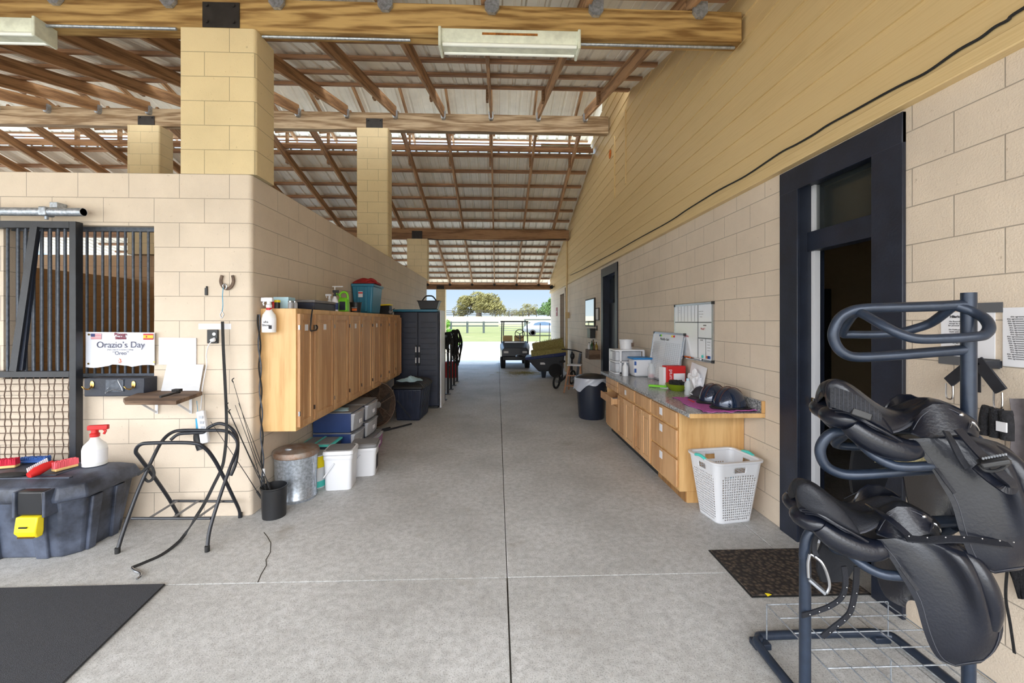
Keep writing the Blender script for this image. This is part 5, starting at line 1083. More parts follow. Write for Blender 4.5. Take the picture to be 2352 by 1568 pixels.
# ================================================================ laundry basket
bs=T('laundry_basket','white plastic laundry basket with round holes and aqua handles beside the base cabinets','basket',(1.90,3.40,0))
M=Matrix.Translation((1.895,3.395,0))@Matrix.Rotation(.16,4,'Z'); Hb=.50; cols=((.155,.13),(.215,.185))
def bp(s,z,e=0):    # perimeter point (s 0..4), tapered
    k=z/Hb; hx=cols[0][0]+(cols[1][0]-cols[0][0])*k+e; hy=cols[0][1]+(cols[1][1]-cols[0][1])*k+e; i=int(s)%4; f_=s-int(s)
    r=.05; cs=[(hx,-hy),(hx,hy),(-hx,hy),(-hx,-hy)]; a_=cs[i]; b_=cs[(i+1)%4]
    x=a_[0]+(b_[0]-a_[0])*f_; y=a_[1]+(b_[1]-a_[1])*f_
    cx_=max(-hx+r,min(hx-r,x)); cy_=max(-hy+r,min(hy-r,y)); dx,dy=x-cx_,y-cy_
    if dx and dy: l=math.hypot(dx,dy); x,y=cx_+dx/l*r,cy_+dy/l*r
    return M@Vector((x,y,z))
NS=4*18; NZ=24; mb=MB(); idx={}
def gp(i,j):       # half-step grid
    k=(i%(2*NS),j)
    if k not in idx: idx[k]=len(mb.v); mb.v.append(bp(4*(k[0]/(2*NS)),Hb*j/(2*NZ)))
    return idx[k]
for i in range(NS):
    side_=i//18; ii=i%18
    for j in range(NZ):
        zc_=(j+.5)/NZ; slot = j in (20,21) and 7<=ii<=10
        if slot: continue
        hole = 2<=ii<=15 and 1<=j<=18 and not(ii in (2,15) and j in (1,18))
        c8=[gp(2*i,2*j),gp(2*i+1,2*j),gp(2*i+2,2*j),gp(2*i+2,2*j+1),gp(2*i+2,2*j+2),gp(2*i+1,2*j+2),gp(2*i,2*j+2),gp(2*i,2*j+1)]
        if not hole: mb.f.append(tuple(c8)); continue
        cen=sum((mb.v[q_] for q_ in c8),Vector())/8; off_=.0; rad=.33; ring=[]
        for q_ in c8:
            d_=(mb.v[q_]-cen); d_=d_.normalized(); ring.append(len(mb.v)); mb.v.append(cen+d_*.0056)
        for q_ in range(8): mb.f.append((c8[q_],c8[(q_+1)%8],ring[(q_+1)%8],ring[q_]))
o=mb.build('wall','white_plastic',bs,smooth=True,ang=60); sm=o.modifiers.new('s','SOLIDIFY'); sm.thickness=.003
MB().loft([[bp(4*i/48,0) for i in range(48)],[bp(4*i/48,.006) for i in range(48)]]).build('bottom','white_plastic',bs)
pr=[(-.022,-.006),(.012,-.006),(.012,.012),(-.022,.012)]
MB().sweep([bp(4*i/64,Hb) for i in range(64)],[(-.016,-.012),(.014,-.012),(.018,.006),(-.012,.008)],(0,0,1),closed=True).build('rim','white_plastic',bs,smooth=True,bevel=.003)
for s0 in (.5,2.5):
    MB().tube([bp(s0-.16+.32*i/10,Hb+.004+.012*math.sin(PI*i/10),.008) for i in range(11)],.013,10).build('handle','aqua',bs,smooth=True)
p=bp(3.35,.40,.004); q_=bp(3.41,.40,.004); MB().add([bp(3.30,.37,.003),bp(3.36,.37,.003),bp(3.36,.42,.003),bp(3.30,.42,.003)],[(0,1,2,3)]).build('sticker','teal',bs)
# ================================================================ bin
bn_=T('rubbish_bin','black round bin lined with a clear bag at the far end of the worktop','bin',(1.60,6.95,0)); c_=(1.585,6.93,0); prof=[]
mb=MB(); rings=[]
for z,r in ((0,.20),(.02,.212),(.3,.232),(.6,.255),(.66,.258)):
    rings.append([Vector(c_)+Vector(((r-(.008 if (q_%8 in (0,)) and z<.6 else 0))*math.cos(2*PI*q_/48),(r-(.008 if q_%8==0 and z<.6 else 0))*math.sin(2*PI*q_/48),z)) for q_ in range(48)])
mb.loft(rings).build('drum','bin_black',bn_,smooth=True)
MB().lathe([(.255,.64),(.275,.645),(.278,.69),(.26,.70),(.25,.69)],c_,40).build('rim','bin_black',bn_,smooth=True)
MB().lathe([(.262,.675),(.24,.705),(.12,.735),(0,.745)],c_,40).build('lid','black_plastic',bn_,smooth=True)
random.seed(5); rows=[]
mat('film',(215,222,235),.15,0,0,alpha=.55,spec=.9)
for i in range(7):
    r_=[]
    for j in range(61):
        a_=2*PI*j/60; dz=.14+.07*math.sin(a_*2+1)+.03*math.sin(a_*7); r_.append(Vector(c_)+Vector(((.282+.008*math.sin(a_*13+i)+.003*i)*math.cos(a_),(.282+.008*math.sin(a_*11+i)+.003*i)*math.sin(a_),.685-dz*i/6)))
    rows.append(r_)
MB().sheet(rows,.0015).build('bag','film',bn_,smooth=True,ang=80)
# ================================================================ door mat, leaf
m,t,b=nodes('mat_weave'); co=N(t,'ShaderNodeTexCoord').outputs['Object']; v=N(t,'ShaderNodeTexVoronoi',i_Scale=38.0); L(t,co,v.inputs['Vector']); L(t,ramp(t,v.outputs['Distance'],[(.1,srgb(96,82,70)),(.6,srgb(38,32,30))]),b.inputs['Base Color']); b.inputs['Roughness'].default_value=.95
bpn=N(t,'ShaderNodeBump',i_Strength=1.0,i_Distance=.006); L(t,v.outputs['Distance'],bpn.inputs['Height']); L(t,bpn.outputs[0],b.inputs['Normal']); MT['mat_weave']=m
dm=T('door_mat','dark brown woven door mat in front of the near doorway','mat',(1.86,2.62,0)); MB().box(1.50,2.21,2.385,2.865,.001,.012).build('pile','mat_weave',dm,bevel=.003); MB().box(1.49,2.215,2.375,2.875,.0005,.006).build('edging','black_rubber',dm)
p=W(1765,1366,Z=.013); tag(MB().sheet([[p+Vector((-.012,-.012,0)),p+Vector((.016,-.006,.006))],[p+Vector((-.014,.012,.004)),p+Vector((.012,.014,0))]],.001).build('dry_leaf','yellow'),'tiny yellow leaf on the near edge of the door mat','leaf')
# ================================================================ small things on the right wall
def wrect(u0,u1,v0,v1,th,nm,lb,cat_,m_,par=None,x=XR):
    A=W(u0,v0,X=x); B=W(u1,v1,X=x); o=MB().box(x-th,x,min(A.y,B.y),max(A.y,B.y),min(A.z,B.z),max(A.z,B.z)).build(nm,m_,par,bevel=.002 if th>.01 else 0)
    return tag(o,lb,cat_) if lb else o
mr_=T('wall_mirror','tall mirror with a dark edge on the right wall before the second door','mirror',tuple(W(1357,750,X=XR))); A=W(1347,688,X=XR); B=W(1368,750,X=XR)
z_=(1.50,2.16); MB().box(XR-.03,XR,B.y,A.y,*z_).build('frame','plate',mr_,bevel=.003); mat('mirror_glass',(235,235,225),.04,1); MB().box(XR-.034,XR-.030,B.y+.04,A.y-.04,z_[0]+.03,z_[1]-.03).build('mirror_glass','mirror_glass',mr_)
nf=T('notice_frame','narrow framed notice between the mirror and the second door','frame',tuple(W(1373,736,X=XR))); A=W(1370,706,X=XR); B=W(1377,736,X=XR); MB().box(XR-.02,XR,B.y,A.y,1.64,1.92).build('frame','plate',nf); MB().box(XR-.023,XR-.019,B.y+.02,A.y-.02,1.66,1.90).build('sheet','white_paper',nf)
sw=T('light_switch','small dark wall switch below the framed notice','switch',tuple(W(1373,760,X=XR))); A=W(1371,750,X=XR); MB().box(XR-.02,XR,A.y-.06,A.y,1.42,1.53).build('plate','plate',sw,bevel=.003); MB().box(XR-.03,XR-.018,A.y-.04,A.y-.02,1.46,1.49).build('toggle','white_plastic',sw)
A=W(1350,757,X=XR-.08); mbx=T('wall_box','small black box on the wall under the mirror','box',tuple(W(1358,775,X=XR))); MB().box(XR-.12,XR,9.3,9.62,1.24,1.44).build('body','black_plastic',mbx,bevel=.01); MB().box(XR-.125,XR,9.29,9.63,1.43,1.46).build('lid','black_plastic',mbx,bevel=.006)
pb_=T('planter_box','brown wooden planter box fixed low on the right wall, holding bottles','planter',(XR-.1,8.95,.80)); MB().box(XR-.24,XR,8.85,9.25,.80,1.0).build('box','old_wood',pb_,bevel=.004); MB().box(XR-.22,XR-.02,8.87,9.23,.99,1.005).build('inner','dark',pb_)
for i,(dx,dy,h,m_,lb) in enumerate(((.17,8.92,.20,'leaf_dk','dark green bottle in the planter box'),(.12,9.0,.22,'bottle_brown','brown bottle in the planter box'),(.07,8.92,.17,'bottle_gold','amber bottle in the planter box'),(.19,9.1,.15,'white_plastic','white cup at the front of the planter box'),(.06,9.12,.16,'clear','clear bottle at the back of the planter box'))):
    if m_ not in MT: mat(m_,{'leaf_dk':(40,70,40),'bottle_brown':(90,60,30),'bottle_gold':(150,120,40)}[m_],.15)
    t_=T('small_bottle',lb,'bottle',(XR-dx,dy,1.005)); MB().lathe([(0,0),(.03,0),(.03,h*.55),(.012,h*.72),(.012,h*.92),(0,h*.92)],(XR-dx,dy,1.005),12).build('bottle',m_,t_,smooth=True); MB().lathe([(.014,h*.92),(.014,h),(0,h)],(XR-dx,dy,1.005),10).build('cap','black_plastic',t_)
A=W(1279,705,X=XR); B=W(1284,725,X=XR); sg=T('red_sign','small red sign on the wall beyond the far door','sign',tuple(B)); MB().box(XR-.01,XR,15.2,15.55,1.82,2.14).build('panel',mat('sign_maroon',(150,60,60),.6),sg); text('FIRE','lettering','white_paper',sg,(XR-.011,15.37,1.98),(0,-1,0),(0,0,1),.09)
fl_=T('flood_lamp','small black floodlight high on the wall near the far end','lamp',(XR,15.8,2.95)); MB().cyl((XR,15.8,2.95),(XR-.12,15.8,2.95),.02,8).build('arm','black_plastic',fl_); MB().cyl((XR-.12,15.86,2.98),(XR-.16,15.7,2.92),.05,12,.07).build('head','black_plastic',fl_,smooth=True)
# papers near the saddle rack
t_=T('paper_notice','white notice taped to the block wall with two grey tape strips','paper',tuple(W(2225,835,X=XR))); x=XR-.004
A=W(2163,718,X=XR); B=W(2287,832,X=XR); ya,yb3=B.y+0.0,A.y; za_,zb3=1.44,1.665
MB().box(x,XR-.001,ya,yb3,za_,zb3).build('sheet','white_paper',t_)
MB().box(x-.002,x,ya-.03,yb3-.12,zb3-.005,zb3+.04).build('tape','tape',t_); MB().box(x-.002,x,ya-.02,yb3+.01,za_-.03,za_+.012).build('tape','tape',t_)
def rt(s,y,z,h,par,bold=0): return text(s,'lettering','ink',par,(XR-.0052,y,z),(0,-1,0),(0,0,1),h,.0002,'CENTER',bold)
rt('Hilario Stables Rules',(ya+yb3)/2,zb3-.022,.017,t_,.0006); rt('No Recording\nexcept by one\nfor personal use\n\nNo Publication\nmade without\npermission',(ya+yb3)/2+.045,zb3-.075,.010,t_); rt('Anyone found doing\nso will be asked to\nleave the barn\n\nPlease note you must sign\na waiver first',(ya+yb3)/2+.02,za_+.06,.010,t_)
t_=T('paper_notice','long printed notice on the block wall at the right edge of the picture','paper',tuple(W(2340,855,X=XR))); A=W(2305,708,X=XR)
MB().box(x,XR-.001,A.y-.21,A.y,1.425,1.68).build('sheet','white_paper',t_); rt('\n'.join(['this agreement is between the barn and riders' [:38+(k*7)%8] for k in range(20)]),A.y-.105,1.55,.0095,t_)
# black stain on the wall
tag(MB().ell(W(2212,165,X=XR),(.008,.035,.012),12,6).build('wasp_nest','plate',smooth=True),'small dark mud nest on the block wall above the near doorway','nest')
# bracket with halters
hb=T('bridle_bracket','black two-armed steel bracket on the wall behind the saddle rack','bracket',tuple(W(2240,840,X=XR))); yb4=W(2240,840,X=XR).y
ap=Vector((XR-.12,yb4+.01,1.49)); 
def pz(u,v,x): return W(u,v,X=x)
apx=pz(2243,826,XR-.10); lf2=pz(2178,878,XR-.10); rg2=pz(2300,898,XR-.10)
MB().bar(apx,lf2,.05,.008,(1,0,0)).build('arm','black_paint',hb,bevel=.002); MB().bar(apx,rg2,.05,.008,(1,0,0)).build('arm','black_paint',hb,bevel=.002)
MB().bar(pz(2244,830,XR-.002),pz(2244,900,XR-.002),.03,.006,(1,0,0)).build('back_plate','black_paint',hb); MB().bar(apx+Vector((0,0,-.02)),apx+Vector((.10,0,-.02)),.03,.03).build('arm_root','black_paint',hb)
def hook(p,d=.06): return MB().tube(smooth_path([p+Vector((0,.014,0)),p+Vector((0,.014,-d)),p+Vector((0,0,-d-.012)),p+Vector((0,-.014,-d)),p+Vector((0,-.014,0))],4),.0035,6).build('hook','steel',hb,smooth=True)
hook(lf2+Vector((0,-.005,-.005))); hook(rg2+Vector((0,.012,-.005)))
mat('fleece',(34,34,38),.95,0,.3,60,.8,150); mat('grey_cloth',(110,104,106),.9,0,.15,20)
gr=T('padded_girth','rolled black padded girth hanging from the right arm of the wall bracket','girth',tuple(rg2-Vector((0,0,.2)))); c_=rg2+Vector((-.0,.012,-.10))
for k in range(3): MB().tube(smooth_path([c_+Vector((0,.045-.038*k,-.10)),c_+Vector((0,.045-.038*k,-.03)),c_+Vector((0,.035-.03*k,.02)),c_+Vector((0,.03-.03*k,-.0))],4),.021,10).build('roll','fleece',gr,smooth=True)
MB().cb(tuple(c_+Vector((-.022,-.03,-.045))),(.006,.035,.04)).build('label','white_paper',gr)
rows=[[pz(u+6*math.sin(k*1.1),v,XR-.05+.012*math.sin(j*1.3)) for j,u in enumerate((2318,2332,2348,2365,2385))] for k,v in enumerate((915,950,1000,1060,1120))]
tag(MB().sheet(rows,.008).build('hanging_cloth','grey_cloth',smooth=True,ang=80),'grey cloth hanging on the wall behind the padded girth','cloth')
mat('blue_cloth',(34,54,100),.85,0,.15,20)
rows=[[pz(u,v,XR-.05+.01*math.sin(j*1.7+k)) for j,u in enumerate(us)] for k,(v,us) in enumerate(((1085,(2162,2185,2215,2240)),(1130,(2160,2185,2212,2240)),(1170,(2172,2192,2212,2240)),(1205,(2198,2205,2213,2240))))]
tag(MB().sheet(rows,.008).build('saddle_pad','blue_cloth',smooth=True,ang=80),'navy blue saddle pad hanging on the wall behind the rack column','pad')
rows=[[pz(u,v,XR-.04+.012*math.sin(j*2.1+k*1.3)) for j,u in enumerate(us)] for k,(v,us) in enumerate(((1235,(2258,2290,2320,2360,2420)),(1262,(2262,2290,2325,2362,2420)),(1290,(2312,2318,2335,2365,2420)),(1330,(2325,2330,2345,2368,2420)),(1375,(2342,2346,2352,2372,2420))))]
tag(MB().sheet(rows,.01).build('hanging_cloth','fleece',smooth=True,ang=80),'ragged black cloth hanging low on the wall at the right edge','cloth')
tag(MB().strap(smooth_path([pz(u,v,XR-.09) for u,v in ((2318,1240),(2314,1300),(2310,1370),(2320,1430),(2330,1500))],5),.010,.003,(1,0,0)).build('thin_strap','black_rubber'),'thin dark strap hanging down the wall at the right edge','strap')
# ================================================================ SADDLE RACK
RY=1.70; mat('rack_paint',(40,50,66),.34,.25,.15,14,.05,90); mat('leather',(15,19,30),.30,0,.12,7,.10,110,coat=.12,spec=.4); mat('leather_matt',(32,34,40),.5,0,.12,10,.2,160,spec=.3); mat('leather_edge',(60,62,70),.6); mat('mesh_fabric',(30,32,38),.8,0,.3,120,.6,200)
rk=T('saddle_rack','tall black steel tube saddle rack with three arms, at the right beside the doorway','rack',(1.65,1.70,0))
PH=math.radians(21); R0=Vector((1.28,1.69,0)); ra=Vector((math.cos(PH),-math.sin(PH),0)); rl_=Vector((math.sin(PH),math.cos(PH),0))
def q(u,v,y=RY):                                   # point on the upright plane of the rack, shifted sideways by y-RY
    d=W(u,v,D=1)-Vector((0,0,H)); P0=R0+rl_*(y-RY); t=P0.dot(rl_)/d.dot(rl_); return Vector((0,0,H))+d*t
xc_=q(2225,800).x; yc_=q(2225,800).y; zt5=q(2225,672).z
MB().lathe([(.018,0),(.0225,0),(.0225,zt5-.95),(.018,zt5-.95)],(xc_,yc_,.95),20).build('column','rack_paint',rk,smooth=True)
MB().lathe([(0,0),(.0205,0),(.0205,.95),(0,.95)],(xc_,yc_,.0),18).build('column_foot','rack_paint',rk,smooth=True)
xb0,xb1=1.28,2.0; yb0,yb1=1.10,2.05
MB().tube(smooth_path([(xb0,yb0,.03),(xb0,1.5,.03),(xb0,1.95,.03),(xb0+.03,2.03,.03),(xb0+.10,yb1,.03),(1.85,yb1,.03),(xb1-.03,2.03,.03),(xb1,1.95,.03),(xb1,1.5,.03),(xb1,yb0,.03)],6),.0205,12).build('base_loop','rack_paint',rk,smooth=True)
for p in ((xb0+.03,2.02),(xb1-.06,2.04)): MB().box(p[0]-.04,p[0]+.04,p[1]-.03,p[1]+.03,0,.03).build('base_foot','brass' if 0 else 'rack_paint',rk,bevel=.005)
def arm(main,near,far,lower=None):
    a_=MB().tube(smooth_path([q(*p) for p in main],7),.0200,14).build('arm','rack_paint',rk,smooth=True)
    for r_ in (near,far): MB().tube(smooth_path([q(*p) for p in r_],7),.0175,12).build('arm_rail','rack_paint',a_,smooth=True)
    return a_
arm([(2222,699),(2150,703),(2050,706),(1990,708),(1955,714),(1928,732),(1914,765),(1922,795),(1943,814),(1975,820),(2050,816),(2150,808),(2222,803)],
    [(1972,716),(1992,726,1.66),(2030,748,1.61),(2070,768,1.585),(2110,778,1.58),(2180,777,1.58),(2240,773,1.58),(2262,768,1.59),(2272,752,1.61),(2262,732,1.645),(2235,716,1.68),(2190,701)],
    [(1972,716),(1955,728,1.75),(1935,764,1.82),(1960,768,1.825),(2020,768,1.825),(2060,764,1.82),(2100,755,1.80),(2140,740,1.77),(2185,706)])
arm([(2222,985),(2100,986),(1995,985),(1945,988),(1905,998),(1884,1030),(1893,1064),(1920,1083),(1960,1090),(2050,1084),(2222,1072)],
    [(1950,990),(1968,1008,1.66),(2000,1040,1.61),(2040,1064,1.585),(2080,1072,1.58),(2160,1068,1.58),(2235,1064,1.58),(2262,1056,1.60),(2268,1040,1.63),(2240,1005,1.68),(2210,988)],
    [(1950,990),(1938,1000,1.75),(1920,1020,1.82),(1980,1026,1.825),(2060,1024,1.82),(2120,1015,1.78),(2185,990)])
xp_=q(1849,1400).x; yp_=q(1849,1400).y
MB().tube([(xb0,yp_,.03),(xc_,yc_,.03),(xb1,yc_-.08,.03)],.019,12).build('base_crossbar','rack_paint',rk,smooth=True)
MB().tube(smooth_path([(xp_,yp_,.03)]+[(xp_,yp_,z) for z in (.3,.6)]+[q(1848,1275),q(1853,1240),q(1868,1218),q(1895,1204),q(1940,1200),q(2050,1200),q(2222,1196)],7),.0215,14).build('front_post','rack_paint',rk,smooth=True)
MB().tube(smooth_path([q(*p) for p in ((1925,1210),(1940,1250,1.66),(1965,1283,1.61),(2010,1312,1.585),(2060,1322,1.58),(2160,1320,1.58),(2235,1310,1.6),(2262,1290,1.63),(2225,1230,1.69))],7),.0175,12).build('arm_rail','rack_paint',rk,smooth=True)
MB().tube(smooth_path([q(*p) for p in ((1925,1210),(1915,1240,1.76),(1920,1262,1.82),(2000,1270,1.825),(2100,1262,1.8),(2190,1210))],7),.0175,12).build('arm_rail','rack_paint',rk,smooth=True)
# wire tray at the foot
mb=MB(); zt6=.22
for i in range(7): x=1.33+.10*i; mb.cyl((x,1.25,zt6),(x,2.0,zt6),.003,6)
for j in range(9): y=1.25+.094*j; mb.cyl((1.33,y,zt6),(1.95,y,zt6),.003,6)
for (x,y) in ((1.33,2.0),(1.95,2.0),(1.63,1.66),(1.33,1.25)): mb.cyl((x,y,zt6),(x,y,.05),.003,6)
wt_=mb.build('wire_tray','galv',rk,smooth=True)
# ---------------------------------------------------------------- saddles
def saddle(ox,oy,lb,quilt,sc=1.0):
    """ox, oy: shift of the outline; the saddle sits astride an arm in the plane RY"""
    S_=T('saddle',lb,'saddle',tuple(q(2000+ox,1215+oy)))
    yc=RY
    def p3(u,v,y=RY):                              # the far half mirrors the near half
        p=q(2000+ox+(u-2000)*sc,1215+oy+(v-1215)*sc,RY-abs(y-RY)); return p+rl_*(2*max(0,y-RY))
    # seat shell: stations (u, v of the centre line, half width, edge drop in px)
    st4=[(1830,1130,.06,40),(1838,1112,.09,56),(1858,1106,.115,66),(1888,1120,.135,62),(1920,1147,.142,56),(1952,1170,.135,50),(1985,1180,.115,38),(2018,1168,.092,32),(2042,1153,.082,30),(2062,1148,.078,32),(2090,1158,.078,38),(2122,1172,.082,42),(2150,1192,.085,36),(2166,1206,.07,20)]
    rings=[]
    for (u,v,hw,dr) in st4:
        r_=[]
        for k in range(17):
            t_=-1+k/8; ed_=abs(t_)**2.4; r_.append(p3(u,v+dr*ed_-(6 if u<1950 and .5<abs(t_)<.95 else 0),yc+hw*t_))
        for k in range(16,-1,-1):
            t_=-1+k/8; r_.append(p3(u+3,v+dr*abs(t_)**2.4+13,yc+hw*t_*.97))
        rings.append(r_)
    seat=MB().loft(rings).build('seat','leather_matt' if not quilt else 'leather',S_,smooth=True,sub=1)
    # welt along both seat edges
    for sg in (-1,1):
        MB().tube(smooth_path([p3(u,v+dr+3,yc+sg*hw*1.0) for (u,v,hw,dr) in st4[1:11]],3),.0045,6).build('welt','leather_edge',seat,smooth=True)
    # cantle panel (near side)
    pts=[(1830,1118),(1850,1104),(1880,1118),(1920,1150),(1955,1185),(1992,1236),(1975,1232),(1935,1212),(1895,1190),(1850,1172),(1832,1150)]
    cl_=[]; cen=p3(1890,1165,yc-.175)
    mb=MB(); n=len(pts); outer=[p3(u,v,yc-.15-.012*math.sin(i)) for i,(u,v) in enumerate(pts)]
    inner=[o_.lerp(cen,.45)+Vector((0,-.012,0)) for o_ in outer]; back=[o_+Vector((0,.03,0)) for o_ in outer]
    mb.v+= [Vector(v) for v in back+outer+inner]+[cen+Vector((0,-.006,0))]
    for i in range(n):
        j=(i+1)%n; mb.f+=[(i,j,n+j,n+i),(n+i,n+j,2*n+j,2*n+i),(2*n+i,2*n+j,3*n)]
    mb.f.append(tuple(reversed(range(n))))
    cp_=mb.build('cantle_panel','leather' if quilt else 'leather_matt',S_,smooth=True,sub=2)
    if quilt:
        qm=MB(); rows=[]
        for i in range(7):
            r_=[]
            for j in range(13):
                a_=j/12; b_=i/6; u=1838+a_*112; top=1122+a_*a_*62; bot=1170+a_*34; v=bot+(top-bot)*b_*.85-2; r_.append(p3(u,v,yc-.180-.010*math.sin(PI*b_)))
            rows.append(r_)
        mp_=qm.sheet(rows,.004).build('mesh_panel','mesh_fabric',cp_,smooth=True)
        ln=MB()
        for j in range(1,12): ln.tube([rows[i][j]+Vector((0,-.003,0)) for i in range(7)],.0010,4)
        ln.build('stitching','leather_edge',cp_)
        MB().bar(p3(1885,1177,yc-.187),p3(1928,1192,yc-.187),.028,.012,(0,1,0)).build('name_plate','black_plastic',cp_,bevel=.004)
    # cushions underneath
    for sg in (-1,1):
        pn=[(1880,1205),(1900,1222),(1930,1240),(1970,1256),(2005,1262),(2030,1258)] 
        MB().tube(smooth_path([p3(u,v,yc+sg*.115) for u,v in pn],5),.048,14,scale=[.55+.45*math.sin(PI*min(1,.12+.82*i/25)) for i in range(26)]).build('panel_cushion','leather',S_,smooth=True)
    MB().ell(p3(1862,1190,yc-.06),(.068,.085,.045),20,12).build('rear_gusset','leather',S_,smooth=True); MB().ell(p3(1866,1190,yc+.07),(.06,.085,.045),20,12).build('rear_gusset','leather',S_,smooth=True)
    for k in range(3): MB().tube(smooth_path([p3(1838+6*k,1168+5*k,yc-.12),p3(1862+8*k,1170+6*k,yc-.15),p3(1895+8*k,1188+6*k,yc-.165),p3(1935+8*k,1212+4*k,yc-.165),p3(1985+4*k,1240+2*k,yc-.155)],4),.0055,6).build('piping','leather',S_,smooth=True)
    # flaps
    def flap(sg,nm='flap'):
        left=[(2008,1238),(2042,1279),(2073,1329),(2101,1379),(2118,1438),(2136,1485),(2158,1513),(2195,1528)]
        right=[(2130,1232),(2198,1246),(2238,1272),(2274,1325),(2294,1385),(2302,1445),(2284,1492),(2250,1520)]
        LS=smooth_path([(a_,b_,0) for a_,b_ in left],3); RS=smooth_path([(a_,b_,0) for a_,b_ in right],3)
        rows=[]
        for i in range(len(left)*3-2):
            a_=i/3; i0=min(int(a_),len(left)-2); f_=a_-i0; l=LS[i]; r=RS[i]; k=i/(len(left)*3-3); r_=[]
            for j in range(19):
                s_=j/18; c=l.lerp(r,s_); knee=math.exp(-((s_-.80)/.13)**2)*.050*max(0,math.sin(PI*min(1,k*1.35)))*(1 if k<.74 else 0); out=.105+.075*math.sin(PI*min(1,k*.62))+knee-.02*k
                r_.append(p3(c.x,c.y,yc+sg*(out+.018*math.sin(PI*s_))))
            rows.append(r_)
        fo=MB().sheet(rows,.007).build(nm,'leather',S_,smooth=True,ang=80)
        MB().tube([rows[i][1]+Vector((0,sg*.006,0)) for i in range(len(rows)-1)]+[rows[-2][j]+Vector((0,sg*.005,0)) for j in range(2,18)]+[rows[i][17]+Vector((0,sg*.005,0)) for i in range(len(rows)-2,6,-1)],.0013,5).build('stitching','leather_edge',fo)
        return rows,fo
    rows,fo=flap(-1); flap(1)
    # knee block under the flap edge
    MB().tube(smooth_path([p3(2190,1258,yc-.135),p3(2232,1290,yc-.16),p3(2262,1340,yc-.18),p3(2280,1395,yc-.18),p3(2278,1440,yc-.165)],6),.032,12,scale=[.6+.4*math.sin(PI*i/24) for i in range(25)]).build('knee_block','leather',S_,smooth=True)
    # slot patch on the flap
    MB().strap(smooth_path([p3(2068,1302,yc-.178),p3(2085,1325,yc-.192),p3(2108,1356,yc-.20)],4),.012,.003,(0,-1,0)).build('flap_slot','leather_matt',fo)
    # skirt
    for sg in (-1,1):
        sk_t=[(2012,1222),(2022,1198),(2038,1176),(2060,1163),(2090,1164),(2120,1178),(2140,1192)]; sk_b=[(2014,1226),(2035,1234),(2060,1236),(2090,1232),(2115,1230),(2135,1226),(2142,1206)]; rw=[]
        for i in range(6):
            rw.append([p3(*(Vector(a_).lerp(Vector(b_),i/5)),yc+sg*(.10+.045*i/5+.01*math.sin(PI*j/6))) for j,(a_,b_) in enumerate(zip(sk_t,sk_b))])
        sk=MB().sheet(rw,.006).build('skirt','leather',S_,smooth=True,ang=80)
        MB().tube(smooth_path([p3(2018,1218,yc+sg*.146),p3(2036,1190,yc+sg*.122),p3(2062,1173,yc+sg*.115),p3(2092,1172,yc+sg*.116),p3(2124,1186,yc+sg*.12)],4),.0014,5).build('stitching','leather_edge',sk)
        MB().ell(p3(2123,1186,yc+sg*.118),(.008,.006,.008),10,8).build('stud','steel',sk,smooth=True)
    MB().tube(smooth_path([p3(2140,1212,yc-.11),p3(2146,1202,yc-.12),p3(2156,1212,yc-.12),p3(2160,1220,yc-.11)],4),.004,7).build('d_ring','steel',S_,smooth=True)
    return S_,p3,yc
S1,p3,yc=saddle(0,0,'black leather dressage saddle on the lowest arm of the rack, nearest the floor',False)
# straps on the lower saddle
def holes(par,pts,n,m_='steel'):
    mb=MB()
    for k in range(n):
        a_=k/(n-1)*(len(pts)-1); i0=min(int(a_),len(pts)-2); p=Vector(pts[i0]).lerp(Vector(pts[i0+1]),a_-i0)
        mb.ell(p+Vector((0,-.004,.002)),(.003,.0025,.003),8,5)
    mb.build('punch_holes',m_,par)
s1=[p3(1995,1160,yc-.02),p3(2015,1172,yc-.10),p3(2040,1190,yc-.150),p3(2068,1212,yc-.172),p3(2100,1242,yc-.185)]
MB().strap(smooth_path(s1,5),.024,.005,[(0,-.4,1)]*5 if 0 else (0,-.6,.8)).build('stirrup_leather','leather',S1)
s2=[p3(2080,1236,yc-.195),p3(2130,1240,yc-.20),p3(2180,1238,yc-.20),p3(2230,1240,yc-.20),p3(2280,1246,yc-.20),p3(2318,1250,yc-.19)]
o=MB().strap(smooth_path(s2,5),.026,.006,(0,-.5,1)).build('girth_strap','leather_matt',S1); holes(o,[p+Vector((0,-.008,.012)) for p in s2],7)
for pts,w_ in (([(1938,1300,1.72),(1942,1340,1.72),(1932,1372,1.72),(1905,1392,1.71),(1870,1405,1.69),(1842,1413,1.66)],.022),([(1968,1300,1.74),(1965,1350,1.74),(1955,1398,1.73),(1940,1420,1.71),(1915,1440,1.70),(1888,1462,1.69)],.024)):
    pp=smooth_path([q(*a_) for a_ in pts],5); o=MB().strap(pp,w_,.006,(0,1,.1)).build('billet_strap','leather_matt',S1); holes(o,[p+Vector((0,-.004,0)) for p in pp[6::4]],6)
# far flap shape seen under the seat
rows=[[q(u,v,1.84+.02*math.sin(j)) for j,u in enumerate(us)] for v,us in ((1238,(1890,1915,1945,1965)),(1270,(1878,1910,1942,1968)),(1305,(1876,1905,1940,1962)),(1335,(1886,1905,1928,1945)))]
MB().sheet(rows,.012).build('far_flap','leather_matt',S1,smooth=True,ang=80)
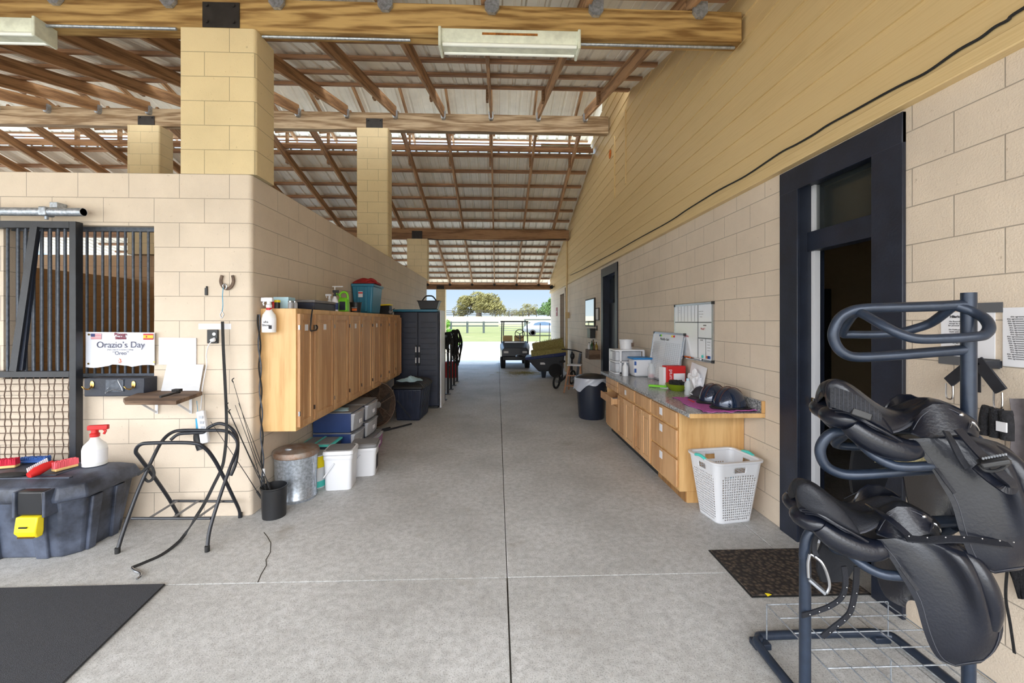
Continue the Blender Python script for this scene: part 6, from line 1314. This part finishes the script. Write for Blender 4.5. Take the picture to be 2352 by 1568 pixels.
# stirrup iron
si=MB(); si.tube(smooth_path([q(*p) for p in ((1860,1272,1.66),(1872,1278,1.66),(1888,1292,1.65),(1900,1318,1.65),(1905,1345,1.65),(1898,1362,1.65))],5),.006,8); si.tube(smooth_path([q(*p) for p in ((1860,1272,1.66),(1856,1290,1.66),(1856,1310,1.66),(1857,1326,1.66))],4),.006,8)
so=si.build('stirrup_iron','steel',S1,smooth=True); MB().bar(q(1857,1328,1.66),q(1896,1362,1.65),.03,.012,(0,0,1)).build('stirrup_tread','steel_dull',so,bevel=.004); MB().strap(smooth_path([q(1880,1222,1.66),q(1872,1240,1.66),q(1870,1262,1.66),q(1876,1278,1.66)],4),.02,.006,(0,1,0)).build('stirrup_leather','leather_matt',so)
S2,p3,yc=saddle(78,-232,'black leather saddle with a mesh cantle panel on the middle arm of the rack',True,1.06)
b1=[q(2172,990,1.50),q(2190,1020,1.47),q(2205,1050,1.46),q(2222,1075,1.45)]
MB().strap(smooth_path(b1,5),.022,.006,(0,-1,0)).build('stirrup_leather','leather_matt',S2)
l2=[q(2200,985,1.48),(q(2240,1030,1.45)),q(2290,1080,1.43),q(2322,1108,1.42),q(2326,1122,1.42),q(2308,1122,1.42),q(2275,1100,1.44),q(2240,1070,1.45)]
MB().strap(smooth_path(l2,6),.028,.006,(0,-1,.2)).build('stirrup_leather','leather',S2)
st5=MB().bar(q(2248,1066,1.42),q(2318,1055,1.40),.05,.02,(0,0,1)).build('stirrup_iron','black_plastic',S2,bevel=.006)
mb=MB()
for k in range(9): mb.cyl(q(2258+6.5*k,1055-1.2*k,1.41),q(2258+6.5*k,1050-1.2*k,1.41),.003,6)
mb.build('tread_studs','steel_dull',st5); MB().tube(smooth_path([q(2248,1066,1.42),q(2262,1080,1.42),q(2290,1080,1.41),q(2312,1068,1.40),q(2318,1055,1.40)],5),.005,8).build('iron_arch','black_plastic',st5,smooth=True)
# third saddle tack: fleece half pad behind the middle arm, and a black pad on the far side
mat('sheepskin',(232,218,170),.95,0,.12,25,1.0,120)
rows=[[q(u,v+ (3*math.sin(j*1.3)),1.735+.01*math.sin(j+i)) for j,u in enumerate(range(2012,2140,12))] for i,v in enumerate((1012,1024,1038,1050,1060))]
tag(MB().sheet(rows,.03).build('sheepskin_pad','sheepskin',smooth=True,ang=80),'cream sheepskin pad showing under the middle saddle','pad')
rows=[[q(u+4*math.sin(i),v,1.98+.015*math.sin(j*1.2)) for j,u in enumerate(us)] for i,(v,us) in enumerate(((1020,(1962,1990,2020)),(1060,(1952,1990,2030)),(1095,(1948,1990,2034)),(1130,(1956,1990,2025)),(1138,(1972,1992,2010))))]
tag(MB().sheet(rows,.02).build('tendon_boot','leather_matt',smooth=True,ang=80),'black shaped leather boot hanging behind the middle rack arm','boot')
# black numnah behind the column at lower right
rows=[[q(u,v,1.88+.012*math.sin(j*1.5+i)) for j,u in enumerate(us)] for i,(v,us) in enumerate(((1120,(2240,2262,2290,2330)),(1180,(2232,2258,2292,2340)),(1235,(2226,2256,2296,2330))))]
tag(MB().sheet(rows,.015).build('saddle_cloth','fleece',smooth=True,ang=80),'black saddle cloth hanging behind the rack column','pad')
# ================================================================ FAR END OF THE AISLE
# golf cart
gcart=T('golf_cart','black golf cart with beige seats parked at the far open end of the aisle','golf cart',(.62,14.9,0)); cx=.615; y0=14.05
mat('seat_beige',(196,170,120),.6); mat('cart_body',(40,44,54),.3)
MB().loft([[(cx-.46,y0+.05,.42),(cx+.46,y0+.05,.42),(cx+.46,y0+.05,.62),(cx+.38,y0+.05,.72),(cx-.38,y0+.05,.72),(cx-.46,y0+.05,.62)],[(cx-.52,y0+.5,.35),(cx+.52,y0+.5,.35),(cx+.52,y0+.5,.72),(cx+.44,y0+.55,.86),(cx-.44,y0+.55,.86),(cx-.52,y0+.5,.72)],[(cx-.52,y0+.75,.3),(cx+.52,y0+.75,.3),(cx+.52,y0+.75,.8),(cx+.44,y0+.75,.92),(cx-.44,y0+.75,.92),(cx-.52,y0+.75,.8)]]).build('cowl','cart_body',gcart,bevel=.02,seg=3)
MB().box(cx-.5,cx+.5,y0+.7,y0+2.3,.28,.36).build('floor_pan','black_plastic',gcart); MB().box(cx-.5,cx+.5,y0+1.5,y0+2.4,.36,.66).build('rear_body','cart_body',gcart,bevel=.03)
MB().box(cx-.42,cx+.42,y0+.0,y0+.08,.30,.42).build('bumper','black_plastic',gcart,bevel=.01)
MB().box(cx-.36,cx+.36,y0+.60,y0+.64,.80,.90).build('dash','steel',gcart)
for s in (-1,1):
    MB().box(cx+s*.32-.08,cx+s*.32+.08,y0+.035,y0+.05,.54,.61).build('headlight','white_plastic',gcart,bevel=.01)
    MB().box(cx+s*.22-.19,cx+s*.22+.19,y0+1.9,y0+1.98,.78,1.08).build('seat_back','seat_beige',gcart,bevel=.03,seg=3)
    MB().tube([(cx+s*.47,y0+.7,.8),(cx+s*.45,y0+.85,1.6)],.02,8).build('post','black_paint',gcart,smooth=True); MB().tube([(cx+s*.40,y0+2.2,.65),(cx+s*.36,y0+2.15,1.6)],.02,8).build('post','black_paint',gcart,smooth=True)
    for yy,r in ((y0+.38,.21),(y0+2.0,.21)):
        wl_=MB().lathe([(0,-.09),(.12,-.09),(r,-.075),(r,.075),(.12,.09),(0,.09)],(cx+s*.42,yy,r),22,Matrix.Rotation(PI/2,4,'Y')).build('wheel','tyre',gcart,smooth=True)
        MB().lathe([(0,.095),(.11,.095)],(cx+s*.42,yy,r),16,Matrix.Rotation(s*PI/2,4,'Y')).build('hub','steel',wl_)
MB().box(cx-.48,cx+.48,y0+1.4,y0+1.9,.66,.78).build('seat_cushion','seat_beige',gcart,bevel=.03,seg=3)
MB().box(cx-.50,cx+.50,y0+.75,y0+2.35,1.60,1.64).build('roof','black_plastic',gcart,bevel=.015)
Ms=Matrix.Translation((cx+.2,y0+1.0,1.17))@Matrix.Rotation(1.15,4,'X')
mb=MB(); mb.tube([Ms@Vector((.17*math.cos(i*PI/12),.17*math.sin(i*PI/12),0)) for i in range(24)],.014,8,closed=True); 
for k in range(3): mb.tube([Ms@Vector((0,0,0)),Ms@Vector((.17*math.cos(k*2.09+.5),.17*math.sin(k*2.09+.5),0))],.012,6)
mb.tube([(cx+.2,y0+1.0,1.17),(cx+.2,y0+.7,.85)],.018,6); mb.build('steering_wheel','black_plastic',gcart,smooth=True)
# yard cart with hay
mat('cart_grey',(54,56,62),.5); hc=T('yard_cart','big black plastic yard cart with a navy rim, filled with hay','cart',(1.45,12.0,0)); X0=1.22
M=Matrix.Translation((1.55,12.25,0))@Matrix.Rotation(-.12,4,'Z')@Matrix.Rotation(-.05,4,'Y')
MB().loft([[M@Vector(v) for v in ((-.30,-.36,.18),(.34,-.36,.18),(.34,.36,.18),(-.30,.36,.18))],[M@Vector(v) for v in ((-.62,-.43,.56),(.46,-.43,.62),(.46,.43,.62),(-.62,.43,.56))]]).build('tub','cart_grey',hc,bevel=.03,seg=3)
MB().loft([[M@Vector(v) for v in ((-.66,-.45,.54),(.49,-.45,.62),(.49,.45,.62),(-.66,.45,.54))],[M@Vector(v) for v in ((-.68,-.46,.62),(.50,-.46,.72),(.50,.46,.72),(-.68,.46,.62))]]).build('rim',mat('rim_blue',(30,44,96),.4),hc,bevel=.01)
for s in (-1,1): MB().lathe([(0,-.04),(.14,-.04),(.20,-.03),(.20,.03),(.14,.04),(0,.04)],M@Vector((.18,s*.40,.20)),20,Matrix.Rotation(PI/2,4,'X')).build('wheel','tyre',hc,smooth=True)
MB().frust(tuple(M@Vector((-.18,-.28,0))),(.10,.2),(.14,.3),.2).build('stand_leg','bin_black',hc,bevel=.01)
MB().tube(smooth_path([M@Vector(v) for v in ((-.62,-.38,.55),(-.85,-.36,.62),(-.95,-.2,.64),(-.95,.2,.64),(-.85,.36,.62),(-.62,.38,.55))],4),.018,8).build('handle','black_paint',hc,smooth=True)
lp=M@Vector((-.18,-.405,.42)); MB().cb(tuple(lp),(.14,.01,.06)).build('label','white_plastic',hc)
m,t,b=nodes('hay'); co=N(t,'ShaderNodeTexCoord').outputs['Object']; mp=N(t,'ShaderNodeMapping'); L(t,co,mp.inputs[0]); mp.inputs['Scale'].default_value=(1,2,3); n1=N(t,'ShaderNodeTexNoise',i_Scale=30.0,i_Detail=6.0,i_Roughness=.8); L(t,mp.outputs[0],n1.inputs['Vector'])
L(t,ramp(t,n1.outputs['Fac'],[(.35,srgb(110,96,46)),(.5,srgb(178,166,100)),(.66,srgb(222,214,156))]),b.inputs['Base Color']); b.inputs['Roughness'].default_value=.95; bpn=N(t,'ShaderNodeBump',i_Strength=1.0,i_Distance=.03); L(t,n1.outputs['Fac'],bpn.inputs['Height']); L(t,bpn.outputs[0],b.inputs['Normal']); MT['hay']=m
hm=bpy.data.materials['hay']
def hay(c_,sz,rz,ry,lb,seed):
    random.seed(seed); t_=T('hay_bale',lb,'hay',c_); M2=Matrix.Translation(c_)@Matrix.Rotation(rz,4,'Z')@Matrix.Rotation(ry,4,'Y'); MB().box(-sz[0]/2,sz[0]/2,-sz[1]/2,sz[1]/2,0,sz[2],M2).build('bale','hay',t_,bevel=.02); st2=MB()
    for i in range(500):
        p=M2@Vector((random.uniform(-.5,.5)*sz[0],random.uniform(-.52,.52)*sz[1],random.choice((random.uniform(0,1),1))*sz[2])); d_=Vector((random.gauss(0,1),random.gauss(0,1),random.gauss(0,.6))).normalized()*random.uniform(.04,.09); st2.bar(p-d_,p+d_,.005,.002)
    tag(st2.build('loose_straw','hay',t_),kind='stuff')
hay(tuple(M@Vector((.02,.1,.70))),(.92,.38,.34),-.10,-.17,'upper brown hay bale tilted in the yard cart',1)
hay(tuple(M@Vector((-.0,-.25,.60))),(1.0,.36,.22),-.08,-.10,'lower greenish hay bale lying in the yard cart',2)
random.seed(9); mb=MB()
for i in range(700):
    a_=random.uniform(0,2*PI); r_=random.gauss(0,.28); p=Vector((.85+r_*math.cos(a_)*1.5,13.0+r_*math.sin(a_)*1.3,.004)); d_=Vector((random.gauss(0,1),random.gauss(0,1),0)).normalized()*random.uniform(.03,.08); mb.bar(p-d_,p+d_,.004,.002)
tag(mb.build('loose_straw','hay'),'scattered straw on the concrete under the golf cart and yard cart','straw',kind='stuff')
# folding electric bike
eb=T('folding_bike','black folding electric bike leaning in front of the yard cart','bicycle',(1.6,10.3,0)); M=Matrix.Translation((1.50,10.05,0))@Matrix.Rotation(.95,4,'Z')@Matrix.Rotation(.10,4,'X')
def wheel_(c_,r): 
    w_=MB().tube([M@Vector((c_+r*math.cos(i*PI/14),0,r+.022+r*math.sin(i*PI/14))) for i in range(28)],.026,8,closed=True).build('wheel','tyre',eb,smooth=True); s2=MB()
    for k in range(10): s2.tube([M@Vector((c_,0,r+.022)),M@Vector((c_+r*math.cos(k*PI/5),0,r+.022+r*math.sin(k*PI/5)))],.003,5)
    s2.lathe([(0,-.03),(.035,-.03),(.035,.03),(0,.03)],M@Vector((c_,0,r+.022)),12,M.to_3x3().to_4x4()@Matrix.Rotation(PI/2,4,'X')); s2.build('spokes','steel_dull',w_,smooth=True)
wheel_(-.15,.16); wheel_(.72,.16)
fm=MB(); fm.tube(smooth_path([M@Vector(v) for v in ((-.15,0,.18),(0,0,.16),(.25,0,.22),(.5,0,.36),(.60,0,.50))],5),.028,8); fm.tube([M@Vector(v) for v in ((.72,0,.18),(.62,0,.5),(.56,0,.86))],.022,8); fm.tube([M@Vector(v) for v in ((.15,0,.2),(.06,0,.62))],.018,8); fm.build('frame','black_paint',eb,smooth=True)
MB().tube([M@Vector(v) for v in ((.52,-.28,.88),(.56,-.1,.90),(.56,.1,.90),(.52,.28,.88))],.016,8).build('handlebar','black_paint',eb,smooth=True); MB().ell(M@Vector((.04,0,.65)),(.12,.07,.035),14,8,M).build('saddle','black_rubber',eb,smooth=True)
MB().ell(M@Vector((.60,0,.74)),(.06,.05,.09),12,8).build('display_box','black_plastic',eb,smooth=True); MB().tube([M@Vector(v) for v in ((.15,.0,.2),(.22,.1,.08))],.012,6).build('crank','black_paint',eb); MB().lathe([(.05,-.01),(.085,-.01),(.085,.01),(.05,.01)],M@Vector((.15,.04,.2)),18,M.to_3x3().to_4x4()@Matrix.Rotation(PI/2,4,'X')).build('chainring','steel_dull',eb)
# step ladder
ld=T('step_ladder','small wooden step ladder with a white top beside the wall','ladder',(1.80,9.55,0)); mat('ladder_wood',(178,130,96),.6,0,.15,10)
M=Matrix.Translation((1.76,9.45,0))@Matrix.Rotation(-.35,4,'Z')
for s in (-1,1):
    MB().bar(M@Vector((s*.20,-.20,.0)),M@Vector((s*.13,.06,.60)),.03,.06,(0,1,0)).build('side_rail','ladder_wood',ld,bevel=.003); MB().bar(M@Vector((s*.18,.33,.0)),M@Vector((s*.12,.10,.60)),.025,.035,(0,1,0)).build('rear_leg','ladder_wood',ld,bevel=.003)
for k,z in enumerate((.16,.38)): f_=z/.6; MB().bar(M@Vector((-(.20-.07*f_),-.2+.26*f_,z)),M@Vector((.20-.07*f_,-.2+.26*f_,z)),.02 if 0 else .09,.02,(0,0,1)).build('step','ladder_wood',ld)
MB().cb(tuple(M@Vector((0,.08,.615))),(.32,.22,.03),-.35).build('top_step','white_plastic',ld,bevel=.005)
fsh=T('folded_board','narrow dark board leaning on the wall behind the bike','board',(XR-.1,10.9,0)); MB().bar((XR-.14,10.9,.0),(XR-.02,10.9,.78),.22,.02,(1,0,0)).build('board','bars',fsh)
for k in range(2): tag(MB().tube([(1.55+.35*k,15.3,.012),(1.62+.35*k,15.6,1.55)],.014,6).build('long_handle_tool','steel_dull',smooth=True),['thin pole of a yard tool standing behind the cart, left one','thin pole of a yard tool standing behind the cart, right one'][k],'tool')
# ================================================================ OUTSIDE
def gz(y): 
    if y<34: return 0.0
    t=y-34; return min(.0009*t*t*1.0, 99) if y<60 else .6084+ (y-60)*.0468*1.0 if y<112 else 3.04+ (y-112)*.001
m, t, b = nodes('lawn'); co = N(t,'ShaderNodeTexCoord').outputs['Object']
n1 = N(t,'ShaderNodeTexNoise', i_Scale=.22, i_Detail=8.0, i_Roughness=.7); L(t, co, n1.inputs['Vector']); n2 = N(t,'ShaderNodeTexNoise', i_Scale=14.0, i_Detail=4.0); L(t, co, n2.inputs['Vector'])
c = ramp(t, n1.outputs['Fac'], [(.35,srgb(96,94,46)),(.55,srgb(84,88,34)),(.7,srgb(122,110,72))])
c = mixc(t, ramp(t, n2.outputs['Fac'], [(.4,.35),(.65,0.0)]), c, srgb(66,78,30))
sp = N(t,'ShaderNodeSeparateXYZ'); L(t, co, sp.inputs[0]); mrr = N(t,'ShaderNodeMapRange'); L(t, sp.outputs['Y'], mrr.inputs['Value']); mrr.inputs['From Min'].default_value=62; mrr.inputs['From Max'].default_value=80
c = mixc(t, mrr.outputs[0], c, srgb(122,114,88)); L(t, c, b.inputs['Base Color']); b.inputs['Roughness'].default_value=.95; MT['lawn']=m
mat('gravel',(190,180,160),.95,0,.10,3,.2,40); mat('road',(118,118,118),.9,0,.08,5)
ysl=[33.5+2*i for i in range(14)]+[62+4*i for i in range(14)]+[130,200,400]
rows=[[(x,y,gz(y)-.01) for x in (-250,-120,-60,-20,0,20,60,120,250)] for y in ysl]
mb=MB(); n=len(rows); 
for r_ in rows: mb.v+= [Vector(p) for p in r_]
for i in range(n-1):
    for j in range(8): mb.f.append((i*9+j,i*9+j+1,(i+1)*9+j+1,(i+1)*9+j))
g_=mb.build('ground','lawn',smooth=True); st_(g_)
st_(MB().box(-250,250,17.36,33.5,-.3,-.012).build('ground','gravel')); st_(MB().box(-250,250,25,31,-.2,-.006).build('road','road'))
st_(MB().box(-250,250,-60,-2.21,-.3,-.012).build('ground','gravel'))
# fences
def fence(y,x0,x1,h,sp_,rails,lb,m_,r=.06,z=None):
    t_=T('field_fence',lb,'fence',((x0+x1)/2,y,gz(y))); x=x0
    while x<=x1+.01: MB().cyl((x,y,gz(y)-.05),(x,y,gz(y)+h),r,8).build('post',m_,t_,smooth=True); x+=sp_
    for rr in rails: MB().box(x0,x1,y-.03,y+.03,gz(y)+rr-.07,gz(y)+rr+.07).build('rail',m_,t_)
    return t_
mat('fence_wood',(52,62,60),.8,0,.15,6); mat('fence_dark',(34,36,32),.8)
fy=50; X_=lambda u,y: W(u,738,Y=y).x
fence(fy,X_(960,fy),X_(1145,fy),1.4,X_(1145,fy)-X_(1107.5,fy),(1.28,.85),'weathered plank fence across the lawn left of the golf cart','fence_wood',.13)
fence(fy+6,X_(1206,fy+6),X_(1320,fy+6),1.5,4.4,(1.42,1.0),'plank fence behind the silver car','fence_wood',.12)
gt=T('field_gate','thin rail gate between the two plank fences','gate',(X_(1178,fy),fy,gz(fy)))
for k in range(5): MB().cyl((X_(1148,fy),fy,gz(fy)+.3+.25*k),(X_(1206,fy),fy,gz(fy)+.3+.25*k),.025,6).build('bar','bars',gt)
fence(108,X_(1010,108),X_(1330,108),1.6,3.6,(1.5,1.0,.5),'dark plank fence along the top of the hill','fence_dark',.1)
# trees
mat('bark',(90,80,66),.9,0,.2,8,.5,12)
def tree(c_,rx,rz_,lb,leafcol,n=2600,ls=.35,seed=1,trunk=.5,hz=None,name='oak_tree'):
    random.seed(seed); x,y,z=c_; t_=T(name,lb,'tree',c_)
    br=MB(); br.tube([(x,y,z-.2),(x+.1,y,z+rz_*.35),(x,y,z+rz_*.8)],trunk,8,scale=[1,.8,.4])
    blobs=[]
    for k in range(26):
        a_=random.uniform(0,2*PI); rr=rx*math.sqrt(random.random())*.9; hh=rz_*(.12+1.25*(1-(rr/rx)**2)*random.uniform(.55,1)); bp_=Vector((x+rr*math.cos(a_),y+rr*math.sin(a_)*.8,z+hh)); blobs.append((bp_,random.uniform(.22,.36)*rx))
        if k<12: br.tube([(x,y,z+rz_*.3),(x+rr*.5*math.cos(a_),y+rr*.4*math.sin(a_),z+hh*.75),tuple(bp_)],trunk*.35,6,scale=[1,.7,.3])
    br.build('trunk','bark',t_,smooth=True)
    lv=MB()
    for i in range(n):
        b0,br_=random.choice(blobs); d_=Vector((random.gauss(0,1),random.gauss(0,1),random.gauss(0,1))).normalized()*br_*random.uniform(.75,1.05); d_.z*=.7; p=b0+d_
        a_=Vector((random.gauss(0,1),random.gauss(0,1),random.gauss(0,1))).normalized(); u_=a_.orthogonal().normalized()*ls*random.uniform(.6,1.2); v_=a_.cross(u_)*.6
        k=len(lv.v); lv.v+=[p-u_,p+v_*.5,p+u_,p-v_*.5]; lv.f.append((k,k+1,k+2,k+3))
    lv.build('leaves',leafcol,t_)
for nm_,c_ in (('leaf_olive',(96,92,46)),('leaf_green',(70,98,44)),('leaf_bush',(84,130,32))):
    m_=mat(nm_,c_,.8,0,.25,.8); m_.node_tree.nodes['Principled BSDF'].inputs['Subsurface Weight'].default_value=0
xt=X_(1099,118); tree((xt,118,3.05),7.4,4.6,'broad round live oak standing alone on the hill in the distance','leaf_olive',9000,.42,4,.8)
tree((X_(1214,135),135,3.0),4.0,3.0,'pale thin tree on the hill right of the oak','leaf_olive',1500,.35,6,.3,name='small_tree')
tree((X_(1175,150),150,3.0),3.2,2.6,'small bare-looking tree on the hill between the oak and the pale tree','leaf_olive',500,.3,8,.2,name='small_tree')
tree((X_(1268,122),122,3.0),4.2,3.8,'green tree on the hill at the right edge of the opening','leaf_green',4000,.45,5,.5,name='small_tree')
xb_=X_(1030,24); tree((xb_-.15,24,0),.85,1.25,'bright green shrub outside beside the far pillar','leaf_bush',3500,.07,3,.05,name='garden_shrub')
# silver car
MT_car=1
car=T('silver_car','silver hatchback parked on the lawn beyond the golf cart','car',(X_(1255,44.6),44.6,gz(44.6))); x0=X_(1202,44.6); yc=44.6; zg=gz(yc)
side=[(0,.35),(.05,.75),(.35,1.0),(.9,1.32),(1.5,1.46),(2.2,1.48),(2.8,1.38),(3.5,1.0),(4.2,.85),(4.45,.6),(4.4,.3),(3.9,.22),(.5,.22)]
rings=[]
for yy,s_ in ((-.86,.93),(-.82,1),(.82,1),(.86,.93)): rings.append([(x0+2.2+(px-2.2)*s_,yc+yy,zg+.1+(pz-.7)*s_+.7) for px,pz in side])
bd=MB().loft(rings).build('body','car_paint',car,smooth=True,bevel=.03)
win=[(1.0,1.02),(1.15,1.24),(1.6,1.36),(2.2,1.38),(2.7,1.30),(3.25,1.0)]
MB().prism([(x0+px,zg+.1+pz) for px,pz in win],'y',yc-.875,yc-.86).build('side_window','car_glass',car)
for k in (.95,3.55):
    w_=MB().lathe([(0,-.12),(.2,-.12),(.33,-.1),(.33,.1),(.2,.12),(0,.12)],(x0+k,yc-.78,zg+.33),20,Matrix.Rotation(PI/2,4,'X')).build('wheel','tyre',car,smooth=True); MB().lathe([(0,.125),(.2,.125)],(x0+k,yc-.78,zg+.33),20,Matrix.Rotation(PI/2,4,'X')).build('hubcap','steel',w_)
for k in (.95,3.55): MB().lathe([(0,-.12),(.33,-.1),(.33,.1),(0,.12)],(x0+k,yc+.75,zg+.33),20,Matrix.Rotation(PI/2,4,'X')).build('wheel','tyre',car,smooth=True)
